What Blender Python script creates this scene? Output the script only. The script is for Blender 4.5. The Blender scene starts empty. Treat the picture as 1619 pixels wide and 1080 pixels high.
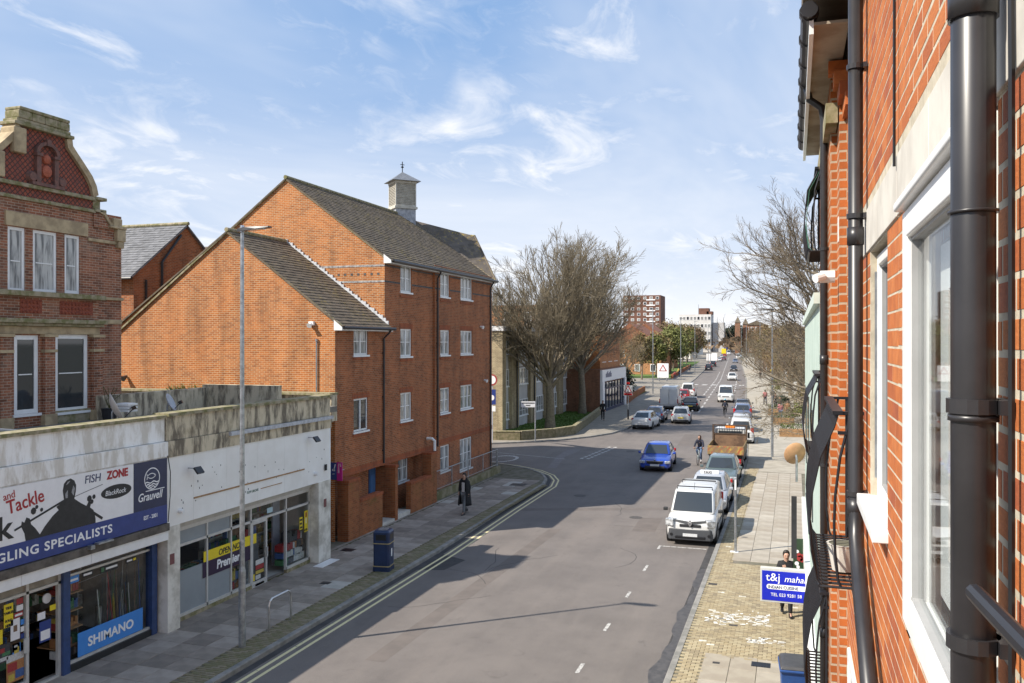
import bpy, bmesh, math, random
import numpy as np
from mathutils import Vector, Matrix
random.seed(7)
R = math.radians
scene = bpy.context.scene
COL = scene.collection
# ------------------------------------------------------------------ camera, sky, sun, exposure
# world frame: X = to the right across the street, Y = along the near stretch of the street, Z = up
cam_data = bpy.data.cameras.new('camera')
cam_data.sensor_width = 36.0
cam_data.lens = 36.0*1350/1619
cam_data.clip_start = 0.05
cam_data.clip_end = 3000
cam = bpy.data.objects.new('camera', cam_data)
cam.location = (0, 0, 7.5)
cam.rotation_euler = (R(90), 0, R(18.28))
COL.objects.link(cam)
scene.camera = cam
scene.view_settings.view_transform = 'Standard'
scene.view_settings.look = 'None'
scene.view_settings.gamma = 1
scene.view_settings.use_curve_mapping = False
scene.view_settings.exposure = 0.80
SUN_EL = R(44)
SUN = Vector((-.772*math.cos(SUN_EL), -.635*math.cos(SUN_EL), math.sin(SUN_EL))).normalized()
sl = bpy.data.lights.new('sun', 'SUN')
sl.energy = 4.4
sl.angle = R(0.5)
sl.color = (1, .93, .82)
so = bpy.data.objects.new('sun', sl)
so.rotation_euler = SUN.to_track_quat('Z', 'Y').to_euler()
so.location = (-20, -20, 40)
COL.objects.link(so)
world = bpy.data.worlds.new('World')
scene.world = world
world.use_nodes = True
def sky_nodes():
    nt = world.node_tree; N = nt.nodes; L = nt.links
    N.clear()
    def nd(t, **k):
        n = N.new(t)
        for a, b in k.items(): setattr(n, a, b)
        return n
    def mth(op, a, b=None, clamp=False):
        n = nd('ShaderNodeMath', operation=op, use_clamp=clamp)
        for i, q in enumerate((a, b)):
            if q is None: continue
            if isinstance(q, (int, float)): n.inputs[i].default_value = q
            else: L.new(q, n.inputs[i])
        return n.outputs[0]
    def mix(f, a, b):
        n = nd('ShaderNodeMix', data_type='RGBA')
        for s, q in ((0, f), (6, a), (7, b)):
            if isinstance(q, (int, float)): n.inputs[s].default_value = q
            elif isinstance(q, tuple): n.inputs[s].default_value = (*q, 1)
            else: L.new(q, n.inputs[s])
        return n.outputs[2]
    out = nd('ShaderNodeOutputWorld'); bg = nd('ShaderNodeBackground')
    bg.inputs[1].default_value = .125
    sky = nd('ShaderNodeTexSky', sky_type='NISHITA', sun_disc=False)
    sky.sun_elevation = SUN_EL
    sky.sun_rotation = math.atan2(SUN.x, SUN.y)
    sky.air_density = 1.0; sky.dust_density = 0.6; sky.ozone_density = 2.2
    tc = nd('ShaderNodeTexCoord')
    sp = nd('ShaderNodeSeparateXYZ'); L.new(tc.outputs['Generated'], sp.inputs[0])
    z = mth('MAXIMUM', sp.outputs[2], 0.0)
    den = mth('ADD', z, .16)
    cx = mth('DIVIDE', sp.outputs[0], den); cy = mth('DIVIDE', sp.outputs[1], den)
    cb = nd('ShaderNodeCombineXYZ'); L.new(cx, cb.inputs[0]); L.new(cy, cb.inputs[1])
    mp = nd('ShaderNodeMapping'); L.new(cb.outputs[0], mp.inputs[0])
    mp.inputs['Rotation'].default_value = (0, 0, R(-38)); mp.inputs['Scale'].default_value = (1.5, 1.05, 1)
    mp.inputs['Location'].default_value = (5.3, .55, 0)
    def noise(scale, detail, rough, dist):
        n = nd('ShaderNodeTexNoise'); n.inputs['Scale'].default_value = scale; n.inputs['Detail'].default_value = detail
        n.inputs['Roughness'].default_value = rough; n.inputs['Distortion'].default_value = dist
        L.new(mp.outputs[0], n.inputs['Vector']); return n.outputs['Fac']
    def ramp(v, a, b):
        n = nd('ShaderNodeMapRange', interpolation_type='SMOOTHSTEP'); n.inputs[1].default_value = a; n.inputs[2].default_value = b
        L.new(v, n.inputs[0]); return n.outputs[0]
    big = ramp(noise(.8, 4, .55, .4), .34, .58)
    wisp = ramp(noise(2.1, 10, .60, 1.0), .40, .78)
    cl = mth('MULTIPLY', big, wisp)
    fine = ramp(noise(6.5, 8, .65, .8), .42, .8)
    cl = mth('ADD', cl, mth('MULTIPLY', fine, .22), True)
    veil = mth('MULTIPLY', ramp(noise(.55, 5, .6, .6), .30, .76), .42)
    low = mth('POWER', mth('SUBTRACT', 1.0, z), 4.6)          # paler, milkier air towards the horizon all round
    low = mth('MULTIPLY', low, .92)
    cl = mth('MAXIMUM', cl, veil)
    cl = mth('SUBTRACT', 1.0, mth('MULTIPLY', mth('SUBTRACT', 1.0, cl), mth('SUBTRACT', 1.0, low)))
    blue = mix(.88, sky.outputs[0], (.62, 1.62, 3.35))
    c = mix(cl, blue, (5.1, 5.1, 5.15))
    L.new(c, bg.inputs[0]); L.new(bg.outputs[0], out.inputs[0])
sky_nodes()

# ------------------------------------------------------------------ materials
MATS = {}
def _new(name):
    m = bpy.data.materials.new(name); m.use_nodes = True
    nt = m.node_tree; b = nt.nodes['Principled BSDF']
    return m, nt, b
def lk(nt, a, b): nt.links.new(a, b)
def coords(nt, uv=False, scale=1.0):
    tc = nt.nodes.new('ShaderNodeTexCoord')
    mp = nt.nodes.new('ShaderNodeMapping')
    mp.inputs['Scale'].default_value = (scale,)*3 if not isinstance(scale, tuple) else scale
    if uv:
        u = nt.nodes.new('ShaderNodeUVMap'); u.uv_map = 'UVMap'; lk(nt, u.outputs[0], mp.inputs[0])
    else: lk(nt, tc.outputs['Object'], mp.inputs[0])
    return mp.outputs[0]
def tnoise(nt, vec, scale, detail=4, rough=.55, dist=0):
    n = nt.nodes.new('ShaderNodeTexNoise'); n.inputs['Scale'].default_value = scale
    n.inputs['Detail'].default_value = detail; n.inputs['Roughness'].default_value = rough; n.inputs['Distortion'].default_value = dist
    lk(nt, vec, n.inputs['Vector']); return n.outputs['Fac']
def tramp(nt, v, a, b, lo=0, hi=1):
    n = nt.nodes.new('ShaderNodeMapRange'); n.interpolation_type = 'SMOOTHSTEP'
    for i, q in zip((1, 2, 3, 4), (a, b, lo, hi)): n.inputs[i].default_value = q
    lk(nt, v, n.inputs[0]); return n.outputs[0]
def tmix(nt, f, a, b, mode='MIX'):
    n = nt.nodes.new('ShaderNodeMix'); n.data_type = 'RGBA'; n.blend_type = mode
    for s, q in ((0, f), (6, a), (7, b)):
        if isinstance(q, (int, float)): n.inputs[s].default_value = q
        elif isinstance(q, tuple): n.inputs[s].default_value = (*q, 1)
        else: lk(nt, q, n.inputs[s])
    return n.outputs[2]
def tmul(nt, a, b, op='MULTIPLY'):
    n = nt.nodes.new('ShaderNodeMath'); n.operation = op
    for i, q in enumerate((a, b)):
        if isinstance(q, (int, float)): n.inputs[i].default_value = q
        else: lk(nt, q, n.inputs[i])
    return n.outputs[0]
def bump(nt, b, h, strength=.3, dist=.01):
    n = nt.nodes.new('ShaderNodeBump'); n.inputs['Strength'].default_value = strength; n.inputs['Distance'].default_value = dist
    lk(nt, h, n.inputs['Height']); lk(nt, n.outputs[0], b.inputs['Normal'])
def mat(name, col, rough=.6, metal=0, var=.18, nscale=6, bumps=0, col2=None, coat=0, spec=None, lo=.35, hi=.65, detail=5):
    """plain procedural material: a colour that wanders between two tones, some relief"""
    if name in MATS: return MATS[name]
    m, nt, b = _new(name)
    b.inputs['Roughness'].default_value = rough; b.inputs['Metallic'].default_value = metal
    if coat: b.inputs['Coat Weight'].default_value = coat; b.inputs['Coat Roughness'].default_value = .04
    if spec is not None: b.inputs['Specular IOR Level'].default_value = spec
    if var or col2:
        vec = coords(nt)
        f = tramp(nt, tnoise(nt, vec, nscale, detail, .6), lo, hi)
        c2 = col2 or tuple(c*(1-var) for c in col)
        lk(nt, tmix(nt, f, col, c2), b.inputs['Base Color'])
        if bumps: bump(nt, b, tnoise(nt, vec, nscale*6, 6, .7), bumps, .01)
    else: b.inputs['Base Color'].default_value = (*col, 1)
    MATS[name] = m; return m
def brickmat(name, c1, c2, mortar, w=.225, h=.075, ms=.007, dark=.35, stain=(.1, .08, .06), stain_amt=.25, extra=None, rough=.85, off=.5):
    if name in MATS: return MATS[name]
    m, nt, b = _new(name)
    vec = coords(nt, True)
    br = nt.nodes.new('ShaderNodeTexBrick'); lk(nt, vec, br.inputs['Vector'])
    br.offset = off
    for k, v in (('Scale', 1), ('Mortar Size', ms), ('Mortar Smooth', .15), ('Bias', -.15), ('Brick Width', w), ('Row Height', h)): br.inputs[k].default_value = v
    br.inputs['Color1'].default_value = (*c1, 1); br.inputs['Color2'].default_value = (*c2, 1); br.inputs['Mortar'].default_value = (*mortar, 1)
    wn = nt.nodes.new('ShaderNodeTexWhiteNoise'); wn.noise_dimensions = '2D'
    # some bricks are burnt darker: second brick texture with the same layout
    b2 = nt.nodes.new('ShaderNodeTexBrick'); lk(nt, vec, b2.inputs['Vector']); b2.offset = off
    for k, v in (('Scale', 1), ('Mortar Size', 0), ('Bias', -.55), ('Brick Width', w), ('Row Height', h)): b2.inputs[k].default_value = v
    b2.inputs['Color1'].default_value = (1, 1, 1, 1); b2.inputs['Color2'].default_value = (1-dark,)*3 + (1,)
    nt.nodes.remove(wn)
    c = tmix(nt, 1.0, br.outputs['Color'], b2.outputs['Color'], 'MULTIPLY')
    big = tramp(nt, tnoise(nt, vec, .55, 6, .65, .4), .48, .72)
    c = tmix(nt, tmul(nt, big, stain_amt), c, stain)
    fine = tnoise(nt, vec, 35, 4, .7)
    c = tmix(nt, tramp(nt, fine, .3, .75, 0, .12), c, tuple(min(1, x*1.5) for x in c1))
    sv = nt.nodes.new('ShaderNodeMapping'); sv.inputs['Scale'].default_value = (1, .12, 1); lk(nt, vec, sv.inputs[0])
    st = tramp(nt, tnoise(nt, sv.outputs[0], 1.7, 6, .65), .38, .70); c = tmix(nt, tmul(nt, st, .34), c, (.035, .025, .02))      # rain streaks
    c = tmix(nt, tramp(nt, tnoise(nt, vec, .9, 4, .6), .42, .7, 0, .22), c, tuple(min(1, x*1.6) for x in c1))                 # paler areas
    if extra: c = extra(nt, vec, c)
    lk(nt, c, b.inputs['Base Color']); b.inputs['Roughness'].default_value = rough
    b.inputs['Specular IOR Level'].default_value = .25
    inv = tmul(nt, 1.0, br.outputs['Fac'], 'SUBTRACT')
    bump(nt, b, tmul(nt, inv, tmul(nt, fine, .3), 'ADD'), .7, .012)
    MATS[name] = m; return m
def glassmat(name, col=(.03, .035, .04), rough=.03, curtain=None):
    if name in MATS: return MATS[name]
    m, nt, b = _new(name)
    b.inputs['Roughness'].default_value = rough; b.inputs['Specular IOR Level'].default_value = .8
    if curtain:
        vec = coords(nt, False, (9, 1.1, 9))
        f = tramp(nt, tnoise(nt, vec, .9, 3, .6, .3), .36, .62)
        lk(nt, tmix(nt, f, col, curtain), b.inputs['Base Color'])
    else: b.inputs['Base Color'].default_value = (*col, 1)
    MATS[name] = m; return m
def clearglass(name, tint=(.93, .95, .95), refl=.0, ior=1.35):
    if name in MATS: return MATS[name]
    m = bpy.data.materials.new(name); m.use_nodes = True; nt = m.node_tree; nt.nodes.clear()
    o = nt.nodes.new('ShaderNodeOutputMaterial'); mx = nt.nodes.new('ShaderNodeMixShader')
    t = nt.nodes.new('ShaderNodeBsdfTransparent'); t.inputs[0].default_value = (*tint, 1)
    gl = nt.nodes.new('ShaderNodeBsdfGlossy'); gl.inputs['Roughness'].default_value = .02
    fr = nt.nodes.new('ShaderNodeFresnel'); ge = nt.nodes.new('ShaderNodeNewGeometry')
    lk(nt, tmul(nt, ior, tmul(nt, ge.outputs['Backfacing'], ior-1/ior), 'SUBTRACT'), fr.inputs[0])      # same reflectance from both sides of the thin pane
    lk(nt, tmul(nt, fr.outputs[0], refl, 'ADD'), mx.inputs[0]); lk(nt, t.outputs[0], mx.inputs[1]); lk(nt, gl.outputs[0], mx.inputs[2])
    lk(nt, mx.outputs[0], o.inputs[0])
    MATS[name] = m; return m
def slatemat(name, base, lichen=.35, lcol=(.30, .26, .06)):
    if name in MATS: return MATS[name]
    m, nt, b = _new(name)
    vec = coords(nt, True)
    br = nt.nodes.new('ShaderNodeTexBrick'); lk(nt, vec, br.inputs['Vector'])
    for k, v in (('Scale', 1), ('Mortar Size', 0), ('Bias', 0), ('Brick Width', .25), ('Row Height', .2)): br.inputs[k].default_value = v
    br.inputs['Color1'].default_value = (*base, 1); br.inputs['Color2'].default_value = (*(x*1.6 for x in base), 1)
    f = tramp(nt, tnoise(nt, vec, 5, 7, .8, .3), .52, .62); big = tramp(nt, tnoise(nt, vec, .5, 3, .5), .42, .66)
    c = tmix(nt, tmul(nt, tmul(nt, f, big), min(1.0, lichen*2.2)), br.outputs['Color'], lcol)
    pale = tramp(nt, tnoise(nt, vec, 4, 6, .7), .55, .75, 0, .4)
    c = tmix(nt, pale, c, (.27, .25, .23))
    lk(nt, c, b.inputs['Base Color']); b.inputs['Roughness'].default_value = .8; b.inputs['Specular IOR Level'].default_value = .2
    bump(nt, b, tnoise(nt, vec, 30, 4, .7), .35, .006)
    MATS[name] = m; return m
M = {}
M['white'] = mat('white_frame', (.78, .78, .77), .35, var=.06)
M['black'] = mat('black_paint', (.012, .012, .014), .35, var=.1)
M['dark'] = mat('dark_void', (.02, .02, .022), .8, var=.1)
M['galv'] = mat('galvanised_steel', (.42, .44, .46), .42, .75, var=.35, nscale=9)
M['steel'] = mat('stainless_steel', (.6, .6, .6), .28, .9, var=.1)
M['alu'] = mat('aluminium_frame', (.62, .61, .58), .4, .3, var=.12)
M['pipe'] = mat('black_plastic_pipe', (.03, .029, .032), .36, var=.3, nscale=4)
M['iron'] = mat('wrought_iron', (.018, .019, .024), .42, .2, var=.2)
M['stone'] = mat('bath_stone', (.46, .36, .22), .85, col2=(.30, .23, .14), nscale=3, bumps=.3)
M['mossstone'] = mat('mossy_stone', (.34, .29, .2), .9, col2=(.16, .15, .06), nscale=5, bumps=.5)
M['concrete'] = mat('lintel_concrete', (.60, .57, .51), .8, col2=(.48, .45, .40), nscale=3, bumps=.12)
def streaked(name, c, c2, c3):
    m, nt, b = _new(name); vec = coords(nt, False, (1, 1, .28)); v2 = coords(nt)
    f = tramp(nt, tnoise(nt, vec, 3.4, 9, .68, .2), .42, .60); q = tmix(nt, tmul(nt, f, .85), c, c2)
    q = tmix(nt, tramp(nt, tnoise(nt, v2, 1.3, 7, .7), .5, .7, 0, .6), q, c3)
    lk(nt, q, b.inputs['Base Color']); b.inputs['Roughness'].default_value = .9; bump(nt, b, tnoise(nt, v2, 14, 6, .7), .4, .01); return m
M['render'] = streaked('dirty_render', (.58, .50, .36), (.085, .068, .05), (.33, .27, .17))
M['whiterender'] = streaked('white_render', (.84, .83, .80), (.56, .52, .45), (.78, .76, .73))
M['glass'] = glassmat('window_glass', (.035, .04, .045))
M['curtain'] = glassmat('window_glass_curtains', (.05, .055, .06), .05, (.42, .42, .4))
M['carglass'] = glassmat('car_glass', (.034, .040, .046), .02)
M['clear'] = clearglass('shop_glass'); M['nearglass'] = clearglass('near_window_glass', ior=1.12)
M['tyre'] = mat('tyre_rubber', (.012, .012, .012), .85, var=.2)
M['rim'] = mat('alloy_rim', (.42, .43, .44), .35, .8, var=.1)
M['trim'] = mat('black_trim', (.025, .026, .028), .6, var=.15)
M['lamp'] = mat('headlamp_lens', (.66, .68, .70), .08, .25, var=.6, nscale=9)
M['red'] = mat('red_lens', (.42, .012, .015), .15, var=.2, nscale=12)
M['orange'] = mat('amber_lens', (.75, .22, .02), .2, var=.1)
M['plate_w'] = mat('white_plate', (.62, .63, .64), .45, var=.12, nscale=20)
M['plate_y'] = mat('yellow_plate', (.70, .52, .04), .45, var=.12, nscale=20)
M['skin'] = mat('skin', (.48, .28, .20), .6, var=.1)
M['hair'] = mat('dark_hair', (.02, .014, .010), .55, var=.3, nscale=30)
M['lead'] = mat('lead_flashing', (.50, .52, .55), .55, .2, col2=(.36, .37, .40), nscale=8, bumps=.2)
M['moss'] = mat('moss', (.10, .10, .025), .95, col2=(.05, .05, .02), nscale=20, bumps=.6)
def paint(name, col, rough=.22, var=.04): return mat(name, col, rough, var=var, nscale=3, coat=.6)

# ------------------------------------------------------------------ mesh helpers
class MB:
    """collects faces, builds ONE mesh object with metric UVs"""
    def __init__(s): s.v = []; s.f = []; s.m = []
    def add(s, vs, fs, mi=0):
        o = len(s.v); s.v += [tuple(p) for p in vs]
        for f in fs: s.f.append(tuple(i+o for i in f)); s.m.append(mi)
        return s
    def quad(s, a, b, c, d, mi=0): return s.add([a, b, c, d], [(0, 1, 2, 3)], mi)
    def poly(s, pts, mi=0): return s.add(pts, [tuple(range(len(pts)))], mi)
    def box(s, x0, x1, y0, y1, z0, z1, mi=0):
        if x0 > x1: x0, x1 = x1, x0
        if y0 > y1: y0, y1 = y1, y0
        if z0 > z1: z0, z1 = z1, z0
        v = [(x0,y0,z0),(x1,y0,z0),(x1,y1,z0),(x0,y1,z0),(x0,y0,z1),(x1,y0,z1),(x1,y1,z1),(x0,y1,z1)]
        return s.add(v, [(3,2,1,0),(4,5,6,7),(0,1,5,4),(1,2,6,5),(2,3,7,6),(3,0,4,7)], mi)
    def obox(s, M4, sx, sy, sz, mi=0):
        v = [M4 @ Vector((x*sx/2, y*sy/2, z*sz/2)) for z in (-1, 1) for x, y in ((-1,-1),(1,-1),(1,1),(-1,1))]
        return s.add(v, [(3,2,1,0),(4,5,6,7),(0,1,5,4),(1,2,6,5),(2,3,7,6),(3,0,4,7)], mi)
    def tube(s, pts, r, n=8, mi=0, caps=True):
        pts = [Vector(p) for p in pts]
        if not isinstance(r, (list, tuple)): r = [r]*len(pts)
        rings = []; prev = None
        for i, p in enumerate(pts):
            d = (pts[min(i+1, len(pts)-1)] - pts[max(i-1, 0)]).normalized()
            if prev is None:
                a = d.orthogonal().normalized()
            else:
                a = (prev - d*prev.dot(d)); a = a.normalized() if a.length > 1e-6 else d.orthogonal().normalized()
            prev = a; b = d.cross(a)
            rings.append([p + (a*math.cos(t) + b*math.sin(t))*r[i] for t in (2*math.pi*k/n for k in range(n))])
        vs = [q for rg in rings for q in rg]; fs = []
        for i in range(len(rings)-1):
            for k in range(n): fs.append((i*n+k, i*n+(k+1)%n, (i+1)*n+(k+1)%n, (i+1)*n+k))
        if caps: fs.append(tuple(reversed(range(n)))); fs.append(tuple((len(rings)-1)*n+k for k in range(n)))
        return s.add(vs, fs, mi)
    def prism(s, out, axis, a, b, mi=0):
        """outline of 2-D points extruded along axis 'x','y' or 'z' from a to b"""
        def P(p, t): return {'x': (t, p[0], p[1]), 'y': (p[0], t, p[1]), 'z': (p[0], p[1], t)}[axis]
        n = len(out); v = [P(p, a) for p in out] + [P(p, b) for p in out]
        area = sum(out[i][0]*out[(i+1) % n][1]-out[(i+1) % n][0]*out[i][1] for i in range(n))
        if (area > 0) == (axis == 'y'): v = [P(p, a) for p in reversed(out)] + [P(p, b) for p in reversed(out)]
        if b < a: v = v[n:] + v[:n]
        return s.add(v, [tuple(reversed(range(n))), tuple(range(n, 2*n))] + [(i, (i+1) % n, (i+1) % n+n, i+n) for i in range(n)], mi)
    def disc(s, c, r, axis, n=20, mi=0):
        c = Vector(c); ax = Vector(axis).normalized(); a = ax.orthogonal().normalized(); b = ax.cross(a)
        return s.poly([c + (a*math.cos(t)+b*math.sin(t))*r for t in (2*math.pi*k/n for k in range(n))], mi)
    def loft(s, rings, mi=0, closed=True, caps=True):
        n = len(rings[0]); vs = [q for r in rings for q in r]; fs = []
        for i in range(len(rings)-1):
            for k in range(n if closed else n-1): fs.append((i*n+k, i*n+(k+1) % n, (i+1)*n+(k+1) % n, (i+1)*n+k))
        if caps: fs.append(tuple(reversed(range(n)))); fs.append(tuple((len(rings)-1)*n+k for k in range(n)))
        return s.add(vs, fs, mi)
    def mesh(s, name, mats):
        me = bpy.data.meshes.new(name); me.from_pydata(s.v, [], s.f)
        for m in (mats if isinstance(mats, (list, tuple)) else [mats]): me.materials.append(m)
        if s.m: me.polygons.foreach_set('material_index', s.m)
        uvmap(me); return me
    def build(s, name, mats, parent=None, smooth=False, loc=None, bevel=0, segs=2, subsurf=0, angle=None):
        o = bpy.data.objects.new(name, s.mesh(name, mats)); COL.objects.link(o)
        if parent: o.parent = parent
        if loc: o.location = loc
        if smooth or subsurf: o.data.polygons.foreach_set('use_smooth', [True]*len(o.data.polygons))
        if bevel:
            b = o.modifiers.new('bevel', 'BEVEL'); b.width = bevel; b.segments = segs; b.limit_method = 'ANGLE'; b.angle_limit = R(35)
            o.data.polygons.foreach_set('use_smooth', [True]*len(o.data.polygons))
            w = o.modifiers.new('wn', 'WEIGHTED_NORMAL')
        if subsurf:
            q = o.modifiers.new('subd', 'SUBSURF'); q.levels = subsurf; q.render_levels = subsurf
        return o
def parts(mb, name, mats, parent, origin=None):
    """one object per connected piece collected in mb"""
    groups = {}
    par = list(range(len(mb.v)))
    def find(i):
        while par[i] != i: par[i] = par[par[i]]; i = par[i]
        return i
    for f in mb.f:
        for i in f[1:]: par[find(i)] = find(f[0])
    for k, f in enumerate(mb.f): groups.setdefault(find(f[0]), []).append(k)
    out = []
    for ks in groups.values():
        m = MB(); mp = {}
        for k in ks:
            for i in mb.f[k]:
                if i not in mp: mp[i] = len(m.v); m.v.append(mb.v[i])
            m.f.append(tuple(mp[i] for i in mb.f[k])); m.m.append(mb.m[k])
        out.append(m.build(name, mats, parent))
    return out
def uvmap(me):
    nl = len(me.loops)
    if not nl: return
    co = np.empty(len(me.vertices)*3, 'f4'); me.vertices.foreach_get('co', co); co = co.reshape(-1, 3)
    vi = np.empty(nl, 'i4'); me.loops.foreach_get('vertex_index', vi)
    lt = np.empty(len(me.polygons), 'i4'); me.polygons.foreach_get('loop_total', lt)
    nr = np.empty(len(me.polygons)*3, 'f4'); me.polygons.foreach_get('normal', nr); nr = nr.reshape(-1, 3)
    n = np.repeat(nr, lt, 0)
    t = np.stack([-n[:, 1], n[:, 0], np.zeros(nl)], 1); ln = np.linalg.norm(t, axis=1); flat = ln < .15
    t[flat] = (1, 0, 0); t = t/np.maximum(np.linalg.norm(t, axis=1), 1e-6)[:, None]
    b = np.cross(n, t); p = co[vi]
    uv = np.stack([(p*t).sum(1), (p*b).sum(1)], 1).astype('f4')
    l = me.uv_layers.new(name='UVMap'); l.data.foreach_set('uv', uv.ravel())
def tag(o, label=None, cat=None, group=None, kind=None):
    if label: o['label'] = label
    if cat: o['category'] = cat
    if group: o['group'] = group
    if kind: o['kind'] = kind
    return o
def empty(name, loc=(0, 0, 0), rz=0, label=None, cat=None, group=None):
    o = bpy.data.objects.new(name, None); o.empty_display_size = .3; COL.objects.link(o)
    o.location = loc; o.rotation_euler = (0, 0, rz)
    return tag(o, label, cat, group)
KIDS = {}
def copy_tree(o, parent=None, label=None):
    c = o.copy(); COL.objects.link(c); c.parent = parent
    if label: c['label'] = label
    for ch in o.children: copy_tree(ch, c)
    return c
def text(body, size, m, parent=None, loc=(0, 0, 0), face='+x', name='lettering', align='LEFT', shear=0, sx=1.0, rot=0, ext=.004, bold=0, spacing=1):
    """raised flat lettering; face = direction the lettering looks towards"""
    cu = bpy.data.curves.new('t', 'FONT'); cu.body = body; cu.size = size; cu.align_x = align; cu.shear = shear
    cu.extrude = ext; cu.offset = bold; cu.resolution_u = 3; cu.space_character = spacing
    t = bpy.data.objects.new('t', cu); COL.objects.link(t)
    me = bpy.data.meshes.new_from_object(t.evaluated_get(bpy.context.evaluated_depsgraph_get()))
    bpy.data.objects.remove(t); me.materials.clear(); me.materials.append(m); me.name = name
    o = bpy.data.objects.new(name, me); COL.objects.link(o)
    base = {'+x': Matrix(((0, 0, 1), (1, 0, 0), (0, 1, 0))), '-y': Matrix(((1, 0, 0), (0, 0, -1), (0, 1, 0))),
            '+z': Matrix.Identity(3), '+y': Matrix(((-1, 0, 0), (0, 0, 1), (0, 1, 0)))}[face].to_4x4()
    o.matrix_local = Matrix.Translation(loc) @ base @ Matrix.Rotation(rot, 4, 'Z') @ Matrix.Diagonal((sx, 1, 1, 1))
    if parent: o.parent = parent
    return o
# ------------------------------------------------------------------ ground, roads, pavements
def sheet(name, pts, z, m, parent=None, top=True):
    me = bpy.data.meshes.new(name); bm = bmesh.new()
    f = bm.faces.new([bm.verts.new((p[0], p[1], z)) for p in pts]); bm.normal_update()
    if f.normal.z < 0: f.normal_flip()
    bmesh.ops.triangulate(bm, faces=[f]); bm.to_mesh(me); bm.free(); me.materials.append(m); uvmap(me)
    o = bpy.data.objects.new(name, me); COL.objects.link(o)
    if parent: o.parent = parent
    else: o['kind'] = 'structure'
    return o
def asphaltmat():
    m, nt, b = _new('asphalt'); vec = coords(nt)
    tr = nt.nodes.new('ShaderNodeMapping'); tr.inputs['Scale'].default_value = (1.0, .12, 1); lk(nt, vec, tr.inputs[0])
    c = tmix(nt, tramp(nt, tnoise(nt, vec, .5, 8, .7), .35, .65), (.148, .129, .117), (.110, .096, .088))
    c = tmix(nt, tramp(nt, tnoise(nt, tr.outputs[0], 1.1, 5, .6), .42, .7, 0, .45), c, (.19, .162, .143))
    c = tmix(nt, tramp(nt, tnoise(nt, vec, 1.6, 9, .75, .8), .56, .70, 0, .6), c, (.068, .06, .055))
    c = tmix(nt, tramp(nt, tnoise(nt, vec, 38, 5, .8), .40, .66, 0, .55), c, (.20, .175, .16))
    lk(nt, c, b.inputs['Base Color']); b.inputs['Roughness'].default_value = .82
    bump(nt, b, tnoise(nt, vec, 90, 4, .8), .7, .01); return m
M['asphalt'] = asphaltmat()
M['patch'] = mat('asphalt_patch', (.055, .052, .052), .9, var=.3, nscale=3, bumps=.3)
M['palepatch'] = mat('pale_asphalt_patch', (.19, .17, .165), .85, var=.2, nscale=3, bumps=.3)
M['earth'] = mat('earth', (.12, .11, .08), .95, col2=(.08, .085, .05), nscale=.3)
M['pave_base'] = mat('paving_joint', (.17, .15, .115), .95, col2=(.10, .095, .06), nscale=2.5, bumps=.2)
M['pave_far'] = mat('far_pavement', (.27, .24, .20), .9, col2=(.20, .18, .15), nscale=1.2)
M['kerb'] = mat('kerb_stone', (.27, .255, .235), .85, col2=(.17, .165, .15), nscale=2.5, bumps=.2)
def wornpaint(name, col, gap):
    m, nt, b = _new(name); vec = coords(nt)
    f = tramp(nt, tnoise(nt, vec, 9, 6, .75), gap, gap+.12)
    lk(nt, tmix(nt, f, col, (.14, .13, .125)), b.inputs['Base Color']); b.inputs['Roughness'].default_value = .75
    return m
M['yellow'] = wornpaint('yellow_line_paint', (.66, .58, .33), .56)
M['line'] = wornpaint('white_line_paint', (.47, .455, .43), .48)
M['grass'] = mat('lawn', (.10, .17, .025), .95, col2=(.06, .11, .018), nscale=3, bumps=.7)

ground = sheet('ground', [(-2000, -1000), (2000, -1000), (2000, 2500), (-2000, 2500)], -.06, M['earth'])
CL = [(-7.35, -60), (-7.35, 42), (-7.6, 55), (-8.3, 66), (-10.0, 100), (-13.6, 171), (-22.5, 310), (-36.0, 522), (-52, 760)]
HW = [4.62, 4.62, 4.7, 4.9, 4.75, 4.75, 4.75, 4.75, 4.75]
def cl(u):
    for i in range(len(CL)-1):
        if u <= CL[i+1][1] or i == len(CL)-2:
            t = (u-CL[i][1])/(CL[i+1][1]-CL[i][1]); return CL[i][0]+t*(CL[i+1][0]-CL[i][0]), HW[i]+t*(HW[i+1]-HW[i])
def dirat(u):
    return math.atan2(-(cl(u+5)[0]-cl(u-5)[0]), 10)
KERBN = [(-11.97, -60), (-11.97, 28), (-12.2, 36), (-12.3, 42.6), (-12.65, 44.4), (-13.3, 45.9), (-14.4, 47.3), (-16, 48.5), (-18, 49.4), (-21, 50.0), (-80, 51.5)]
KERBF = [(-80, 60.0), (-21, 58.6), (-18.6, 60.4), (-16.6, 62.6), (-15.0, 65.4), (-14.0, 68.2), (-13.5, 72), (-13.75, 78)] + [(cl(u)[0]-cl(u)[1]-.15, u) for u in (100, 171, 310, 522, 760)]
KERBR = [(-2.7, -60), (-2.7, 42)] + [(cl(u)[0]+cl(u)[1], u) for u in (55, 66, 100, 171, 310, 522, 760)]
road = sheet('road', KERBN + KERBF + KERBR[::-1], 0, M['asphalt'])
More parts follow.
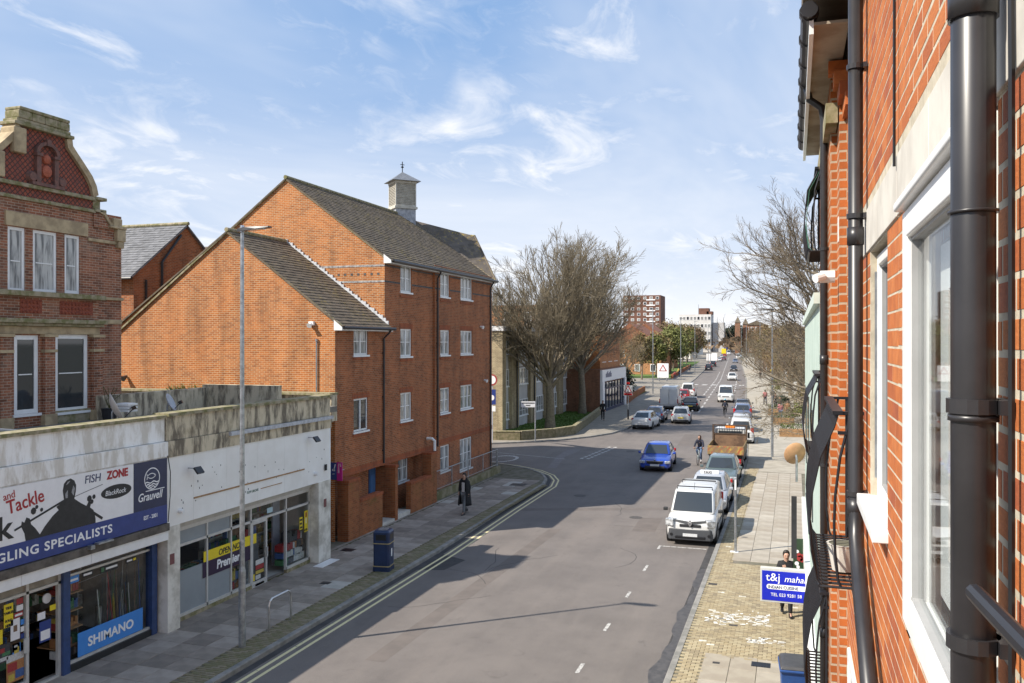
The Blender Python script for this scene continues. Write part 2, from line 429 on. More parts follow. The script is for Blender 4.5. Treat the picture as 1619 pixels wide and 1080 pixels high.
def ribbon(name, path, off, w, z, m, parent, dash=None, u0=None):
    """painted line that follows a path at an offset to its right-hand side"""
    pts = [Vector((p[0], p[1], 0)) for p in path]; mb = MB()
    dense = []
    for a, b in zip(pts, pts[1:]):
        n = max(1, int((b-a).length/.5)) if dash else 1
        for k in range(n): dense.append(a.lerp(b, k/n))
    dense.append(pts[-1])
    L = []; Rr = []; s = [0]
    for i, p in enumerate(dense):
        d = (dense[min(i+1, len(dense)-1)]-dense[max(0, i-1)]).normalized(); nrm = Vector((d.y, -d.x, 0))
        L.append(p+nrm*(off-w/2)); Rr.append(p+nrm*(off+w/2))
        if i: s.append(s[-1]+(p-dense[i-1]).length)
    for i in range(len(dense)-1):
        if dash and (s[i] % (dash[0]+dash[1])) > dash[0]: continue
        mb.quad((*L[i].xy, z), (*Rr[i].xy, z), (*Rr[i+1].xy, z), (*L[i+1].xy, z))
    return mb.build(name, m, parent)
# kerbs: real stones with upstand, pavements behind them
def kerb(name, path, side, parent):
    mb = MB(); pts = [Vector((p[0], p[1], 0)) for p in path]; rings = []
    for i, p in enumerate(pts):
        d = (pts[min(i+1, len(pts)-1)]-pts[max(0, i-1)]).normalized(); n = Vector((d.y, -d.x, 0))*side
        rings.append([p+Vector((0, 0, -.05)), p+Vector((0, 0, .10)), p-n*.02+Vector((0, 0, .12)), p-n*.15+Vector((0, 0, .12)), p-n*.15+Vector((0, 0, -.05))])
    if side < 0: rings = [r[::-1] for r in rings]
    mb.loft(rings); return mb.build(name, M['kerb'], parent)
inset = lambda path, d: [(p[0]+d[0], p[1]+d[1]) for p in path]
paveL = sheet('pavement', [(p[0]-.1, p[1]-.1) for p in KERBN] + [(-80, 40), (-80, -60)], .10, M['pave_base'])
kerb('kerb', KERBN, 1, paveL)
paveF = sheet('pavement', [(p[0]-.1, p[1]+.03) for p in KERBF] + [(-400, 760), (-400, 60)], .10, M['pave_far'])
kerb('kerb', KERBF, 1, paveF)
paveR = sheet('pavement', [(p[0]+.1, p[1]) for p in KERBR] + [(120, 760), (120, -60)], .10, M['pave_base'])
kerb('kerb', KERBR, -1, paveR)
ribbon('yellow_line', KERBN, .36, .09, .004, M['yellow'], road); ribbon('yellow_line', KERBN, .60, .09, .004, M['yellow'], road)
ribbon('gutter_channel', KERBN[:-1], .12, .2, .002, M['patch'], road)
ribbon('gutter_channel', [(-2.7, 0), (-2.7, 42)], -.14, .24, .002, M['patch'], road)
for a, b in ((28.6, 27.85), (25.4, 24.8), (22.4, 21.75), (19.4, 18.8), (31.4, 30.95)):
    sheet('bay_line', [(-4.71, a), (-4.62, a), (-4.62, b), (-4.71, b)], .004, M['line'], road)
sheet('bay_line', [(-4.71, 31.4), (-4.71, 31.5), (-3.0, 31.5), (-3.0, 31.4)], .004, M['line'], road)
for u in range(92, 430, 6):
    x, hw = cl(u); x2, _ = cl(u+3.6)
    sheet('centre_line', [(x-.1, u), (x+.1, u), (x2+.1, u+3.6), (x2-.1, u+3.6)], .004, M['line'], road)
    if u > 118 and u < 215: sheet('centre_line', [(x-1.0, u), (x-.8, u), (x2-.8, u+3.6), (x2-1.0, u+3.6)], .004, M['line'], road)
    if u > 116 and u < 215: sheet('edge_line', [(x+3.0, u), (x+3.25, u), (x2+3.25, u+3), (x2+3.0, u+3)], .004, M['line'], road)
for k in range(7):
    x = -16.7+k*1.55; sheet('crossing_block', [(x, 149.5), (x+.85, 149.5), (x+.85, 152.5), (x, 152.5)], .004, M['line'], road)
for k in range(9):      # broken double give-way line at the mouth of the side road
    for dx in (0, .42):
        u = 53.2+k*.78; x = -13.05+dx+(u-53)*.075
        sheet('give_way_line', [(x, u), (x+.2, u), (x+.24, u+.5), (x+.04, u+.5)], .004, M['line'], road)
ribbon('side_road_line', [(-13.9, 52.8), (-19, 54.4), (-26, 54.7)], 0, .1, .004, M['line'], road)
mb = MB()
for k in range(24):     # worn painted roundel in the side road
    t0, t1 = 2*math.pi*k/24, 2*math.pi*(k+1)/24
    P = lambda t, a: (-17.7+a*.95*math.cos(t), 51.7+a*1.6*math.sin(t), .004)
    mb.quad(P(t0, .8), P(t0, 1), P(t1, 1), P(t1, .8))
mb.build('road_roundel', M['line'], road)
sheet('road_patch', [(-13.9, 48.7), (-14.7, 53.8), (-14.9, 57.2), (-14.05, 58.1), (-14.0, 55.5), (-14.2, 54.2), (-13.4, 48.9)], .002, M['palepatch'], road)
sheet('road_patch', [(-11.9, 25.6), (-10.9, 25.9), (-10.7, 27.3), (-11.9, 27.9)], .003, M['patch'], road)
# wet gully streak by the near right-hand kerb
sheet('damp_streak', [(-2.72, 17), (-2.72, 28.8)]+[(-2.9-.05*math.sin(k*1.7)-.07*math.sin(k*.61)-.006*k, 28.7-k*.4) for k in range(30)], .003, mat('damp_asphalt', (.085, .077, .072), .5, var=.4, nscale=5), road)

for x, y, r_ in ((-9.9, 40.5, .3), (-6.4, 36.2, .28), (-10.6, 58.0, .33)):
    b = MB().tube([(x, y, -.01), (x, y, .006)], r_, 20); b.build('manhole_cover', mat('manhole_iron', (.095, .085, .078), .7, .2, var=.3, nscale=12), road)
for pts in ([(-9.6, 18), (-9.1, 18), (-8.8, 33), (-9.3, 33)], [(-6.1, 33.5), (-5.2, 33.7), (-5.3, 36.5), (-6.2, 36.2)], [(-11.6, 36), (-4.8, 38.4), (-4.8, 39.0), (-11.6, 36.6)], [(-8, 62), (-6.4, 62), (-6.8, 70), (-8.4, 70)]):
    sheet('road_patch', pts, .0015, mat('mid_asphalt_patch', (.115, .098, .088), .85, col2=(.14, .118, .105), nscale=1.5, bumps=.3), road)
rc = random.Random(31)
for k in range(16):     # tar-filled cracks
    x, y = rc.uniform(-11, -4), rc.uniform(17, 60); a = rc.uniform(-.5, .5)+(0 if k % 3 else 1.4); pts = [(x, y)]
    for j in range(9): a += rc.uniform(-.35, .35); x += .35*math.sin(a); y += .35*math.cos(a); pts.append((x, y))
    ribbon('tar_crack', pts, 0, .022, .0025, M['patch'], road)
# ---- paving slabs (parts of the pavement), meshes shared between alike slabs
SL = [mat('slab_grey', (.29, .245, .205), .9, col2=(.215, .182, .152), nscale=2.2, bumps=.15), mat('slab_mid', (.36, .31, .265), .9, col2=(.28, .24, .205), nscale=2.2, bumps=.15),
      mat('slab_dark', (.235, .197, .166), .9, col2=(.18, .152, .128), nscale=2.2, bumps=.15), mat('slab_pale', (.46, .43, .385), .9, col2=(.37, .35, .31), nscale=2.2, bumps=.15)]
SR = [mat('slab_sand', (.37, .33, .27), .9, col2=(.30, .265, .215), nscale=1.6, bumps=.15), mat('slab_buff', (.335, .295, .235), .9, col2=(.28, .24, .19), nscale=1.6, bumps=.15),
      mat('slab_light', (.42, .38, .315), .9, col2=(.35, .315, .26), nscale=1.6, bumps=.15)]
def slabmesh(name, w, l, h, m):
    b = MB(); e = .008
    b.loft([[(-w/2, -l/2, -.02), (w/2, -l/2, -.02), (w/2, l/2, -.02), (-w/2, l/2, -.02)], [(-w/2, -l/2, h-e), (w/2, -l/2, h-e), (w/2, l/2, h-e), (-w/2, l/2, h-e)],
            [(-w/2+e, -l/2+e, h), (w/2-e, -l/2+e, h), (w/2-e, l/2-e, h), (-w/2+e, l/2-e, h)]])
    return b.mesh(name, m)
def place(me, name, parent, x, y, z, rz=0, tilt=0):
    o = bpy.data.objects.new(name, me); COL.objects.link(o); o.parent = parent
    o.location = (x, y, z); o.rotation_euler = (random.uniform(-tilt, tilt), random.uniform(-tilt, tilt), rz); return o
rs = random.Random(3)
meL = [slabmesh('paving_slab', .688, .738, .012, m) for m in SL]
n = 0
for j in range(42):
    for i in range(4):
        u = 13.2+j*.75; x = -15.3+i*.7-.35+.35
        if u > 43.6: continue
        k = rs.choices((0, 1, 2, 3), (6, 3.6, 1.6, .3 if u < 36 else 1.6))[0]
        place(meL[k], 'paving_slab', paveL, x+(.03 if u > 30 else 0), u, .105+rs.uniform(-.002, .003), 0, .003)
meR = [slabmesh('paving_slab', .592, .81, .012, m) for m in SR]
for j in range(46):
    for i in range(4):
        u = 12.9+j*.82; x = -1.7+i*.6
        if 20.6 < u < 29.5: continue
        place(meR[rs.choices((0, 1, 2), (5, 3, 1.2))[0]], 'paving_slab', paveR, x, u, .105+rs.uniform(-.002, .002), 0, .002)
# ---- block paving: stretcher rows, nearest 300 as parts, the rest joined
def blockfield(parent, rects, mats, step=(.205, .105), near=300, wgt=None, rnd=None):
    spots = []
    for (x0, x1, u0, u1, along) in rects:
        a, b = step if along == 'x' else step[::-1]
        r = 0; y = u0+b/2
        while y < u1:
            x = x0+a/2-(a/2 if (r % 2 and along == 'x') else 0)
            while x < x1+a/4:
                if x > x0+.02: spots.append((x, y, along))
                x += a
            r += 1; y += b
    spots.sort(key=lambda p: p[0]**2+p[1]**2)
    mes = [slabmesh('paving_block', step[0]-.009, step[1]-.009, .012, m) for m in mats]
    rest = MB()
    for q, (x, y, al) in enumerate(spots):
        k = rnd.choices(range(len(mats)), wgt)[0]; z = .105+rnd.uniform(-.003, .003)
        if q < near: place(mes[k], 'paving_block', parent, x, y, z, 0 if al == 'x' else R(90))
        else:
            w, l = (step[0]-.009)/2, (step[1]-.009)/2
            if al != 'x': w, l = l, w
            rest.box(x-w, x+w, y-l, y+l, z-.01, z+.012, k)
    rest.build('block_paving', mats, parent)['kind'] = 'stuff'
BL = [mat('block_ochre', (.33, .265, .16), .9, col2=(.26, .21, .13), nscale=8), mat('block_sand', (.37, .31, .2), .9, col2=(.30, .25, .16), nscale=8), mat('block_dull', (.27, .22, .14), .9, col2=(.21, .17, .11), nscale=8), mat('block_whitewashed', (.66, .64, .58), .9, col2=(.42, .385, .3), nscale=11)]
rb = random.Random(11)
blockfield(paveR, [(-2.55, -2.02, 14, 20.5, 'x'), (-2.55, .3, 20.5, 29.27, 'x'), (-2.55, -2.02, 29.27, 52, 'x')], BL, wgt=(5, 4, 2.5, .08), rnd=rb)
BK = [mat('block_brown', (.215, .18, .115), .95, col2=(.15, .13, .075), nscale=6), mat('block_olive', (.185, .165, .09), .95, col2=(.13, .12, .06), nscale=6), mat('block_buff', (.25, .21, .14), .95, col2=(.18, .15, .1), nscale=6)]
blockfield(paveL, [(-12.86, -12.14, 14, 42.3, 'x')], BK, wgt=(4, 3, 2), rnd=rb)
# spilt white paint on the block paving
pm = MB(); rp = random.Random(5)
for q in range(150):
    if q < 110: x = -2.2+1.6*rp.random(); y = 23.3+rp.gauss(0, .28)+(.25*(x+2))
    else: x = rp.uniform(-1.1, -.2); y = rp.uniform(21.7, 22.15)
    a, b_ = rp.uniform(.015, .1), rp.uniform(.012, .045)
    pm.quad((x-a, y-b_, .1215), (x+a, y-b_*.7, .1215), (x+a*.8, y+b_, .1215), (x-a*.9, y+b_*.8, .1215))
pm.build('paint_splash', mat('spilt_paint', (.74, .73, .69), .8, var=.1), paveR)
for (x, y, w, l, m) in ((-.72, 20.3, .42, .3, 'iron'), (-2.35, 26.6, .26, .18, 'patch'), (-1.5, 22.9, .22, .12, 'patch'), (-1.7, 20.1, .16, .12, 'patch')):
    b = MB().box(x-w/2, x+w/2, y-l/2, y+l/2, .10, .121)
    for k in range(6): b.box(x-w*.42+k*w*.15, x-w*.36+k*w*.15, y-l*.4, y+l*.4, .121, .126)
    b.build('access_cover', M[m], paveR)
for (x, y, w, l) in ((-15.0, 26.9, .45, .4), (-13.5, 41.9, .8, .7), (-13.6, 23.0, .3, .25)):
    b = MB().box(x-w/2, x+w/2, y-l/2, y+l/2, .10, .123); b.box(x-w*.35, x+w*.35, y-l*.35, y+l*.35, .123, .127); b.build('access_cover', M['iron'], paveL)
# moss line along the foot of the left-hand walls
b = MB(); rm = random.Random(9)
for k in range(140):
    y = 15+k*.23; w = rm.uniform(.03, .12)
    b.poly([(-15.46, y, .122), (-15.46+w, y+.05, .124), (-15.46+w*.8, y+.2, .124), (-15.46, y+.24, .122)])
b.build('moss_strip', M['moss'], paveL)['kind'] = 'stuff'
# lawns
lawn1 = sheet('lawn', [(-22.3, 61.0), (-19.6, 61.4), (-17.3, 64.6), (-16.9, 66.6), (-19.3, 88.0), (-24.2, 88.0)], .16, M['grass'])
lawn2 = sheet('lawn', [(-19.6, 100.5), (-40, 100.5), (-40, 126), (-20.6, 126)], .16, M['grass'])
lawn3 = sheet('lawn', [(-23.2, 172), (-52, 172), (-62, 320), (-33, 320)], .16, M['grass'])
lawn4 = sheet('lawn', [(4, 120), (26, 120), (20, 200), (0, 200)], .16, M['grass'])
def tufts(parent, poly, n, h, seed, zone):
    r = np.random.RandomState(seed); vs = []; fs = []
    x0, x1, y0, y1 = zone; c = 0
    P = [(p[0], p[1]) for p in poly]
    def inside(x, y):
        r_ = False; j = len(P)-1
        for i in range(len(P)):
            if (P[i][1] > y) != (P[j][1] > y) and x < (P[j][0]-P[i][0])*(y-P[i][1])/(P[j][1]-P[i][1])+P[i][0]: r_ = not r_
            j = i
        return r_
    while c < n:
        x, y = r.uniform(x0, x1), r.uniform(y0, y1)
        if not inside(x, y): continue
        a = r.uniform(0, 6.28); w = .05; hh = h*r.uniform(.5, 1.2); o = len(vs)
        vs += [(x-w*math.cos(a), y-w*math.sin(a), .15), (x+w*math.cos(a), y+w*math.sin(a), .15), (x+r.uniform(-.05, .05), y+r.uniform(-.05, .05), .16+hh)]
        fs.append((o, o+1, o+2)); c += 1
    me = bpy.data.meshes.new('grass'); me.from_pydata(vs, [], fs); me.materials.append(M['grass'])
    o = bpy.data.objects.new('grass', me); COL.objects.link(o); tag(o, 'short mown grass on the corner lawn under the two bare trees', 'grass', kind='stuff')
tufts(None, [(-22.3, 61.0), (-19.6, 61.4), (-17.3, 64.6), (-16.9, 66.6), (-19.3, 88.0), (-24.2, 88.0)], 9000, .07, 2, (-24.2, -16.9, 61, 88))
# ------------------------------------------------------------------ buildings, left-hand side
FX = Matrix(((0, 0, 1, 0), (1, 0, 0, 0), (0, 1, 0, 0), (0, 0, 0, 1)))      # local (along, up, out) -> facing +X
FY = Matrix(((1, 0, 0, 0), (0, 0, -1, 0), (0, 1, 0, 0), (0, 0, 0, 1)))     # facing -Y
FW = Matrix(((0, 0, -1, 0), (-1, 0, 0, 0), (0, 1, 0, 0), (0, 0, 0, 1)))    # facing -X
def at(F, x, y, z): return Matrix.Translation((x, y, z)) @ F
def wall(mb, F, w0, w1, z0, z1, holes=(), depth=.12, mi=0, ri=None):
    """wall face in the plane of F with recessed openings (a0,a1,b0,b1)"""
    xs = sorted({w0, w1, *[h[0] for h in holes], *[h[1] for h in holes]}); zs = sorted({z0, z1, *[h[2] for h in holes], *[h[3] for h in holes]})
    T = lambda a, b, c=0: tuple(F @ Vector((a, b, c)))
    for i in range(len(xs)-1):
        for j in range(len(zs)-1):
            cx, cz = (xs[i]+xs[i+1])/2, (zs[j]+zs[j+1])/2
            if not (w0 < cx < w1 and z0 < cz < z1): continue
            if any(h[0] < cx < h[1] and h[2] < cz < h[3] for h in holes): continue
            mb.quad(T(xs[i], zs[j]), T(xs[i+1], zs[j]), T(xs[i+1], zs[j+1]), T(xs[i], zs[j+1]), mi)
    r = mi if ri is None else ri
    for a0, a1, b0, b1 in holes:
        mb.quad(T(a0, b0), T(a0, b0, -depth), T(a0, b1, -depth), T(a0, b1), r); mb.quad(T(a1, b0, -depth), T(a1, b0), T(a1, b1), T(a1, b1, -depth), r)
        mb.quad(T(a0, b1, -depth), T(a1, b1, -depth), T(a1, b1), T(a0, b1), r); mb.quad(T(a0, b0), T(a1, b0), T(a1, b0, -depth), T(a0, b0, -depth), r)
def frame_mb(w, h, cols, rows, f=.06, bar=.03, d=.05):
    mb = MB()
    mb.box(0, f, 0, h, -d, 0); mb.box(w-f, w, 0, h, -d, 0); mb.box(f, w-f, 0, f, -d, 0); mb.box(f, w-f, h-f, h, -d, 0)
    for c in range(1, cols): x = f+(w-2*f)*c/cols; mb.box(x-f*.5, x+f*.5, f, h-f, -d, .012)
    if rows:
        for c in range(cols):
            a = f+(w-2*f)*c/cols+f*.5; b = f+(w-2*f)*(c+1)/cols-f*.5
            for r in rows: mb.box(a, b, f+(h-2*f)*r-bar/2, f+(h-2*f)*r+bar/2, -d+.012, -.012)
    return mb
WC = {}
def window(parent, F, a, b, w, h, cols=2, rows=(.5,), glass='curtain', f=.06, recess=.06, sill=True, sillmat='white', fm='white', name='window', zsc=None):
    """window part (frame mesh) with pane and sill as sub-parts"""
    key = (round(w, 2), round(h, 2), cols, rows, glass, f, sill, sillmat, fm)
    Mx = F @ Matrix.Translation((a, b, -recess))
    if key in WC:
        src = WC[key]; o = src.copy(); COL.objects.link(o); o.parent = parent; o.matrix_local = Mx
        for ch in src.children: c = ch.copy(); COL.objects.link(c); c.parent = o
        return o
    o = frame_mb(w, h, cols, rows, f).build(name, M[fm], parent); o.matrix_local = Mx
    MB().box(f*.5, w-f*.5, f*.5, h-f*.5, -.034, -.026).build('pane', M[glass], o)
    if sill: MB().box(-.06, w+.06, -.07, 0, -.06, recess+.05).build('sill', M[sillmat], o)
    WC[key] = o; return o
def slates(parent, P0, dirU, L, up, H, m, ex=.2, w=.25, seed=1, keep=None, name='slate'):
    r = random.Random(seed); mb = MB(); P0, dirU, up = Vector(P0), Vector(dirU).normalized(), Vector(up).normalized()
    n = dirU.cross(up).normalized()
    if n.z < 0: n = -n
    rows = int(H/ex)
    for j in range(rows+1):
        x = -(w/2 if j % 2 else 0)
        while x < L:
            a, b = max(0, x), min(L, x+w-.006)
            x += w
            if b-a < .03: continue
            y0 = j*ex-.02+r.uniform(-.006, .006); y1 = min(H, j*ex+ex+.05)
            c = P0+dirU*((a+b)/2)+up*(y0+ex/2)
            if keep and not keep(c): continue
            t0 = .034+r.uniform(-.004, .008); t1 = .01
            q = lambda d, u, t: P0+dirU*d+up*u+n*t
            A, B, C, D = q(a, y0, t0), q(b, y0, t0), q(b, y1, t1), q(a, y1, t1)
            A2, B2 = q(a, y0, t0-.016), q(b, y0, t0-.016)
            fl = (B-A).cross(D-A).dot(n) > 0
            if fl: mb.add([A, B, C, D, A2, B2], [(0, 1, 2, 3), (4, 5, 1, 0), (5, 2, 1), (4, 0, 3)])
            else: mb.add([A, B, C, D, A2, B2], [(3, 2, 1, 0), (0, 1, 5, 4), (1, 2, 5), (3, 0, 4)])
    o = mb.build(name, m, parent); o['kind'] = 'stuff'; return o
M['br_orange'] = brickmat('orange_brick', (.45, .155, .042), (.33, .10, .030), (.54, .43, .28), ms=.0085, dark=.4, stain=(.2, .09, .035), stain_amt=.16)
M['br_red'] = brickmat('red_brown_brick', (.38, .12, .043), (.26, .08, .032), (.38, .28, .18), ms=.008, dark=.45, stain=(.10, .055, .03), stain_amt=.25)
M['br_old'] = brickmat('old_sooty_brick', (.32, .125, .068), (.16, .065, .042), (.46, .38, .29), ms=.008, dark=.6, stain=(.36, .29, .22), stain_amt=.42)
M['br_mossy'] = brickmat('mossy_brick', (.33, .11, .04), (.25, .075, .03), (.25, .19, .11), ms=.006, dark=.4, stain=(.15, .13, .03), stain_amt=.6)
M['br_soldier'] = brickmat('soldier_brick', (.36, .095, .035), (.29, .075, .03), (.22, .15, .10), w=.075, h=.225, ms=.006, off=0, stain_amt=.1)
M['br_blue'] = brickmat('blue_band_brick', (.055, .055, .06), (.09, .085, .085), (.30, .28, .25), dark=.3)
M['br_beige'] = brickmat('beige_brick', (.46, .37, .23), (.36, .28, .17), (.13, .11, .085), ms=.009, dark=.35, stain=(.2, .15, .09), stain_amt=.2)
M['br_brown'] = brickmat('brown_brick', (.27, .12, .065), (.21, .095, .055), (.27, .22, .17), dark=.4)
M['slate'] = slatemat('roof_slate', (.105, .086, .066), .22)
M['slate_l'] = slatemat('roof_slate_lichened', (.105, .085, .064), .42, (.30, .23, .05))
M['slate_y'] = slatemat('roof_slate_yellow', (.10, .085, .072), .45, (.55, .38, .03))
M['slate_g'] = slatemat('roof_slate_grey', (.13, .13, .135), .05)
M['door_blue'] = mat('blue_door_paint', (.045, .115, .25), .45, var=.2)
SLP = .742
# ---- tall apartment block with slate roof
blk = empty('apartment_block', (-16.1, 31.92, 0), 0, 'four storey red brick apartment block with slate roof and a louvred roof turret', 'building')
def B(x, y, z): return (x+16.1, y-31.92, z)
def shift(mb, dx=16.1, dy=-31.92, dz=0): mb.v = [(x+dx, y+dy, z+dz) for x, y, z in mb.v]; return mb
U0, U1 = 31.92, 44.86; VF = -16.1; VB = -25.5; VR = -20.79; ZE = 11.1; ZR = 14.55
wins = [(c0, c1, z0, z1, cols) for z0, z1 in ((9.65, 10.82), (6.85, 8.05), (4.05, 5.27)) for c0, c1, cols in ((33.42, 34.56, 2), (37.55, 38.7, 2), (40.15, 41.8, 3))]
wins += [(37.55, 38.7, 1.25, 2.5, 2), (40.05, 41.75, .95, 2.55, 3)]
mb = MB(); F0 = at(FX, 0, 0, 0)
JOG = 36.9
holesA = [w[:4] for w in wins if w[1] < JOG]; holesB = [w[:4] for w in wins if w[0] > JOG]
wall(mb, at(FX, VF, 0, 0), U0, JOG, 2.62, ZE, holesA)
wall(mb, at(FX, VF+.1, 0, 0), JOG, U1, 0, ZE, holesB)
mb.quad((VF, JOG, 0), (VF+.1, JOG, 0), (VF+.1, JOG, ZE), (VF, JOG, ZE))
# recessed entrance floor: back wall, soffit, end
wall(mb, at(FX, VF-.5, 0, 0), 32.6, JOG, 0, 2.62, [(34.2, 35.25, 1.25, 2.42)])
mb.quad((VF-.5, U0, 2.62), (VF-.5, JOG, 2.62), (VF, JOG, 2.62), (VF, U0, 2.62))
mb.quad((VF-.5, JOG, 0), (VF, JOG, 0), (VF, JOG, 2.62), (VF-.5, JOG, 2.62))
mb.quad((VB, U1, 0), (VB, U1, ZE), (VF+.1, U1, ZE), (VF+.1, U1, 0)); mb.quad((VB, U0, 0), (VB, U0, ZE), (VB, U1, ZE), (VB, U1, 0))
shift(mb).build('brick_wall', M['br_red'], blk)
mb = MB(); mb.poly([(VB, U0, 2.62), (VF, U0, 2.62), (VF, U0, ZE), (VR, U0, ZR-.03), (VB, U0, ZE)]); shift(mb).build('gable_wall', M['br_orange'], blk)
for z in (10.62, 9.96):   # blue brick string courses, round gable and front
    b = MB().box(VF-4.4 if z > 10.3 else VF-3.6, VF+.004, U0-.012, U0, z, z+.075); 
    shift(b).build('brick_band', mat('pale_band_brick', (.42, .41, .40), .8, col2=(.16, .15, .15), nscale=6), blk)
    b = MB()
    for a, c in ((U0, 33.4), (34.58, JOG)): b.box(VF, VF+.008, a, c, z, z+.075)
    for a, c in ((JOG, 37.53), (38.72, 40.13), (41.82, U1)): b.box(VF+.1, VF+.108, a, c, z, z+.075)
    parts(shift(b), 'brick_band', M['br_blue'], blk)
b = MB()
for k in range(7): b.box(VF-2.2+k*.31, VF-2.1+k*.31, U0-.01, U0, 10.26, 10.36)
parts(shift(b), 'dark_header', M['br_blue'], blk)
b = MB().box(VF-.01, VF+.02, U0, JOG, 2.4, 2.63); b.box(VF+.1, VF+.118, JOG+.01, U1, 2.62, 2.84)
for z1 in (8.05, 5.27, 10.82):
    for c0, c1, off in ((33.42, 34.56, 0), (37.55, 38.7, .1), (40.15, 41.8, .1)):
        if z1 < 10: b.box(VF+off, VF+off+.012, c0-.1, c1+.1, z1+.005, z1+.22)
        b.box(VF+off, VF+off+.03, c0-.06, c1+.06, z1-1.41, z1-1.31)
parts(shift(b), 'soldier_course', M['br_soldier'], blk)
FB = Matrix.Translation((16.1, -31.92, 0))
for c0, c1, z0, z1, cols in wins:
    window(blk, FB @ at(FX, VF+(.1 if c0 > JOG else 0), 0, 0), c0, z0, c1-c0, z1-z0, cols, (.52,), 'curtain', .07, .05)
window(blk, FB @ at(FX, VF-.5, 0, 0), 34.2, 1.25, 1.05, 1.17, 2, (.52,), 'curtain', .07, .05)
# roof
upL = Vector((VR-(VF+.36), 0, ZR-(ZE-SLP*.36)+.0)); HL = upL.length
E0 = (VF+.36, U0-.08, ZE-SLP*.36); UE = 44.75
def deck(name, pts, m, parent, t=.06):
    b = MB(); P = [Vector(p) for p in pts]; n = (P[1]-P[0]).cross(P[2]-P[0]).normalized()
    if n.z < 0: P = P[::-1]; n = -n
    b.loft([[p-n*t for p in P], P]); return shift(b).build(name, m, parent)
deck('roof', [E0, (VF+.36, UE, E0[2]), (VR, UE, ZR), (VR, U0-.08, ZR)], M['slate_l'], blk)
deck('roof', [(VB-.36, U0-.08, E0[2]), (VB-.36, UE, E0[2]), (VR, UE, ZR), (VR, U0-.08, ZR)], M['slate_l'], blk)
slates(blk, Vector(B(*E0)), (0, 1, 0), UE-U0+.08, upL, HL, M['slate_l'], seed=4)
# lower corner wing roof beyond the ridge end
A_, R1, T_, Ec = (-17.6, 46.4, 13.62), (-20.9, 48.0, 14.1), (VR, UE-.1, ZR-.08), (VF+.34, UE+.2, ZE-.27)
R2 = (-26, 50.5, 14.2)
b = MB(); b.poly([Ec, A_, R1, T_]); b.poly([A_, Ec, (-17.3, 47.6, 10.9)]); b.poly([A_, (-17.3, 47.6, 10.9), (-26, 54, 10.8), R2, R1]); b.poly([T_, R1, R2, (-26, 45, 11.5)])
shift(b).build('corner_roof', M['slate_y'], blk)
upy = (Vector(A_)-Vector(Ec)); dirc = (Vector(T_)-Vector(Ec))
nrm = upy.cross(dirc).normalized(); nrm = nrm if nrm.z > 0 else -nrm
hor = Vector((-nrm.y, nrm.x, 0)).normalized(); upc = nrm.cross(hor).normalized(); upc = upc if upc.z > 0 else -upc
def inA(c):
    c = c-Vector((16.1, -31.92, 0)); s1 = (Vector(T_)-Vector(Ec)).cross(c-Vector(Ec)).dot(nrm); s2 = (Vector(A_)-Vector(Ec)).cross(c-Vector(Ec)).dot(nrm)
    return s1*((Vector(T_)-Vector(Ec)).cross(Vector(A_)-Vector(Ec)).dot(nrm)) > 0 and s2*((Vector(A_)-Vector(Ec)).cross(Vector(T_)-Vector(Ec)).dot(nrm)) > 0 and c.z < 13.9 
st = Vector(B(*Ec))-hor*8
b = MB().tube([Ec, A_], .06, 6); shift(b).build('verge', M['slate'], blk)
b = MB().tube([Ec, T_], .05, 6); shift(b).build('valley_flashing', M['stone'], blk)
b = MB(); b.box(-26, -18.6, 46, 52, 0, 10.8); shift(b).build('corner_wing', M['br_red'], blk)
b = MB()
for k in range(28): b.tube([(VR, U0-.1+k*.46, ZR+.03), (VR, U0-.1+k*.46+.45, ZR+.03)], .09, 8)
for p, q in ((A_, R1),):
    p, q = Vector(p), Vector(q)
    for k in range(8): b.tube([p.lerp(q, k/8), p.lerp(q, (k+.97)/8)], .07, 6)
parts(shift(b), 'ridge_tile', M['mossstone'], blk)
# verge, fascia, gutter, pipes
b = MB(); n_ = 40
b.loft([[(VR+(VF+.3-VR)*t+dx, U0-.02+dy, ZR-.07-SLP*(VF+.3-VR)*t+dz) for dx, dy, dz in ((0, -.05, -.02), (0, .06, -.02), (0, .06, .04), (0, -.05, .04))] for t in (0, 1)])
b.loft([[(VR+(VB-.3-VR)*t+dx, U0-.02+dy, ZR-.07-SLP*(VR-VB+.3)*t+dz) for dx, dy, dz in ((0, -.05, -.02), (0, -.05, .04), (0, .06, .04), (0, .06, -.02))] for t in (0, 1)])
shift(b).build('verge', M['mossstone'], blk)
b = MB().box(VF+.02, VF+.3, U0-.02, UE+.3, ZE-.36, ZE-.24); b.prism([(VF-.0, ZE-.36), (VF+.34, ZE-.36), (VF+.34, ZE-.24), (VF+.0, ZE+.02)], 'y', U0-.09, U0-.021)
shift(b).build('fascia_board', M['white'], blk)
b = MB().tube([(VF+.38, U0+.05, ZE-.26), (VF+.38, UE+.3, ZE-.26)], .07, 8); shift(b).build('gutter', M['pipe'], blk)
for u, z0, off in ((37.12, 2.55, .1), (44.5, .2, .1)):
    b = MB().tube([(VF+.38, u-.15, ZE-.3), (VF+.36, u-.12, ZE-.38), (VF+off+.06, u, ZE-.62), (VF+off+.06, u, z0)], .042, 8)
    for z in (3, 5.2, 7.4, 9.4): b.box(VF+off, VF+off+.07, u-.06, u+.06, z, z+.05)
    shift(b).build('downpipe', M['pipe'], blk)
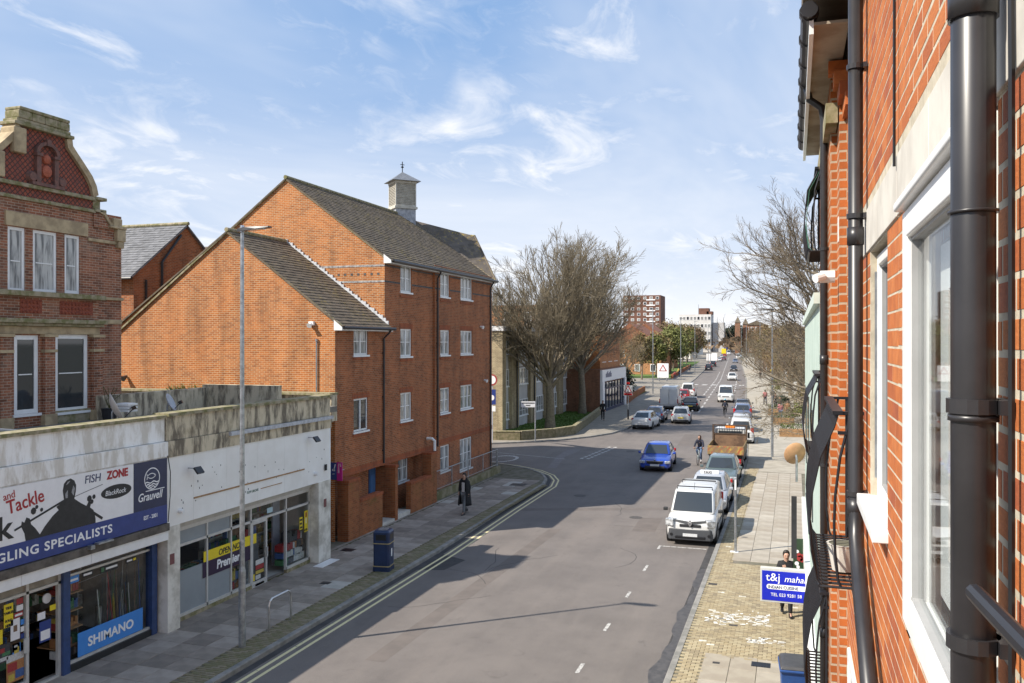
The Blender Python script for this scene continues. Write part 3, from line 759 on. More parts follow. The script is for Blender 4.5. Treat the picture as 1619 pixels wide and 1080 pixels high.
# roof turret, turned 45 degrees
RT = Matrix.Translation(Vector(B(VR, 43.4, 0))) @ Matrix.Rotation(R(45), 4, 'Z')
def turned(mb): mb.v = [tuple(RT @ Vector(p)) for p in mb.v]; return mb
b = MB().box(-.58, .58, -.58, .58, 13.4, 14.85); turned(b).build('turret_base', mat('weathered_lead', (.26, .27, .30), .6, .2, col2=(.42, .43, .46), nscale=5, bumps=.3), blk)
b = MB().box(-.66, .66, -.66, .66, 14.85, 14.97); b.box(-.55, .55, -.55, .55, 14.97, 16.25)
b.box(-.62, .62, -.62, .62, 16.25, 16.38); b.box(-.6, .6, -.6, .6, 14.97, 15.06)
for sx in (-1, 1):
    for sy in (-1, 1): b.box(sx*.6-.07*(sx > 0)-.0, sx*.6+.07*(sx < 0), sy*.6-.07*(sy > 0), sy*.6+.07*(sy < 0), 15.06, 16.25)
tur = turned(b).build('turret', mat('cream_turret_paint', (.55, .52, .45), .6, col2=(.42, .39, .33), nscale=3), blk)
b = MB()
for k in range(13):
    z = 15.1+k*.088
    for s in (-1, 1): b.box(-.53, .53, s*.555-.02, s*.555+.02, z, z+.05); b.box(s*.555-.02, s*.555+.02, -.53, .53, z, z+.05)
parts(turned(b), 'louvre', mat('louvre_slat', (.40, .37, .31), .7, var=.3), tur)
b = MB(); e = .82; b.add([(-e, -e, 16.38), (e, -e, 16.38), (e, e, 16.38), (-e, e, 16.38), (0, 0, 16.98)], [(3, 2, 1, 0), (0, 1, 4), (1, 2, 4), (2, 3, 4), (3, 0, 4)])
turned(b).build('turret_roof', mat('turret_slate', (.17, .18, .20), .5, var=.2), tur)
b = MB().tube([(0, 0, 16.95), (0, 0, 17.55)], .025, 6); b.tube([(0, 0, 17.2), (0, 0, 17.24), (0, 0, 17.3)], [.03, .1, .03], 8); b.tube([(-.12, 0, 17.38), (.12, 0, 17.38)], .02, 5)
turned(b).build('finial', M['iron'], tur)
b = MB()
for u, z in ((43.0, 8.3), (43.6, 5.4)): b.tube([(VF+.1, u, z), (VF+.3, u-.05, z-.05)], [.05, .09], 8)
parts(shift(b), 'security_light', M['white'], blk)
# low walls, door, meter opening at the entrance
wl = empty('entrance_wall', (-15.6, 28, 0), 0, 'mossy red brick walls screening the entrance of the apartment block', 'wall')
def S2(mb): return shift(mb, 15.6, -28)
b = MB(); b.box(-16.06, -15.6, 28.0, 28.85, 0, 2.27); b.box(-15.83, -15.6, 28.86, 30.75, 0, 1.42)
b.box(-16.06, -15.6, 31.9, 32.14, 0, 2.3); b.box(-15.83, -15.6, 33.4, 35.6, .0, 1.36); b.box(-16.06, -15.62, 35.6, 36.25, 0, 2.35)
b.box(-16.55, -16.07, 31.9, 32.13, 0, 2.3)
parts(S2(b), 'brick_wall', M['br_mossy'], wl)
b = MB()
for x0, x1, y0, y1, z in ((-16.08, -15.57, 27.98, 28.86, 2.27), (-15.86, -15.57, 28.88, 30.77, 1.42), (-16.08, -15.57, 31.88, 32.16, 2.3), (-15.86, -15.57, 33.38, 35.59, 1.36), (-16.08, -15.59, 35.6, 36.28, 2.35)): b.box(x0, x1, y0, y1, z, z+.1)
parts(S2(b), 'brick_coping', M['br_soldier'], wl)
b = MB().box(-16.5, -15.62, 30.76, 31.89, 0, .22); b.box(-16.5, -15.62, 32.15, 33.39, 0, .3); parts(S2(b), 'step', M['concrete'], wl)
b = MB().box(-16.57, -16.5, 31.35, 32.15-.27, .3, 2.3)
dr = S2(b).build('door', M['door_blue'], wl)
b = MB()
for z in (.45, 1.3): b.box(-16.5, -16.485, 31.42, 31.82, z, z+.7)
parts(S2(b), 'door_panel', mat('blue_panel', (.06, .15, .32), .45, var=.1), dr)
b = MB().box(-16.45, -16.4, 32.55, 32.95, .35, 1.15); S2(b).build('meter_box', M['white'], wl)
b = MB().box(-16.62, -16.56, 27.95, 33.5, .1, 2.6); S2(b).build('recess_wall', M['br_red'], wl)
b = MB().tube([(-15.62, 36.0, 2.5), (-15.62, 36.0, 2.95), (-15.75, 36.0, 3.05), (-16.0, 36.0, 3.05)], .07, 8); S2(b).build('white_pipe', M['white'], wl)
# ---- retaining wall with railing
rw = empty('railed_wall', (-15.9, 36.3, 0), 0, 'low concrete wall with grey metal railing along the apartment block', 'railing')
b = MB().box(-16.0, -15.75, 36.28, 45.6, 0, .48); b.box(-19.5, -16.01, 45.35, 45.6, 0, .48); shift(b, 15.9, -36.3).build('low_wall', mat('mossy_concrete', (.27, .23, .15), .95, col2=(.13, .12, .05), nscale=2, bumps=.4), rw)
for (u, v) in [(36.5, -15.88)]+[(36.5+2.2*k, -15.88) for k in range(1, 5)]+[(45.45, -15.88), (45.45, -17.4), (45.45, -19.2)]:
    MB().tube([(v+15.9, u-36.3, .4), (v+15.9, u-36.3, 1.42)], .028, 6).build('post', M['galv'], rw)
b = MB().tube([(-15.88, 36.5, 1.42), (-15.88, 45.45, 1.42), (-19.2, 45.45, 1.42)], .025, 6); b.tube([(-15.88, 36.5, .58), (-15.88, 45.45, .58), (-19.2, 45.45, .58)], .018, 6)
shift(b, 15.9, -36.3).build('rail', M['galv'], rw)
b = MB()
for k in range(88): b.tube([(-15.88, 36.6+k*.1, .58), (-15.88, 36.6+k*.1, 1.42)], .0045, 3, caps=False)
shift(b, 15.9, -36.3).build('railing_bar', M['galv'], rw)['kind'] = 'stuff'
# ---- lower gabled house in front of the block
hs = empty('gabled_house', (-16.1, 27.9, 0), 0, 'lower orange brick gabled house joined to the tall block', 'building')
def S3(mb): return shift(mb, 16.1, -27.9)
H0, H1 = 27.9, 31.9
b = MB(); b.poly([(-25.9, H0, 0), (VF, H0, 0), (VF, H0, 8.3), (VR, H0, 11.74), (-25.9, H0, 8.3)]); S3(b).build('gable_wall', M['br_orange'], hs)
hw_ = [(29.3, 30.48, 6.97, 8.04), (29.3, 30.48, 4.0, 5.28)]
b = MB(); wall(b, at(FX, VF, 0, 0), H0, H1, 2.62, 8.3, hw_); b.quad((VF-.6, H0, 2.62), (VF-.6, H1, 2.62), (VF, H1, 2.62), (VF, H0, 2.62)); wall(b, at(FX, VF-.45, 0, 0), H0, H1, 0, 2.62)
S3(b).build('brick_wall', M['br_red'], hs)
b = MB().box(VF-.01, VF+.02, H0+.002, H1, 2.4, 2.63)
for w in hw_: b.box(VF, VF+.012, w[0]-.1, w[1]+.1, w[3]+.005, w[3]+.2); b.box(VF, VF+.03, w[0]-.06, w[1]+.06, w[2]-.18, w[2]-.08)
parts(S3(b), 'soldier_course', M['br_soldier'], hs)
FH = Matrix.Translation((16.1, -27.9, 0))
window(hs, FH @ at(FX, VF, 0, 0), 29.3, 6.97, 1.18, 1.07, 2, (.5,), 'curtain', .07, .05)
window(hs, FH @ at(FX, VF, 0, 0), 29.3, 4.0, 1.18, 1.28, 2, (), 'glass', .07, .05)
window(hs, FH @ at(FX, VF-.45, 0, 0), 28.95, 1.75, .9, .7, 2, (), 'glass', .06, .03, False)
Ze = 8.3-.34*.732
def deck3(pts, m): 
    b = MB(); P = [Vector(p) for p in pts]; n = (P[1]-P[0]).cross(P[2]-P[0]).normalized()
    if n.z < 0: P = P[::-1]; n = -n
    b.loft([[p-n*.06 for p in P], P]); return S3(b).build('roof', m, hs)
deck3([(VF+.34, H0-.08, Ze), (VF+.34, H1+.05, Ze), (VR, H1+.05, 11.78), (VR, H0-.08, 11.78)], M['slate_l'])
deck3([(-26.24, H0-.08, Ze), (-26.24, H1+.05, Ze), (VR, H1+.05, 11.78), (VR, H0-.08, 11.78)], M['slate_l'])
up3 = Vector((VR-VF-.34, 0, 11.78-Ze)); slates(hs, (VF+.34+16.1, -.08, Ze), (0, 1, 0), H1-H0+.1, up3, up3.length, M['slate_l'], seed=8)
b = MB()
for k in range(9): b.tube([(VR, H0-.1+k*.45, 11.82), (VR, H0-.1+k*.45+.44, 11.82)], .09, 8)
parts(S3(b), 'ridge_tile', M['mossstone'], hs)
b = MB()
for sgn, ve in ((1, VF+.3), (-1, -26.2)):
    rr = [[(VR+(ve-VR)*t, H0-.02+dy, 11.72-.732*abs(ve-VR)*t+dz) for dy, dz in ((-.05, -.03), (.06, -.03), (.06, .05), (-.05, .05))] for t in (0, 1)]
    if sgn < 0: rr = [r[::-1] for r in rr]
    b.loft(rr)
S3(b).build('verge', M['mossstone'], hs)
b = MB(); k = 0
while k*.13 < 4.9:      # stepped lead flashing against the block
    x = VF+.2-k*.13; z = Ze+(VF+.34-x)*.732
    b.box(x-.13, x, 31.86, 31.914, z-.03, z+.20+.03*((k*7) % 3)); b.quad((x-.13, 31.55, z+.06), (x, 31.55, z+.03-.05), (x, 31.87, z+.03), (x-.13, 31.87, z+.13)); k += 1
S3(b).build('stepped_flashing', mat('whitened_lead', (.60, .61, .63), .6, var=.25, nscale=9), hs)
b = MB().box(VF+.02, VF+.3, H0-.02, H1+.2, Ze-.14, Ze-.02); b.prism([(VF, Ze-.14), (VF+.34, Ze-.14), (VF+.34, Ze-.02), (VF, 8.3)], 'y', H0-.09, H0-.021); S3(b).build('fascia_board', M['white'], hs)
b = MB().tube([(VF+.38, H0-.02, Ze-.03), (VF+.38, H1+.25, Ze-.03)], .065, 8); S3(b).build('gutter', M['pipe'], hs)
b = MB().tube([(VF+.38, 31.75, Ze-.06), (VF+.3, 31.75, Ze-.2), (VF+.06, 31.75, Ze-.42), (VF+.06, 31.75, 2.5)], .042, 8)
for z in (3, 5.2, 7): b.box(VF, VF+.07, 31.69, 31.81, z, z+.05)
S3(b).build('downpipe', M['pipe'], hs)
b = MB().tube([(-16.85, H0-.05, 5.6), (-16.85, H0-.05, 7.55)], .03, 6); b.tube([(-16.85, H0-.05, 7.5), (-16.85, H0-.05, 7.6)], .05, 8); S3(b).build('vent_pipe', M['galv'], hs)
b = MB().box(-17.15, -16.95, H0-.12, H0, 8.1, 8.25); b.tube([(-17.05, H0-.1, 8.15), (-17.05, H0-.25, 8.08)], [.06, .1], 10); S3(b).build('security_lamp', M['white'], hs)
b = MB().tube([(-25.6, H0-.03, 6.1), (-25.6, H0-.25, 6.0)], [.05, .12], 10); S3(b).build('floodlight', M['pipe'], hs)
# ---- grey slated house behind
rh = empty('slate_roofed_house', (-28.0, 33.5, 0), 0, 'brick house with pale grey slate roof behind the orange gable', 'building')
def S4(mb): return shift(mb, 28, -33.5)
b = MB(); b.poly([(-28, 30.9, 0), (-28, 37.7, 0), (-28, 37.7, 10.6), (-28, 34.3, 13.1), (-28, 30.9, 10.6)]); b.quad((-28, 30.9, 0), (-28, 30.9, 10.6), (-45, 30.9, 10.6), (-45, 30.9, 0)); S4(b).build('brick_wall', M['br_red'], rh)
b = MB(); t = .06
for s in (-1, 1):
    ye = 34.3+s*3.75; P = [Vector((-27.85, ye, 10.34)), Vector((-45, ye, 10.34)), Vector((-45, 34.3, 13.14)), Vector((-27.85, 34.3, 13.14))]
    n = (P[1]-P[0]).cross(P[2]-P[0]).normalized()
    if n.z < 0: P = P[::-1]; n = -n
    b.loft([[p-n*t for p in P], P])
S4(b).build('roof', M['slate_g'], rh)
upg = Vector((0, 3.75, 2.8)); slates(rh, (28-27.85, 34.3-3.75-33.5, 10.34), (-1, 0, 0), 8, upg, upg.length, M['slate_g'], .22, .3, 12)
b = MB()
for k in range(20): b.tube([(-27.8-k*.45, 34.3, 13.2), (-27.8-k*.45-.44, 34.3, 13.2)], .09, 8)
parts(S4(b), 'ridge_tile', M['mossstone'], rh)
b = MB().tube([(-27.75, 30.5, 10.3), (-45, 30.5, 10.3)], .07, 8); b.tube([(-27.92, 31.6, 10.3), (-27.92, 31.6, 0)], .05, 8)
b.tube([(-27.9, 33.9, 12.6), (-27.9, 32.6, 11.2), (-27.9, 32.6, 5)], .06, 8); S4(b).build('downpipe', M['pipe'], rh)
lr = empty('low_slate_roof', (-28, 37.8, 0), 0, 'small dark slate roof with lead edge between the orange gables', 'building')
b = MB(); b.box(-32, -25.6, 36.5, 42, 0, 10.4); shift(b, 28, -37.8).build('brick_wall', M['br_red'], lr)
b = MB(); b.add([(-32, 36.1, 10.3), (-25.4, 36.1, 10.3), (-25.4, 39.2, 12.7), (-32, 39.2, 12.7), (-32, 42.3, 10.3), (-25.4, 42.3, 10.3)], [(0, 1, 2, 3), (3, 2, 5, 4), (1, 5, 2)]); shift(b, 28, -37.8).build('roof', M['slate'], lr)
b = MB().tube([(-28.0, 36.0, 10.4), (-28.0, 39.1, 12.85)], .14, 6); shift(b, 28, -37.8).build('lead_edge', M['lead'], lr)

# ---- old red brick villa with a shaped gable (set back behind the shops)
vl = empty('shaped_gable_villa', (-20, 18.6, 0), 0, 'old sooty red brick villa with a curved stone-edged gable', 'building')
def S5(mb): return shift(mb, 20, -18.6)
up_h = [(17.48, 18.03, 8.86, 10.6), (18.28, 19.09, 8.88, 10.6), (19.36, 19.91, 8.9, 10.6)]
b = MB(); wall(b, at(FX, -20, 0, 0), 13.0, 21.55, 0, 11.4, up_h+[(15.4, 16.0, 8.86, 10.6), (16.4, 17.1, 8.86, 10.6)], .1)
b.quad((-20, 21.55, 0), (-29, 21.55, 0), (-29, 21.55, 11.2), (-20, 21.55, 11.2))
S5(b).build('brick_wall', M['br_old'], vl)
low_h = [(17.34, 18.12, 5.55, 7.67), (18.66, 19.84, 5.5, 7.7), (15.4, 16.6, 5.5, 7.7)]
b = MB(); wall(b, at(FX, -19.62, 0, 0), 14.6, 20.24, 5.0, 8.8, low_h, .12)
b.quad((-19.62, 20.24, 5), (-20, 20.24, 5), (-20, 20.24, 8.8), (-19.62, 20.24, 8.8)); S5(b).build('bay_wall', M['br_old'], vl)
FV = Matrix.Translation((20, -18.6, 0))
for a, c, z0, z1 in up_h: window(vl, FV @ at(FX, -20, 0, 0), a, z0, c-a, z1-z0, 1, (.47,), 'curtain', .085, .03, False)
for a, c, z0, z1 in low_h[:2]: window(vl, FV @ at(FX, -19.62, 0, 0), a, z0, c-a, z1-z0, 1, (.5,), 'glass', .12, .03, True, 'white')
b = MB().box(-20, -19.94, 17.38, 20.17, 10.62, 11.0); S5(b).build('stone_lintel', M['stone'], vl)
for nm, x0, x1, y0, y1, z0, z1, m in (('sill_band', -19.62, -19.45, 14.6, 20.36, 8.72, 8.86, 'mossstone'), ('cornice', -19.62, -19.38, 14.6, 20.36, 8.0, 8.12, 'mossstone'), ('cornice', -19.62, -19.46, 14.6, 20.3, 7.92, 8.0, 'mossstone'), ('stone_frieze', -19.62, -19.57, 14.6, 20.24, 7.7, 7.92, 'stone'),
    ('string_course', -20, -19.93, 20.26, 21.58, 8.77, 8.86, 'stone'), ('string_course', -20, -19.96, 20.26, 21.55, 8.04, 8.17, 'stone'), ('string_course', -20, -19.95, 20.2, 21.55, 10.5, 10.6, 'stone'), ('moulding', -20, -19.9, 16.7, 20.45, 11.72, 11.83, 'mossstone'), ('moulding', -20, -19.92, 16.7, 20.45, 11.36, 11.46, 'mossstone')):
    S5(MB().box(x0, x1, y0, y1, z0, z1)).build(nm, M[m], vl, bevel=.015)
for a, c in ((17.52, 18.21), (18.82, 20.0)):   # terracotta panels
    o = S5(MB().box(-19.62, -19.6, a, c, 8.26, 8.64)).build('terracotta_panel', mat('terracotta', (.30, .075, .035), .8, col2=(.16, .04, .025), nscale=22, bumps=.8), vl)
    q = MB()
    for k in range(int((c-a)/.12)):
        for j in range(3): q.tube([(-19.6, a+.07+k*.12, 8.32+j*.12), (-19.57, a+.07+k*.12, 8.32+j*.12)], [.05, .02], 6)
    S5(q).build('panel_relief', MATS['terracotta'], o)
for u in (17.0, 18.39, 20.1):   # pilasters with caps between the bay windows
    S5(MB().box(-19.62, -19.5, u-.17, u+.17, 5.0, 7.66)).build('pilaster', M['br_old'], vl)
    parts(S5(MB().box(-19.62, -19.46, u-.21, u+.21, 7.2, 7.28).box(-19.62, -19.45, u-.23, u+.23, 7.62, 7.7).box(-19.62, -19.46, u-.21, u+.21, 5.0, 5.5)), 'pilaster_cap', M['stone'], vl)
# gable wall, coping and niche
half = [(1.84, 11.4), (1.82, 11.85), (1.74, 12.13), (1.58, 12.39), (1.30, 12.68), (1.0, 12.98), (.86, 13.13), (.83, 13.36)]
C0 = 18.57
out = [(C0+a, z) for a, z in half]+[(C0-a, z) for a, z in reversed(half)]
tiles = lambda nt, vec, c: c
mt, nt_, bb = _new('diamond_tile'); vv = coords(nt_, True)
rm_ = nt_.nodes.new('ShaderNodeMapping'); rm_.inputs['Rotation'].default_value = (0, 0, R(45)); lk(nt_, vv, rm_.inputs[0])
br_ = nt_.nodes.new('ShaderNodeTexBrick'); br_.offset = 0; lk(nt_, rm_.outputs[0], br_.inputs['Vector'])
for k_, v_ in (('Scale', 1), ('Mortar Size', .014), ('Brick Width', .115), ('Row Height', .115), ('Mortar Smooth', .2)): br_.inputs[k_].default_value = v_
br_.inputs['Color1'].default_value = (.30, .075, .04, 1); br_.inputs['Color2'].default_value = (.22, .055, .035, 1); br_.inputs['Mortar'].default_value = (.06, .035, .03, 1)
lk(nt_, tmix(nt_, tramp(nt_, tnoise(nt_, vv, 3, 5, .7), .5, .75, 0, .6), br_.outputs['Color'], (.12, .07, .06)), bb.inputs['Base Color']); bb.inputs['Roughness'].default_value = .8
bump(nt_, bb, tmul(nt_, 1.0, br_.outputs['Fac'], 'SUBTRACT'), 1.0, .02)
b = MB(); b.prism([(y, z) for y, z in out], 'x', -20.3, -20.0); S5(b).build('gable_wall', mt, vl)
cop = lambda pts, w: [[(x, y+w*dy, z+dz) for x, dy, dz in ((-20.34, 0, 0), (-19.9, 0, 0), (-19.9, .13/w if w else 0, .03), (-20.34, .13/w if w else 0, .03))] for y, z in pts]
for s in (1, -1):
    rings = []
    for i, (a, z) in enumerate(half[1:]):
        y = C0+s*a; o_ = s*.12
        q = [(-20.34, y-s*.05, z-.03), (-19.9, y-s*.05, z-.03), (-19.88, y+o_, z+.05), (-20.34, y+o_, z+.05)]
        rings.append(q if s < 0 else q[::-1])
    S5(MB().loft(rings)).build('gable_coping', M['stone'], vl, smooth=False)
blocks = [(-.98, 13.36, .98, 13.46, .16), (-.86, 13.46, .86, 13.62, .12)]
S5(MB().box(-20.42, -19.84, C0-1.0, C0+1.0, 13.36, 13.46).box(-20.4, -19.88, C0-.9, C0+.9, 13.46, 13.56)).build('gable_cap', M['mossstone'], vl, bevel=.02)
for k in range(4): S5(MB().box(-20.38, -19.86, C0-.86+k*.43, C0-.86+k*.43+.425, 13.56, 13.78)).build('cap_stone', M['mossstone'], vl, bevel=.03)
S5(MB().box(-20.4, -19.84, C0-.84, C0+.84, 13.78, 13.88)).build('gable_cap', M['mossstone'], vl, bevel=.03)
# shell niche in the gable
b = MB(); N0 = 18.7
for s in (-1, 1): b.box(-20, -19.9, N0+s*.3-.07, N0+s*.3+.07, 11.9, 12.72); b.box(-20, -19.86, N0+s*.3-.1, N0+s*.3+.1, 12.66, 12.74)
pts = [(N0+.3*math.cos(t), 12.74+.26*math.sin(t)) for t in np.linspace(0, math.pi, 9)]
b.loft([[(-20, y, z), (-19.88, y, z), (-19.88, N0+(y-N0)*1.35, 12.74+(z-12.74)*1.35), (-20, N0+(y-N0)*1.35, 12.74+(z-12.74)*1.35)] for y, z in pts])
b.box(-20, -19.85, N0-.07, N0+.07, 12.98, 13.16); b.box(-20, -19.86, N0-.55, N0+.55, 11.83, 11.92)
for s in (-1, 1): b.tube([(-20, N0+s*.5, 12.05), (-19.88, N0+s*.5, 12.05)], [.17, .12], 10)
nich = S5(b).build('gable_niche', mat('purple_brick_relief', (.20, .095, .075), .85, col2=(.12, .07, .06), nscale=9, bumps=.5), vl)
b = MB(); b.tube([(-20, N0, 12.28), (-19.93, N0, 12.28), (-19.89, N0, 12.28)], [.19, .16, .04], 12); b.tube([(-20, N0, 12.62), (-19.93, N0, 12.62), (-19.89, N0, 12.62)], [.15, .12, .03], 10)
S5(b).build('carved_shell', mat('red_terracotta', (.42, .12, .065), .8, col2=(.30, .08, .045), nscale=20, bumps=.7), nich)
# stepped shoulder, corner corbel
S5(MB().box(-20.3, -19.88, 20.4, 20.85, 11.76, 11.86).box(-20.3, -19.98, 20.4, 20.68, 11.5, 11.76).box(-20.3, -19.9, 20.4, 20.85, 11.4, 11.5)).build('shoulder_stone', M['mossstone'], vl, bevel=.02)
S5(MB().prism([(20.4, 10.95), (21.2, 10.95), (21.2, 11.02), (21.0, 11.06), (20.88, 11.18), (20.76, 11.34), (20.6, 11.38), (20.4, 11.38)], 'x', -20.3, -19.95)).build('shoulder_wall', M['br_old'], vl)
S5(MB().prism([(21.22, 11.025), (21.22, 11.12), (21.04, 11.15), (20.95, 11.24), (20.83, 11.41), (20.62, 11.46), (20.62, 11.385), (20.76, 11.345), (20.88, 11.185), (21.0, 11.065)], 'x', -20.32, -19.9)).build('scroll_coping', M['stone'], vl)
S5(MB().box(-20.3, -19.86, 21.1, 21.45, 11.0, 11.3).box(-20.3, -19.84, 20.95, 21.62, 10.98, 11.06).box(-20.3, -19.86, 21.25, 21.6, 10.6, 10.98).box(-20.2, -19.88, 21.3, 21.55, 10.4, 10.6)).build('corner_corbel', M['stone'], vl, bevel=.025)
b = MB(); b.add([(-20.3, 12.6, 11.2), (-20.3, 17.0, 11.2), (-24, 17.0, 14.2), (-24, 12.6, 14.2)], [(3, 2, 1, 0)]); b.add([(-20.3, 16.9, 11.3), (-20.3, C0, 13.5), (-24, C0, 13.6), (-24, 16.9, 11.3)], [(0, 1, 2, 3)][::-1]); b.add([(-20.3, 17.0, 11.2), (-20.3, 21.5, 11.0), (-24.6, 21.5, 11.2), (-24.6, C0, 13.5), (-20.3, C0, 13.5)], [(0, 1, 2, 3, 4)])
S5(b).build('roof', M['slate_y'], vl)
slates(vl, (20-20.3, 13-18.6, 11.2), (0, 1, 0), 4.2, (-3.7, 0, 3.0), 4.4, M['slate_y'], .22, .28, 15)
S5(MB().box(-20.34, -19.86, 16.75, 17.3, 11.86, 12.55).box(-20.36, -19.84, 17.55, 17.95, 12.6, 13.3)).build('kneeler_stone', M['stone'], vl, bevel=.04)
# ------------------------------------------------------------------ the two flat-roofed shops
VS = -15.05; VG = -15.42
M['signwhite'] = mat('sign_white', (.80, .79, .79), .4, var=.05)
M['navy'] = mat('sign_navy', (.022, .032, .085), .35, var=.15)
M['royal'] = mat('sign_royal_blue', (.03, .055, .22), .35, var=.12)
M['txt_w'] = mat('letter_white', (.80, .80, .80), .5, var=0)
M['txt_k'] = mat('letter_black', (.02, .02, .022), .5, var=0)
M['txt_r'] = mat('letter_red', (.35, .015, .02), .5, var=0)
M['txt_n'] = mat('letter_navy', (.03, .04, .11), .5, var=0)
M['shim'] = mat('sign_sky_blue', (.06, .25, .66), .35, var=.05)
M['y'] = mat('sign_yellow', (.78, .60, .02), .45, var=.06)
M['purple'] = mat('sign_purple', (.03, .014, .045), .5, var=.1)
M['frost'] = mat('frosted_film', (.27, .30, .32), .35, var=.08, nscale=2)
M['floor'] = mat('shop_floor', (.16, .15, .14), .6, var=.2)
M['inner'] = mat('shop_inner_wall', (.50, .49, .46), .8, var=.1)
M['shelf'] = mat('shop_shelf', (.55, .54, .50), .6, var=.1)
M['wood'] = mat('shelf_wood', (.38, .22, .10), .6, var=.25)
GOODS = [mat('goods_'+n, c, .5, var=.25, nscale=25) for n, c in (('red', (.36, .04, .04)), ('blue', (.06, .12, .30)), ('green', (.07, .20, .09)), ('yellow', (.55, .42, .08)), ('white', (.6, .6, .58)), ('black', (.05, .05, .055)), ('brown', (.22, .13, .08)), ('orange', (.42, .19, .07)))]
def SH(mb, u0): return shift(mb, -VS, -u0)
def poster(parent, org, x, y0, y1, z0, z1, m, bits=(), name='poster'):
    o = MB().box(x-.004, x, y0, y1, z0, z1); o = shift(o, *org).build(name, m, parent)
    for k, (a, b, c, d, mm) in enumerate(bits):
        q = MB().box(x, x+.003, y0+(y1-y0)*a, y0+(y1-y0)*b, z0+(z1-z0)*c, z0+(z1-z0)*d); shift(q, *org).build('print', mm, o)
    return o
def stock(parent, org, x0, x1, y0, y1, shelves, seed, h=(.08, .26), w=(.035, .10), d=.12, name='shelf_stock'):
    r = random.Random(seed); mb = MB()
    for z in shelves:
        y = y0
        k = r.randrange(8)
        while y < y1-.05:
            if r.random() < .4: k = r.randrange(8)
            a = r.uniform(*w); mb.box(x1-d, x1, y, y+a-.01, z, z+r.uniform(*h), k); y += a
    o = shift(mb, *org).build(name, GOODS, parent); o['kind'] = 'stuff'; return o
# ---------------- tackle shop
tk = empty('tackle_shop', (VS, 14, 0), 0, 'white rendered fishing tackle shop with a big blue and white sign', 'shop')
T0 = (-VS, -14, 0); S = lambda mb: shift(mb, *T0)
UE1 = 17.74; US = 8.0
S(MB().box(-15.45, VS-.06, US, UE1, 4.98, 5.56)).build('parapet', M['whiterender'], tk)
S(MB().box(-15.5, VS, US, UE1, 5.56, 5.64)).build('parapet_coping', M['mossstone'], tk)
S(MB().box(-15.45, VS+.05, US, UE1+.0, 4.60, 4.97)).build('render_band', M['whiterender'], tk)
S(MB().box(-15.3, VS+.02, US, UE1, 2.93, 4.59)).build('fascia_back', M['whiterender'], tk)
S(MB().box(-15.4, VS+.10, US, UE1, 2.74, 2.92)).build('shutter_box', mat('grimy_metal', (.16, .14, .12), .7, .3, var=.5, nscale=4), tk)
for a, c in ((US, 13.42), (13.43, 15.25), (15.26, UE1)): S(MB().box(-15.35, VS+.06, a, c, 2.50, 2.735)).build('fascia_panel', M['white'], tk)
S(MB().box(-20.0, -15.5, US, 27.0, 5.0, 5.2)).build('flat_roof', mat('roof_felt', (.12, .115, .105), .95, col2=(.20, .18, .15), nscale=1.5, bumps=.3), tk)
S(MB().box(-20, -19.6, 18.4, 20.1, 5.2, 5.55).box(-15.9, -15.5, US, 15.5, 5.2, 5.35)).build('roof_kerb', M['mossstone'], tk)
# signboard with its lettering and pictures
X = VS+.05
sg = S(MB().box(VS+.02, X, US, 16.55, 3.40, 4.57)).build('signboard', M['signwhite'], tk)
def sub(mb, name, m): return S(mb).build(name, m, sg)
sub(MB().box(VS+.02, X+.003, 16.56, 17.70, 3.27, 4.57), 'navy_panel', M['navy'])
sub(MB().box(VS+.02, X+.006, US, 17.70, 2.94, 3.398), 'blue_strip', M['royal'])
def sgt(b, size, m, y, z, **k): return text(b, size, m, sg, (X+VS*-1+.004, y-14, z), '+x', **k)
serif = dict(shear=.06)
sgt('Tackle', .40, M['txt_r'], 13.10, 4.02, rot=R(8), sx=.86, bold=.004)
sgt('and', .22, M['txt_r'], 13.01, 4.31, rot=R(8), sx=.9)
sgt('k', .66, M['txt_k'], 12.86, 3.54, sx=1.1, bold=.012)
sgt('FISH', .255, M['txt_n'], 15.06, 4.33, sx=.98, shear=.1)
sgt('ZONE', .255, M['txt_r'], 15.72, 4.33, sx=.92, bold=.01)
ov = MB().prism([(16.01+.47*math.cos(t), 4.01+.16*math.sin(t)) for t in np.linspace(0, 2*math.pi, 29)[:-1]], 'x', X, X+.004); ov = sub(ov, 'oval_badge', M['txt_k'])
sgt('BlackRock', .165, M['txt_w'], 15.66, 3.95, shear=.2, sx=.92)
sgt('Grauvell', .28, M['txt_w'], 16.68, 3.62, shear=.25, sx=.87, bold=.003)
S(MB().box(X+.004, X+.008, 16.95, 17.60, 3.835, 3.855)).build('underline', M['txt_w'], sg)
rg = MB(); C_ = (17.17, 4.13)
EL = lambda a, b, n=28: [(C_[0]+a*math.cos(t), C_[1]+b*math.sin(t)) for t in np.linspace(0, 2*math.pi, n)]
o1, o2 = EL(.27, .27), EL(.245, .245)
for i in range(27): rg.quad(*[(X+.006, *p) for p in (o1[i], o1[i+1], o2[i+1], o2[i])])
for j, zz in enumerate((4.03, 3.97, 3.915)):   # waves
    w_ = .235-.045*j
    for i in range(16):
        f = lambda q: (X+.006, C_[0]-w_+2*w_*q/16, zz+.018*math.sin(q*.8)); a, c = f(i), f(i+1)
        rg.quad(a, c, (c[0], c[1], c[2]+.028), (a[0], a[1], a[2]+.028))
fo = [(17.00+.30*q/10, 4.19+.06*math.sin(math.pi*q/10)**.8) for q in range(11)]; fi = [(17.00+.30*q/10, 4.19-.06*math.sin(math.pi*q/10)**.8) for q in range(11)]
for A in (fo, fi):
    for i in range(10):
        a, c = A[i], A[i+1]; rg.quad((X+.006, *a), (X+.006, *c), (X+.006, c[0], c[1]+.018), (X+.006, a[0], a[1]+.018))
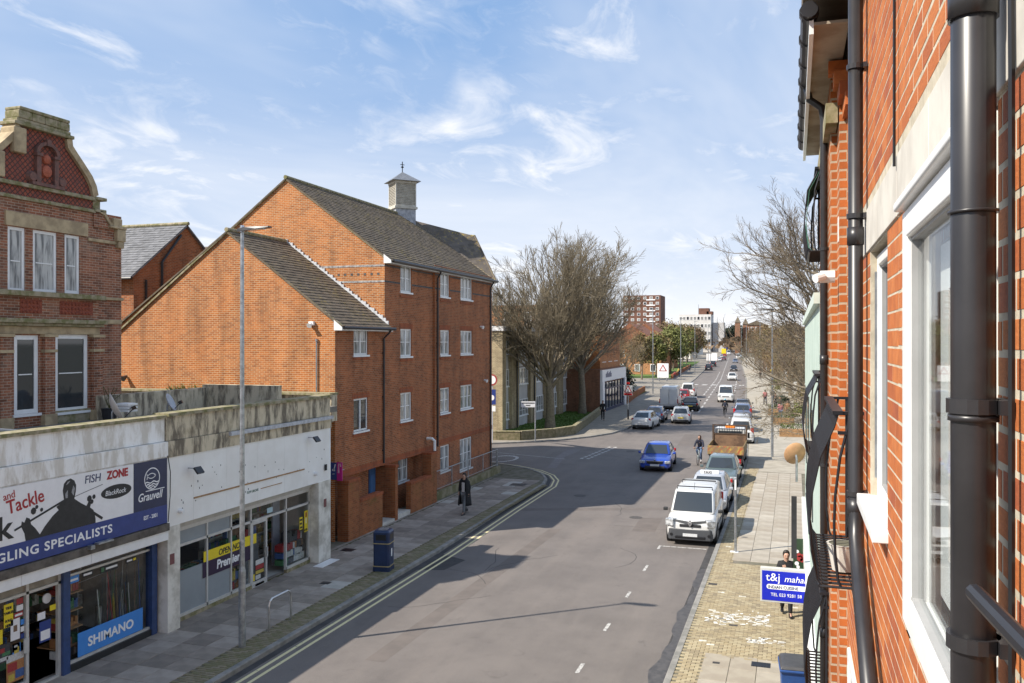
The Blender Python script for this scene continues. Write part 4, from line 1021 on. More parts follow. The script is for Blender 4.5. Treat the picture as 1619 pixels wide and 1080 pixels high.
rg.quad((X+.006, 16.98, 4.26), (X+.006, 17.0, 4.26), (X+.006, 17.03, 4.18), (X+.006, 17.0, 4.18)); rg.quad((X+.006, 16.98, 4.12), (X+.006, 17.0, 4.12), (X+.006, 17.03, 4.2), (X+.006, 17.0, 4.2))
rg.box(X+.004, X+.007, 17.235, 17.255, 4.2, 4.22); sub(rg, 'fish_emblem', M['txt_w'])
sgt('ANGLING SPECIALISTS', .265, M['txt_w'], 12.33, 3.09, sx=1.2, bold=.006, spacing=1.12)
sgt('EST - 2001', .13, M['txt_w'], 16.88, 3.16, sx=.84, bold=.003)
man = [(13.53, 3.40), (13.50, 3.56), (13.42, 3.72), (13.44, 3.82), (13.5, 3.78), (13.55, 3.88), (13.63, 3.84), (13.66, 3.72), (13.76, 3.62), (13.88, 3.46), (14.0, 3.6), (14.2, 3.78), (14.36, 3.88), (14.30, 3.96), (14.44, 4.02), (14.50, 4.08), (14.47, 4.28), (14.50, 4.42), (14.58, 4.49), (14.68, 4.51), (14.78, 4.45), (14.83, 4.34), (14.82, 4.2), (14.78, 4.05), (14.95, 3.93), (15.12, 3.83), (15.18, 3.92), (15.26, 3.90), (15.22, 3.78), (15.32, 3.70), (15.38, 3.5), (15.38, 3.40)]
pr = MB(); pr.prism(man, 'x', X, X+.004); sub(pr, 'angler_silhouette', mat('print_charcoal', (.025, .025, .027), .5, var=.3, nscale=8))
pr = MB()
for a, c, w in (((13.26, 3.67), (14.5, 4.06), .022), ((14.7, 4.08), (15.59, 4.24), .006), ((15.2, 3.72), (15.58, 3.46), .03)):
    d = Vector((c[0]-a[0], c[1]-a[1])).normalized(); n_ = Vector((-d.y, d.x))*w
    pr.quad((X+.006, a[0]-n_.x, a[1]-n_.y), (X+.006, c[0]-n_.x, c[1]-n_.y), (X+.006, c[0]+n_.x, c[1]+n_.y), (X+.006, a[0]+n_.x, a[1]+n_.y))
for cx, cz, r_ in ((13.72, 3.98, .07), (13.8, 4.05, .04), (13.92, 3.97, .04), (15.2, 3.98, .07), (15.33, 4.0, .05), (15.27, 3.9, .05)):
    pr.poly([(X+.006, cx+r_*math.cos(t), cz+r_*1.1*math.sin(t)) for t in np.linspace(0, 6.28, 8)[:-1]])
sub(pr, 'rod_print', M['txt_k'])
pr = MB()
for pts in ([(14.55, 4.38), (14.6, 4.45), (14.67, 4.46), (14.6, 4.4)], [(14.7, 4.2), (14.75, 4.35), (14.79, 4.28), (14.76, 4.12)], [(14.53, 4.2), (14.6, 4.27), (14.6, 4.1), (14.54, 4.1)]): pr.poly([(X+.0065, *p) for p in pts])
sub(pr, 'face_highlight', mat('print_grey', (.34, .34, .35), .5, var=.3, nscale=18))
S(MB().tube([(VS+.06, 17.72, 4.62), (VS+.07, 17.80, 4.2), (VS+.07, 17.79, 3.6), (VS+.06, 17.73, 2.95)], .012, 5)).build('cable', M['black'], tk)
S(MB().box(VS+.1, VS+.2, 15.1, 15.22, 2.86, 2.95).box(VS+.1, VS+.22, 15.3, 15.75, 2.93, 2.97)).build('cctv_bracket', M['galv'], tk)
# shopfront: posts, glazing, stall riser
ZP = .1
for a, c in ((14.78, 14.97), (17.52, 17.70)): S(MB().box(-15.5, -15.3, a, c, ZP, 2.5)).build('blue_post', mat('blue_post_paint', (.035, .07, .19), .4, var=.25, nscale=5), tk)
S(MB().box(-15.5, -15.32, 14.97, 17.52, ZP, .27)).build('stall_riser', mat('black_riser', (.02, .021, .024), .5, var=.3), tk)
fr = MB(); fr.box(-15.45, -15.38, 14.97, 17.52, .27, .33); fr.box(-15.45, -15.38, 14.97, 17.52, 2.24, 2.29); fr.box(-15.45, -15.38, 14.97, 17.52, 2.46, 2.5)
wf = S(fr).build('window_frame', M['alu'], tk)
S(MB().box(-15.43, -15.42, 14.97, 17.52, .33, 2.24)).build('pane', M['clear'], wf); S(MB().box(-15.43, -15.42, 14.97, 17.52, 2.29, 2.46)).build('pane', M['clear'], wf)
fr = MB(); fr.box(-15.45, -15.37, 13.88, 13.95, ZP, 2.5); fr.box(-15.45, -15.37, 14.71, 14.78, ZP, 2.5); fr.box(-15.45, -15.37, US, 14.78, 2.16, 2.22); fr.box(-15.45, -15.37, 13.95, 14.71, ZP, .16); fr.box(-15.45, -15.37, US, 13.88, ZP, .34)
df = S(fr).build('door_frame', M['alu'], tk)
S(MB().box(-15.43, -15.42, US, 13.88, .34, 2.16)).build('pane', M['clear'], df)
S(MB().box(-15.44, -15.42, US, 13.88, 2.22, 2.5).box(-15.44, -15.42, 13.95, 14.71, 2.22, 2.5)).build('transom_panel', mat('dusty_panel', (.33, .30, .25), .5, var=.3, nscale=3), df)
S(MB().box(-15.36, -15.33, 13.80, 13.92, .95, 1.25)).build('door_handle', M['alu'], df)
# interior
it = S(MB().box(-19, -15.5, US, 17.72, .08, .1).box(-19.02, -19, US, 17.72, .1, 2.7).box(-19, -15.5, 17.60, 17.72, .1, 2.7).box(-19, -15.5, US, 17.72, 2.7, 2.74)).build('shop_interior', mat('dim_interior', (.34, .32, .29), .8, var=.2), tk)
stock(tk, T0, -16.6, -16.45, 13.9, 14.8, (.3, .75, 1.2, 1.65, 2.0), 21, d=.16)
stock(tk, T0, -17.6, -17.5, 12, 17.5, (.3, .7, 1.1, 1.5, 1.9), 22)
sf = MB()
for z in (.55, .95, 1.35, 1.75): sf.box(-16.3, -15.6, 15.0, 15.62, z, z+.025)
parts(S(sf), 'display_shelf', M['wood'], tk)
stock(tk, T0, -16.1, -15.7, 15.02, 15.6, (.33, .58, .98, 1.38, 1.78), 23, h=(.08, .25), d=.25)
rr = random.Random(4)
rods = MB()
for k in range(26):
    y = 16.0+k*.055; rods.tube([(-15.48-.1*rr.random(), y, .35), (-15.6-.15*rr.random(), y+rr.uniform(-.1, .45), rr.uniform(1.5, 2.15))], rr.uniform(.005, .013), 5, mi=(5, 5, 1, 6, 4, 5, 2, 0)[rr.randrange(8)])
o = S(rods).build('fishing_rod', GOODS, tk); o['kind'] = 'stuff'
S(MB().tube([(-15.75, 15.62, .35), (-15.75, 15.62, 1.9), (-15.75, 16.5, 1.95), (-15.75, 16.5, .4)], .012, 6).tube([(-15.7, 16.2, .35), (-15.7, 16.2, 1.2)], .07, 10)).build('display_stand', M['steel'], tk)
for k in range(7): S(MB().tube([(-15.85, 16.75+k*.1, .36), (-15.92, 16.78+k*.1, 1.2+.1*(k % 3))], [.045, .02], 6)).build('rod_bundle', GOODS[(k*3) % 8], tk)
# banner, posters and stickers on the glass
sb = poster(tk, T0, -15.395, 15.27, 17.30, .34, .885, M['shim'], name='window_banner')
text('SHIMANO', .30, M['txt_w'], sb, (-15.392-VS, 15.56-14, .50), '+x', sx=1.06, bold=.008)
for y0, y1, z0, z1, m, b in ((15.0, 15.32, 2.06, 2.22, 'shim', ((.1, .9, .3, .6, M['txt_w']),)), (15.42, 15.72, 2.10, 2.22, 'txt_k', ((.1, .9, .3, .7, M['txt_w']),)), (15.95, 16.5, 2.06, 2.22, 'txt_k', ((.05, .2, .2, .8, GOODS[2]), (.3, .95, .35, .65, M['txt_w']))), (16.75, 17.1, 2.1, 2.2, 'txt_k', ((.1, .6, .3, .7, M['txt_w']), (.7, .95, .2, .8, M['y'])))):
    poster(tk, T0, -15.41, y0, y1, z0, z1, M[m], b, 'brand_strip')
yp = poster(tk, T0, -15.41, 13.38, 13.60, 1.60, 2.08, M['y'], (), 'tide_table_poster')
for k, t_ in enumerate(('TIDE', 'TABLES', 'SOLD', 'HERE')): text(t_, .07, M['txt_k'], yp, (-15.408-VS, 13.49-14, 1.97-k*.1-(.06 if k > 1 else 0)), '+x', align='CENTER', sx=.95, bold=.003)
for y0, y1, z0, z1, m, b in ((13.44, 13.86, .42, 1.0, GOODS[7], ((0, 1, .75, 1, GOODS[4]), (.05, .6, .4, .7, GOODS[0]), (.5, 1, .1, .4, GOODS[1]), (.1, .45, .05, .3, GOODS[3]))),
    (13.26, 13.53, .90, 1.28, GOODS[5], ((.1, .5, .55, .8, GOODS[0]), (.3, 1, .35, .55, GOODS[2]), (.1, .8, .1, .3, GOODS[4]))), (13.54, 13.76, 1.28, 1.72, M['signwhite'], ((.3, .7, .4, .7, GOODS[6]),)), (13.58, 13.78, .95, 1.2, M['shim'], ((.2, .8, .2, .7, GOODS[3]),)),
    (13.68, 13.84, 2.0, 2.12, GOODS[0], ()), (13.68, 13.84, 1.86, 1.98, M['signwhite'], ()), (13.62, 13.84, 1.73, 1.84, GOODS[0], ((.1, .9, .3, .7, M['txt_w']),)), (13.78, 13.87, 1.55, 1.66, M['shim'], ()), (13.78, 13.87, 1.40, 1.51, M['signwhite'], ()), (13.78, 13.87, 1.25, 1.36, M['royal'], ()),
    (13.2, 13.35, 1.3, 1.6, M['y'], ()), (13.56, 13.76, 1.03, 1.2, GOODS[5], ((.3, .7, .2, .8, GOODS[4]),)), (14.25, 14.55, 1.0, 1.45, M['royal'], ((.1, .9, .1, .55, M['signwhite']),)), (14.2, 14.4, 1.5, 1.66, M['signwhite'], ()), (14.52, 14.68, 1.62, 1.74, M['y'], ())):
    poster(tk, T0, -15.41, y0, y1, z0, z1, m, b)
ck = MB().tube([(-15.6, 14.6, 1.86), (-15.57, 14.6, 1.86)], .11, 18); S(ck).build('wall_clock', M['signwhite'], tk)
# ---------------- corner shop
cs = empty('corner_shop', (VS, 21.7, 0), 0, 'white fronted convenience shop with frosted panels and stained parapet', 'shop')
C1 = (-VS, -21.7, 0); S = lambda mb: shift(mb, *C1)
ua, ub = 17.76, 25.78
S(MB().box(-15.4, VS-.02, ua, ub, 4.98, 5.60)).build('parapet', M['render'], cs)
S(MB().box(-15.5, VS+.05, ua, ub+.05, 5.60, 5.68)).build('parapet_coping', M['mossstone'], cs)
S(MB().box(-15.4, VS+.03, ua, ub, 4.56, 4.97)).build('stained_band', M['render'], cs)
S(MB().box(VS+.03, VS+.12, 20.2, ub, 4.86, 4.97)).build('lead_edge', M['lead'], cs)
for a, c in ((ua, 18.76), (18.765, 20.15), (20.155, 21.6), (21.605, 23.0), (23.005, 24.3), (24.305, ub)): S(MB().box(-15.3, VS, a, c, 2.80, 4.555)).build('fascia_panel', mat('fascia_white', (.83, .82, .79), .5, col2=(.76, .74, .70), nscale=.9), cs)
S(MB().box(VS, VS+.02, 18.77, 24.12, 3.35, 3.39)).build('old_batten', M['wood'], cs); S(MB().box(VS, VS+.015, 21.75, 22.85, 3.12, 3.14)).build('old_batten', M['wood'], cs)
rr = random.Random(8); b = MB()
for k in range(34): y, z = rr.uniform(18.2, 25.6), rr.uniform(3.0, 4.1); b.box(VS, VS+.004, y, y+rr.uniform(.015, .03), z, z+rr.uniform(.02, .06))
S(b).build('screw_hole', M['dark'], cs)['kind'] = 'stuff'
text('ELM GROVE', .105, mat('letter_green', (.03, .12, .08), .5, var=0), cs, (.003, 21.08-21.7, 3.085), '+x', sx=1.0)
for y, z in ((18.55, 4.14), (24.35, 4.32)): 
    o = S(MB().tube([(VS, y, z+.05), (VS+.25, y+.02, z+.05)], .015, 6)).build('floodlight_arm', M['galv'], cs)
    q = MB(); q.obox(Matrix.Translation((VS+.3, y+.05, z)) @ Matrix.Rotation(R(-40), 4, 'Y'), .05, .26, .2); S(q).build('floodlight', M['black'], o)
for y in (18.22, 24.75): S(MB().tube([(VS, y, 3.13), (VS+.12, y, 3.13)], [.07, .055], 12)).build('alarm_box', M['white'], cs)
for a, c in ((17.76, 18.22), (24.98, 25.75)): S(MB().box(-15.45, VS+.02, a, c, ZP, 2.80)).build('pilaster', mat('cream_pilaster', (.72, .69, .62), .6, col2=(.44, .41, .35), nscale=2.2), cs)
for y, z in ((17.84, 1.83), (25.3, 1.92)): S(MB().box(VS+.02, VS+.03, y, y+.16, z, z+.27)).build('notice_plate', mat('maroon_plate', (.2, .07, .07), .5, var=.3, nscale=20), cs)
S(MB().box(VS+.02, VS+.05, 25.35, 25.47, 3.15, 3.35)).build('meter_cap', M['dark'], cs)
fr = MB(); A, Bq = -15.46, -15.38
for z0, z1, a, c in ((.22, .30, 18.22, 21.75), (.22, .30, 23.6, 24.98), (2.08, 2.15, 18.22, 24.98), (2.5, 2.62, 18.22, 24.98)): fr.box(A, Bq, a, c, z0, z1)
for y in (18.22, 19.72, 20.78, 21.72, 23.58, 24.92): fr.box(A, Bq, y, y+.06, .22, 2.5)
wf = S(fr).build('shop_window_frame', M['alu'], cs)
S(MB().box(-15.6, -15.3, 18.22, 24.98, 2.62, 2.8)).build('window_head', mat('head_cream', (.50, .48, .44), .6, var=.15), cs)
S(MB().box(A, Bq+.03, 18.22, 21.75, ZP, .22).box(A, Bq+.03, 23.6, 24.98, ZP, .22)).build('plinth', M['mossstone'], cs)
for a, c, z0, z1, m in ((18.28, 19.72, 1.42, 2.08, 'clear'), (19.78, 20.78, 1.45, 2.08, 'clear'), (20.84, 21.72, .3, 2.08, 'clear'), (18.28, 19.72, .3, 1.42, 'frost'), (19.78, 20.78, .3, 1.45, 'frost'), (18.28, 19.72, 2.15, 2.5, 'frost'), (19.78, 20.78, 2.15, 2.5, 'frost'), (20.84, 21.72, 2.15, 2.5, 'clear'), (21.78, 23.58, 2.15, 2.5, 'clear'), (23.64, 24.92, .3, 2.08, 'clear'), (23.64, 24.92, 2.15, 2.5, 'clear')):
    S(MB().box(-15.425, -15.415, a, c, z0, z1)).build('pane', M[m], wf)
dm = MB(); dm.box(A, Bq, 21.78, 21.85, ZP, 2.08); dm.box(A, Bq, 22.5, 22.57, ZP, 2.08); dm.box(A, Bq, 21.85, 22.5, ZP, .28); dm.box(A, Bq, 21.85, 22.5, 2.0, 2.08)
dl = S(dm).build('glazed_door', M['alu'], cs); S(MB().box(-15.425, -15.415, 21.85, 22.5, .28, 2.0)).build('pane', M['clear'], dl); S(MB().box(Bq, Bq+.05, 22.5, 22.54, .9, 1.2)).build('door_handle', M['alu'], dl)
S(MB().box(-15.44, -15.38, 21.95, 22.4, .13, .2)).build('letter_plate', M['alu'], dl)
S(MB().box(-21, -15.5, ua, ub, .08, .102).box(-21.02, -21, ua, ub, .1, 2.8).box(-21, -15.5, ua, ua+.05, .1, 2.8).box(-21, -15.5, ub-.3, ub-.25, .1, 2.8).box(-21, -15.5, ua, ub, 2.8, 2.82)).build('shop_interior', M['inner'], cs)
sh = MB()
for z in (.35, .75, 1.1, 1.45, 1.8, 2.15): sh.box(-17.3, -16.9, 21.8, 25.3, z, z+.03)
sh.box(-17.32, -17.28, 21.8, 25.3, .1, 2.5); sh.box(-17.3, -16.7, 23.55, 23.6, .1, 2.2); S(sh).build('shelving', M['shelf'], cs)
stock(cs, C1, -17.2, -16.95, 21.85, 25.25, (.38, .78, 1.13, 1.48, 1.83, 2.18), 31, h=(.14, .26))
S(MB().box(-17.0, -16.2, 22.5, 23.3, .1, 1.35)).build('drinks_fridge', mat('fridge_grey', (.14, .145, .15), .4, var=.1), cs)
stock(cs, C1, -16.5, -16.25, 22.55, 23.25, (1.36,), 32, h=(.2, .32), w=(.06, .09))
stock(cs, C1, -15.9, -15.55, 23.66, 24.9, (.3, .52, .74), 33, h=(.15, .22), w=(.07, .17), d=.3)
stock(cs, C1, -15.9, -15.6, 24.0, 24.9, (.96,), 34, h=(.15, .35), w=(.07, .17), d=.25)
S(MB().box(-16.6, -15.6, 18.4, 20.7, .1, 1.1)).build('counter', M['inner'], cs); stock(cs, C1, -16.2, -15.8, 18.5, 20.6, (1.1,), 35, h=(.04, .25), d=.25)
stock(cs, C1, -15.8, -15.6, 20.85, 21.7, (.1, .5, .9, 1.5, 1.8), 36, h=(.2, .35))
S(MB().box(-16.4, -16.35, 24.3, 24.7, .1, 2.3)).build('display_panel', mat('lilac_panel', (.42, .44, .52), .6, var=.1), cs)
bn = poster(cs, C1, -15.395, 19.61, 22.03, 1.43, 1.72, M['y'], (), 'open_banner')
text('OPEN NOW', .235, M['txt_k'], bn, (-15.392-VS, 20.24-21.7, 1.475), '+x', shear=.22, sx=.92, bold=.004)
b2 = poster(cs, C1, -15.395, 19.58, 21.72, 1.0, 1.425, M['purple'], (), 'brand_banner'); text('Premier', .34, M['txt_w'], b2, (-15.392-VS, 20.16-21.7, 1.12), '+x', sx=.95, bold=.01, shear=.1)
poster(cs, C1, -15.41, 24.85, 25.3-.4, 1.18, 1.86, M['y'], (), 'price_poster')
p_ = poster(cs, C1, -15.405, 24.70, 24.91, 1.18, 1.88, M['y'], ((.3, .7, .7, .92, GOODS[0]), (.4, .6, .4, .65, M['txt_w'])), 'price_poster'); text('£7.99', .09, M['txt_k'], p_, (-15.402-VS, 24.705-21.7, 1.22), '+x', sx=.8, bold=.003)
poster(cs, C1, -15.41, 24.42, 24.6, 1.31, 1.72, M['y'], ((.1, .9, .7, .85, M['txt_k']), (.1, .8, .4, .55, M['txt_k']), (.2, .9, .1, .25, M['txt_k'])), 'price_poster')
poster(cs, C1, -15.405, 21.98, 22.44, .28, .93, M['txt_k'], ((.05, .95, .72, .95, GOODS[4]), (.05, .95, .5, .7, GOODS[0]), (.05, .95, .3, .45, GOODS[3]), (.05, .6, .05, .25, GOODS[4])))
poster(cs, C1, -15.405, 21.87, 21.96, .3, .5, M['y']); poster(cs, C1, -15.41, 22.6, 22.9, 2.2, 2.36, mat('pale_blue_card', (.4, .55, .6), .5, var=0))
# letting boards on the corner of the shop
lb = empty('letting_board', (-15.7, 27.3, 2.5), 0, 'blue and magenta letting board fixed above the corner by the shop', 'sign')
b = MB().box(-.24, .02, -.02, .02, 0, .62); b.build('blue_board', M['royal'], lb); MB().box(.03, .24, -.02, .02, -.02, .64).build('magenta_board', mat('magenta_board', (.50, .01, .22), .4, var=.1), lb)
text('LET', .075, M['txt_w'], lb, (.10, -.021, .40), '-y', rot=R(-90), sx=1.0, name='lettering').location = (.155, -.024, .60); text('MANAGED', .075, M['txt_w'], lb, (.08, -.024, .60), '-y', rot=R(-90), sx=.95)
b = MB().tube([(-.0, .03, .3), (.0, .55, .3)], .02, 6); b.build('board_pole', M['galv'], lb)
text('KS', .11, M['txt_w'], lb, (-.16, -.024, .32), '-y'); text('.com', .05, M['txt_w'], lb, (-.16, -.024, .2), '-y'); text('/', .2, M['txt_w'], lb, (-.08, -.024, .42), '-y', bold=.01)
# things lying on the flat roofs
def dish(name, loc, rz, r, col, label, el=25):
    d = empty(name, loc, rz, label, 'dish'); Rm = Matrix.Translation((0, 0, .62)) @ Matrix.Rotation(R(90-el), 4, 'X')
    b = MB(); rings = [[tuple(Rm @ Vector((q*r*math.cos(t), q*r*1.1*math.sin(t), -.16*r*(1-q*q)*2+dz)) ) for t in (2*math.pi*k/20 for k in range(20))] for q, dz in ((.02, 0), (.35, 0), (.7, 0), (1, 0), (1.02, .01), (1, .02), (.7, .02), (.35, .02), (.02, .02))]
    b.loft(rings); b.build('reflector', col, d, smooth=True)
    MB().tube([(0, .06, .6), (0, .1, .5), (0, .1, 0)], .025, 6).build('mast', M['galv'], d)
    b = MB().tube([tuple(Rm @ Vector((0, -r*.9, .02))), tuple(Rm @ Vector((0, -r*.55, r*.95)))], .012, 5); b.obox(Rm @ Matrix.Translation((0, -r*.5, r*1.0)), .09, .09, .1); b.build('feed_arm', M['black'], d); return d
beige = mat('dish_beige', (.50, .46, .42), .5, var=.1); grey = mat('dish_grey', (.48, .49, .52), .5, var=.1)
dish('satellite_dish', (-16.3, 17.4, 5.2), R(138), .36, beige, 'beige satellite dish standing edge-on beside a louvred box on the shop roof')
dish('satellite_dish', (-16.9, 20.1, 5.15), R(112), .24, grey, 'small grey satellite dish on the roof of the convenience shop')
vb = empty('roof_vent', (-16.3, 17.75, 5.2), 0, 'white louvred vent box on a post on the shop roof', 'vent'); MB().tube([(0, 0, 0), (0, 0, .5)], .03, 6).build('post', M['galv'], vb)
b = MB()
for z in (.5, .58, .66): b.box(-.2, .2, -.16, .16, z, z+.05)
b.box(-.16, .16, -.12, .12, .5, .72); b.build('louvre_box', M['white'], vb)
fp = empty('plant_pot', (-18.9, 19.9, 5.2), 0, 'black plant pot with twiggy plant outside the villa window', 'pot'); MB().tube([(0, 0, 0), (0, 0, .34), (0, 0, .36)], [.17, .22, .23], 14).build('pot', M['dark'], fp)
b = MB()
for k in range(9): b.tube([(0, 0, .34), (rr.uniform(-.12, .12), rr.uniform(-.12, .12), .6), (rr.uniform(-.25, .25), rr.uniform(-.25, .25), rr.uniform(.7, 1.0))], .008, 4)
b.build('stem', M['moss'], fp)
tag(MB().tube([(-17.4, 13.2, 5.75), (-15.75, 14.9, 5.42)], .05, 8).build('waste_pipe', mat('grey_pipe', (.16, .17, .19), .5, var=.1), None), 'grey waste pipe lying across the tackle shop roof', 'pipe')
b = MB(); b.box(-19.6, -16.6, 24.9, 25.2, 5.2, 6.0); b.box(-19.6, -19.3, 20, 25.2, 5.2, 5.9); b.box(-25.8, -15.9, 27.3, 27.7, 4.6, 5.55)
tag(b.build('roof_wall', M['render'], None), 'stained low wall around the flat roof below the orange gable', 'wall')
tag(MB().box(-15.9, -25.9, 27.2, 27.8, 5.55, 5.63).build('wall_coping', M['mossstone'], None), 'mossy coping stones on the wall below the orange gable', 'coping')
b = MB()
for k in range(70): 
    p = Vector((-22.2+rr.gauss(0, .35), 27.25, 5.62)); b.add([p, p+Vector((rr.uniform(-.2, .2), rr.uniform(-.2, 0), rr.uniform(.05, .35))), p+Vector((.06, -.03, .02))], [(0, 1, 2)])
tag(b.build('weeds', M['grass'], None), 'tuft of green weeds growing on the stained roof wall', 'weed')
# ------------------------------------------------------------------ right-hand building seen along its own wall
VW = .40
rbld = empty('brick_flats', (VW, 4, 0), 0, 'bright orange brick flats close on the right with black pipes and bowed balconies', 'building')
RB = (-VW, -4, 0); S = lambda mb: shift(mb, *RB)
M['mortar'] = mat('pale_mortar', (.56, .50, .39), .95, col2=(.42, .37, .28), nscale=9, bumps=.3)
BR = [mat('wall_brick_'+n, c, .8, col2=c2, nscale=11, bumps=.22, detail=7) for n, c, c2 in (('orange', (.47, .14, .032), (.38, .105, .025)), ('rust', (.41, .112, .028), (.32, .083, .022)), ('amber', (.51, .165, .042), (.41, .125, .032)), ('burnt', (.36, .092, .03), (.28, .07, .025)))]
M['br_near'] = brickmat('near_orange_brick', (.44, .128, .032), (.36, .10, .025), (.48, .41, .30), ms=.010, dark=.3, stain=(.3, .1, .04), stain_amt=.1)
win_op = [(1.98, 3.50, 6.42, 7.99), (4.16, 5.06, 6.62, 7.99), (5.75, 7.0, 6.06, 8.45), (5.9, 6.9, 2.6, 5.2)]
lint = [(1.2, 5.62, 8.0, 8.245)]
mb = MB(); wall(mb, at(FW, VW+.012, 0, 0) if False else Matrix(((0, 0, -1, VW-.002), (1, 0, 0, 0), (0, 1, 0, 0), (0, 0, 0, 1))), -1.0, 7.2, 3.2, 10.0, win_op, .12)
mb.f = [f[::-1] for f in mb.f]
S(mb).build('mortar_bed', M['mortar'], rbld)
S(MB().box(VW+.25, 9, -4, 10.7, 0, 9.9)).build('house_core', M['br_near'], rbld)
S(MB().box(VW, VW+.24, -4, 7.19, 0, 3.2)).build('lower_wall', M['br_near'], rbld)
# pilaster steps towards the far end (faces that look back at the camera)
S(MB().box(.34, 1.2, 7.2, 10.7, 0, 9.7)).build('pilaster_wall', M['br_near'], rbld)
S(MB().box(.29, .34, 7.62, 10.7, 0, 9.7)).build('pilaster_wall', M['br_near'], rbld)
rb_ = random.Random(17); cand = []
for j in range(int((9.95-3.2)/.075)):
    z = 3.2+j*.075+.0375
    y = -.2-(.1125 if j % 2 else 0)
    while y < 7.19:
        a, c = y+.005, min(y+.220, 7.19); y += .225
        segs = [(a, c)]
        for o0, o1, z0, z1 in win_op+lint:
            if z0 < z+.02 and z-.02 < z1:
                ns = []
                for p, q in segs:
                    if q <= o0 or p >= o1: ns.append((p, q))
                    else:
                        if p < o0-.02: ns.append((p, o0-.005))
                        if q > o1+.02: ns.append((o1+.005, q))
                segs = ns
        for p, q in segs:
            if q-p > .02: cand.append(((p+q)/2, z, q-p))
cand.sort(key=lambda c: (c[0]-1.75)**2*1.0+(c[1]-7.5)**2 if c[0] > 1.15 else 99)
def brickmesh(m):
    b = MB(); e = .05
    b.loft([[(.5, -.5, -.5), (.5, .5, -.5), (.5, .5, .5), (.5, -.5, .5)], [(-.32, -.5, -.5), (-.32, .5, -.5), (-.32, .5, .5), (-.32, -.5, .5)], [(-.5, -.485, -.45), (-.5, .485, -.45), (-.5, .485, .45), (-.5, -.485, .45)]])
    return b.mesh('brick', m)
bmesh_ = [brickmesh(m) for m in BR]; rest = MB()
for q, (y, z, l) in enumerate(cand):
    k = rb_.choices(range(4), (5, 3, 3, 1.1))[0]; pr_ = rb_.uniform(0, .003)
    if q < 298:
        o = bpy.data.objects.new('brick', bmesh_[k]); COL.objects.link(o); o.parent = rbld
        o.location = (.0122-pr_*.2, y-4, z+rb_.uniform(-.0015, .0015)); o.scale = (.03, l, .064+rb_.uniform(-.002, .002))
    else: rest.box(VW-.0027-pr_*.2, VW+.02, y-l/2, y+l/2, z-.0325, z+.0325, k)
o = S(rest).build('brickwork', BR, rbld); o['kind'] = 'stuff'
for a, c in ((1.2, 1.99), (2.0, 2.86), (2.87, 3.72), (3.73, 4.6), (4.61, 5.62)): S(MB().box(VW-.012, VW+.1, a, c-.004, 8.0, 8.245)).build('stone_lintel', M['concrete'], rbld, bevel=.004)
FR = FB0 = Matrix(((0, 0, -1, 0), (-1, 0, 0, 0), (0, 1, 0, 0), (0, 0, 0, 1)))
def rwin(u0, u1, z0, z1, proud=.03, f=.07, cols=1, rows=(), sill=True, name='window', g='glass'):
    F = Matrix.Translation((-VW, -4, 0)) @ Matrix(((0, 0, -1, VW), (-1, 0, 0, u1), (0, 1, 0, 0), (0, 0, 0, 1)))
    o = frame_mb(u1-u0, z1-z0, cols, rows, f, .035, .09).build(name, M['white'], rbld, bevel=.008); o.matrix_local = F @ Matrix.Translation((0, z0, proud))
    w, h = u1-u0, z1-z0
    MB().box(f*.6, w-f*.6, f*.6, h-f*.6, -.05, -.04).build('pane', M[g], o)
    b = MB(); e = f+.012
    for a, c, d, q in ((f, e, f, h-f), (w-e, w-f, f, h-f), (f, w-f, f, e), (f, w-f, h-e, h-f)): b.box(a, c, d, q, -.055, -.02)
    b.build('gasket', mat('grey_gasket', (.34, .34, .34), .5, var=.1), o)
    if sill: MB().box(-.04, w+.04, -.06, .0, -.1, .10).build('sill', M['white'], o, bevel=.006)
    return o
nw = rwin(1.98, 3.50, 6.46, 7.98, .015, .10, 1, (), False, g='nearglass')
nwo = MB(); nwo.box(.14, .30, .14, 1.38, -.14, -.11); nwo.box(.30, 1.44, 1.22, 1.38, -.14, -.11); nwo.box(.30, 1.44, .14, .30, -.14, -.11)
parts(nwo, 'inner_sash', M['white'], nw)
MB().box(.05, 1.47, .05, 1.47, -.34, -.33).build('net_blind', mat('net_blind', (.55, .54, .50), .8, col2=(.40, .38, .35), nscale=2.5), nw)
for k in range(6): MB().box(.34+k*.19, .50+k*.19, .14, 1.38, -.30, -.28).build('blind_strip', mat('blind_strip', (.66, .65, .61), .7, var=.1), nw)
MB().box(-.01, 1.53, 1.525, 1.56, -.05, .03).build('window_hood', M['white'], nw, bevel=.01)
w2 = rwin(4.16, 5.06, 6.66, 7.97, -.03, .06, 1)
MB().box(.012, .03, .1, 1.22, .0, .012).build('lock_strip', M['galv'], w2)
rwin(5.75, 7.0, 6.08, 8.43, -.02, .08, 2, (), False, 'french_window'); rwin(5.9, 6.9, 2.6, 5.2, .02, .08, 1, ())
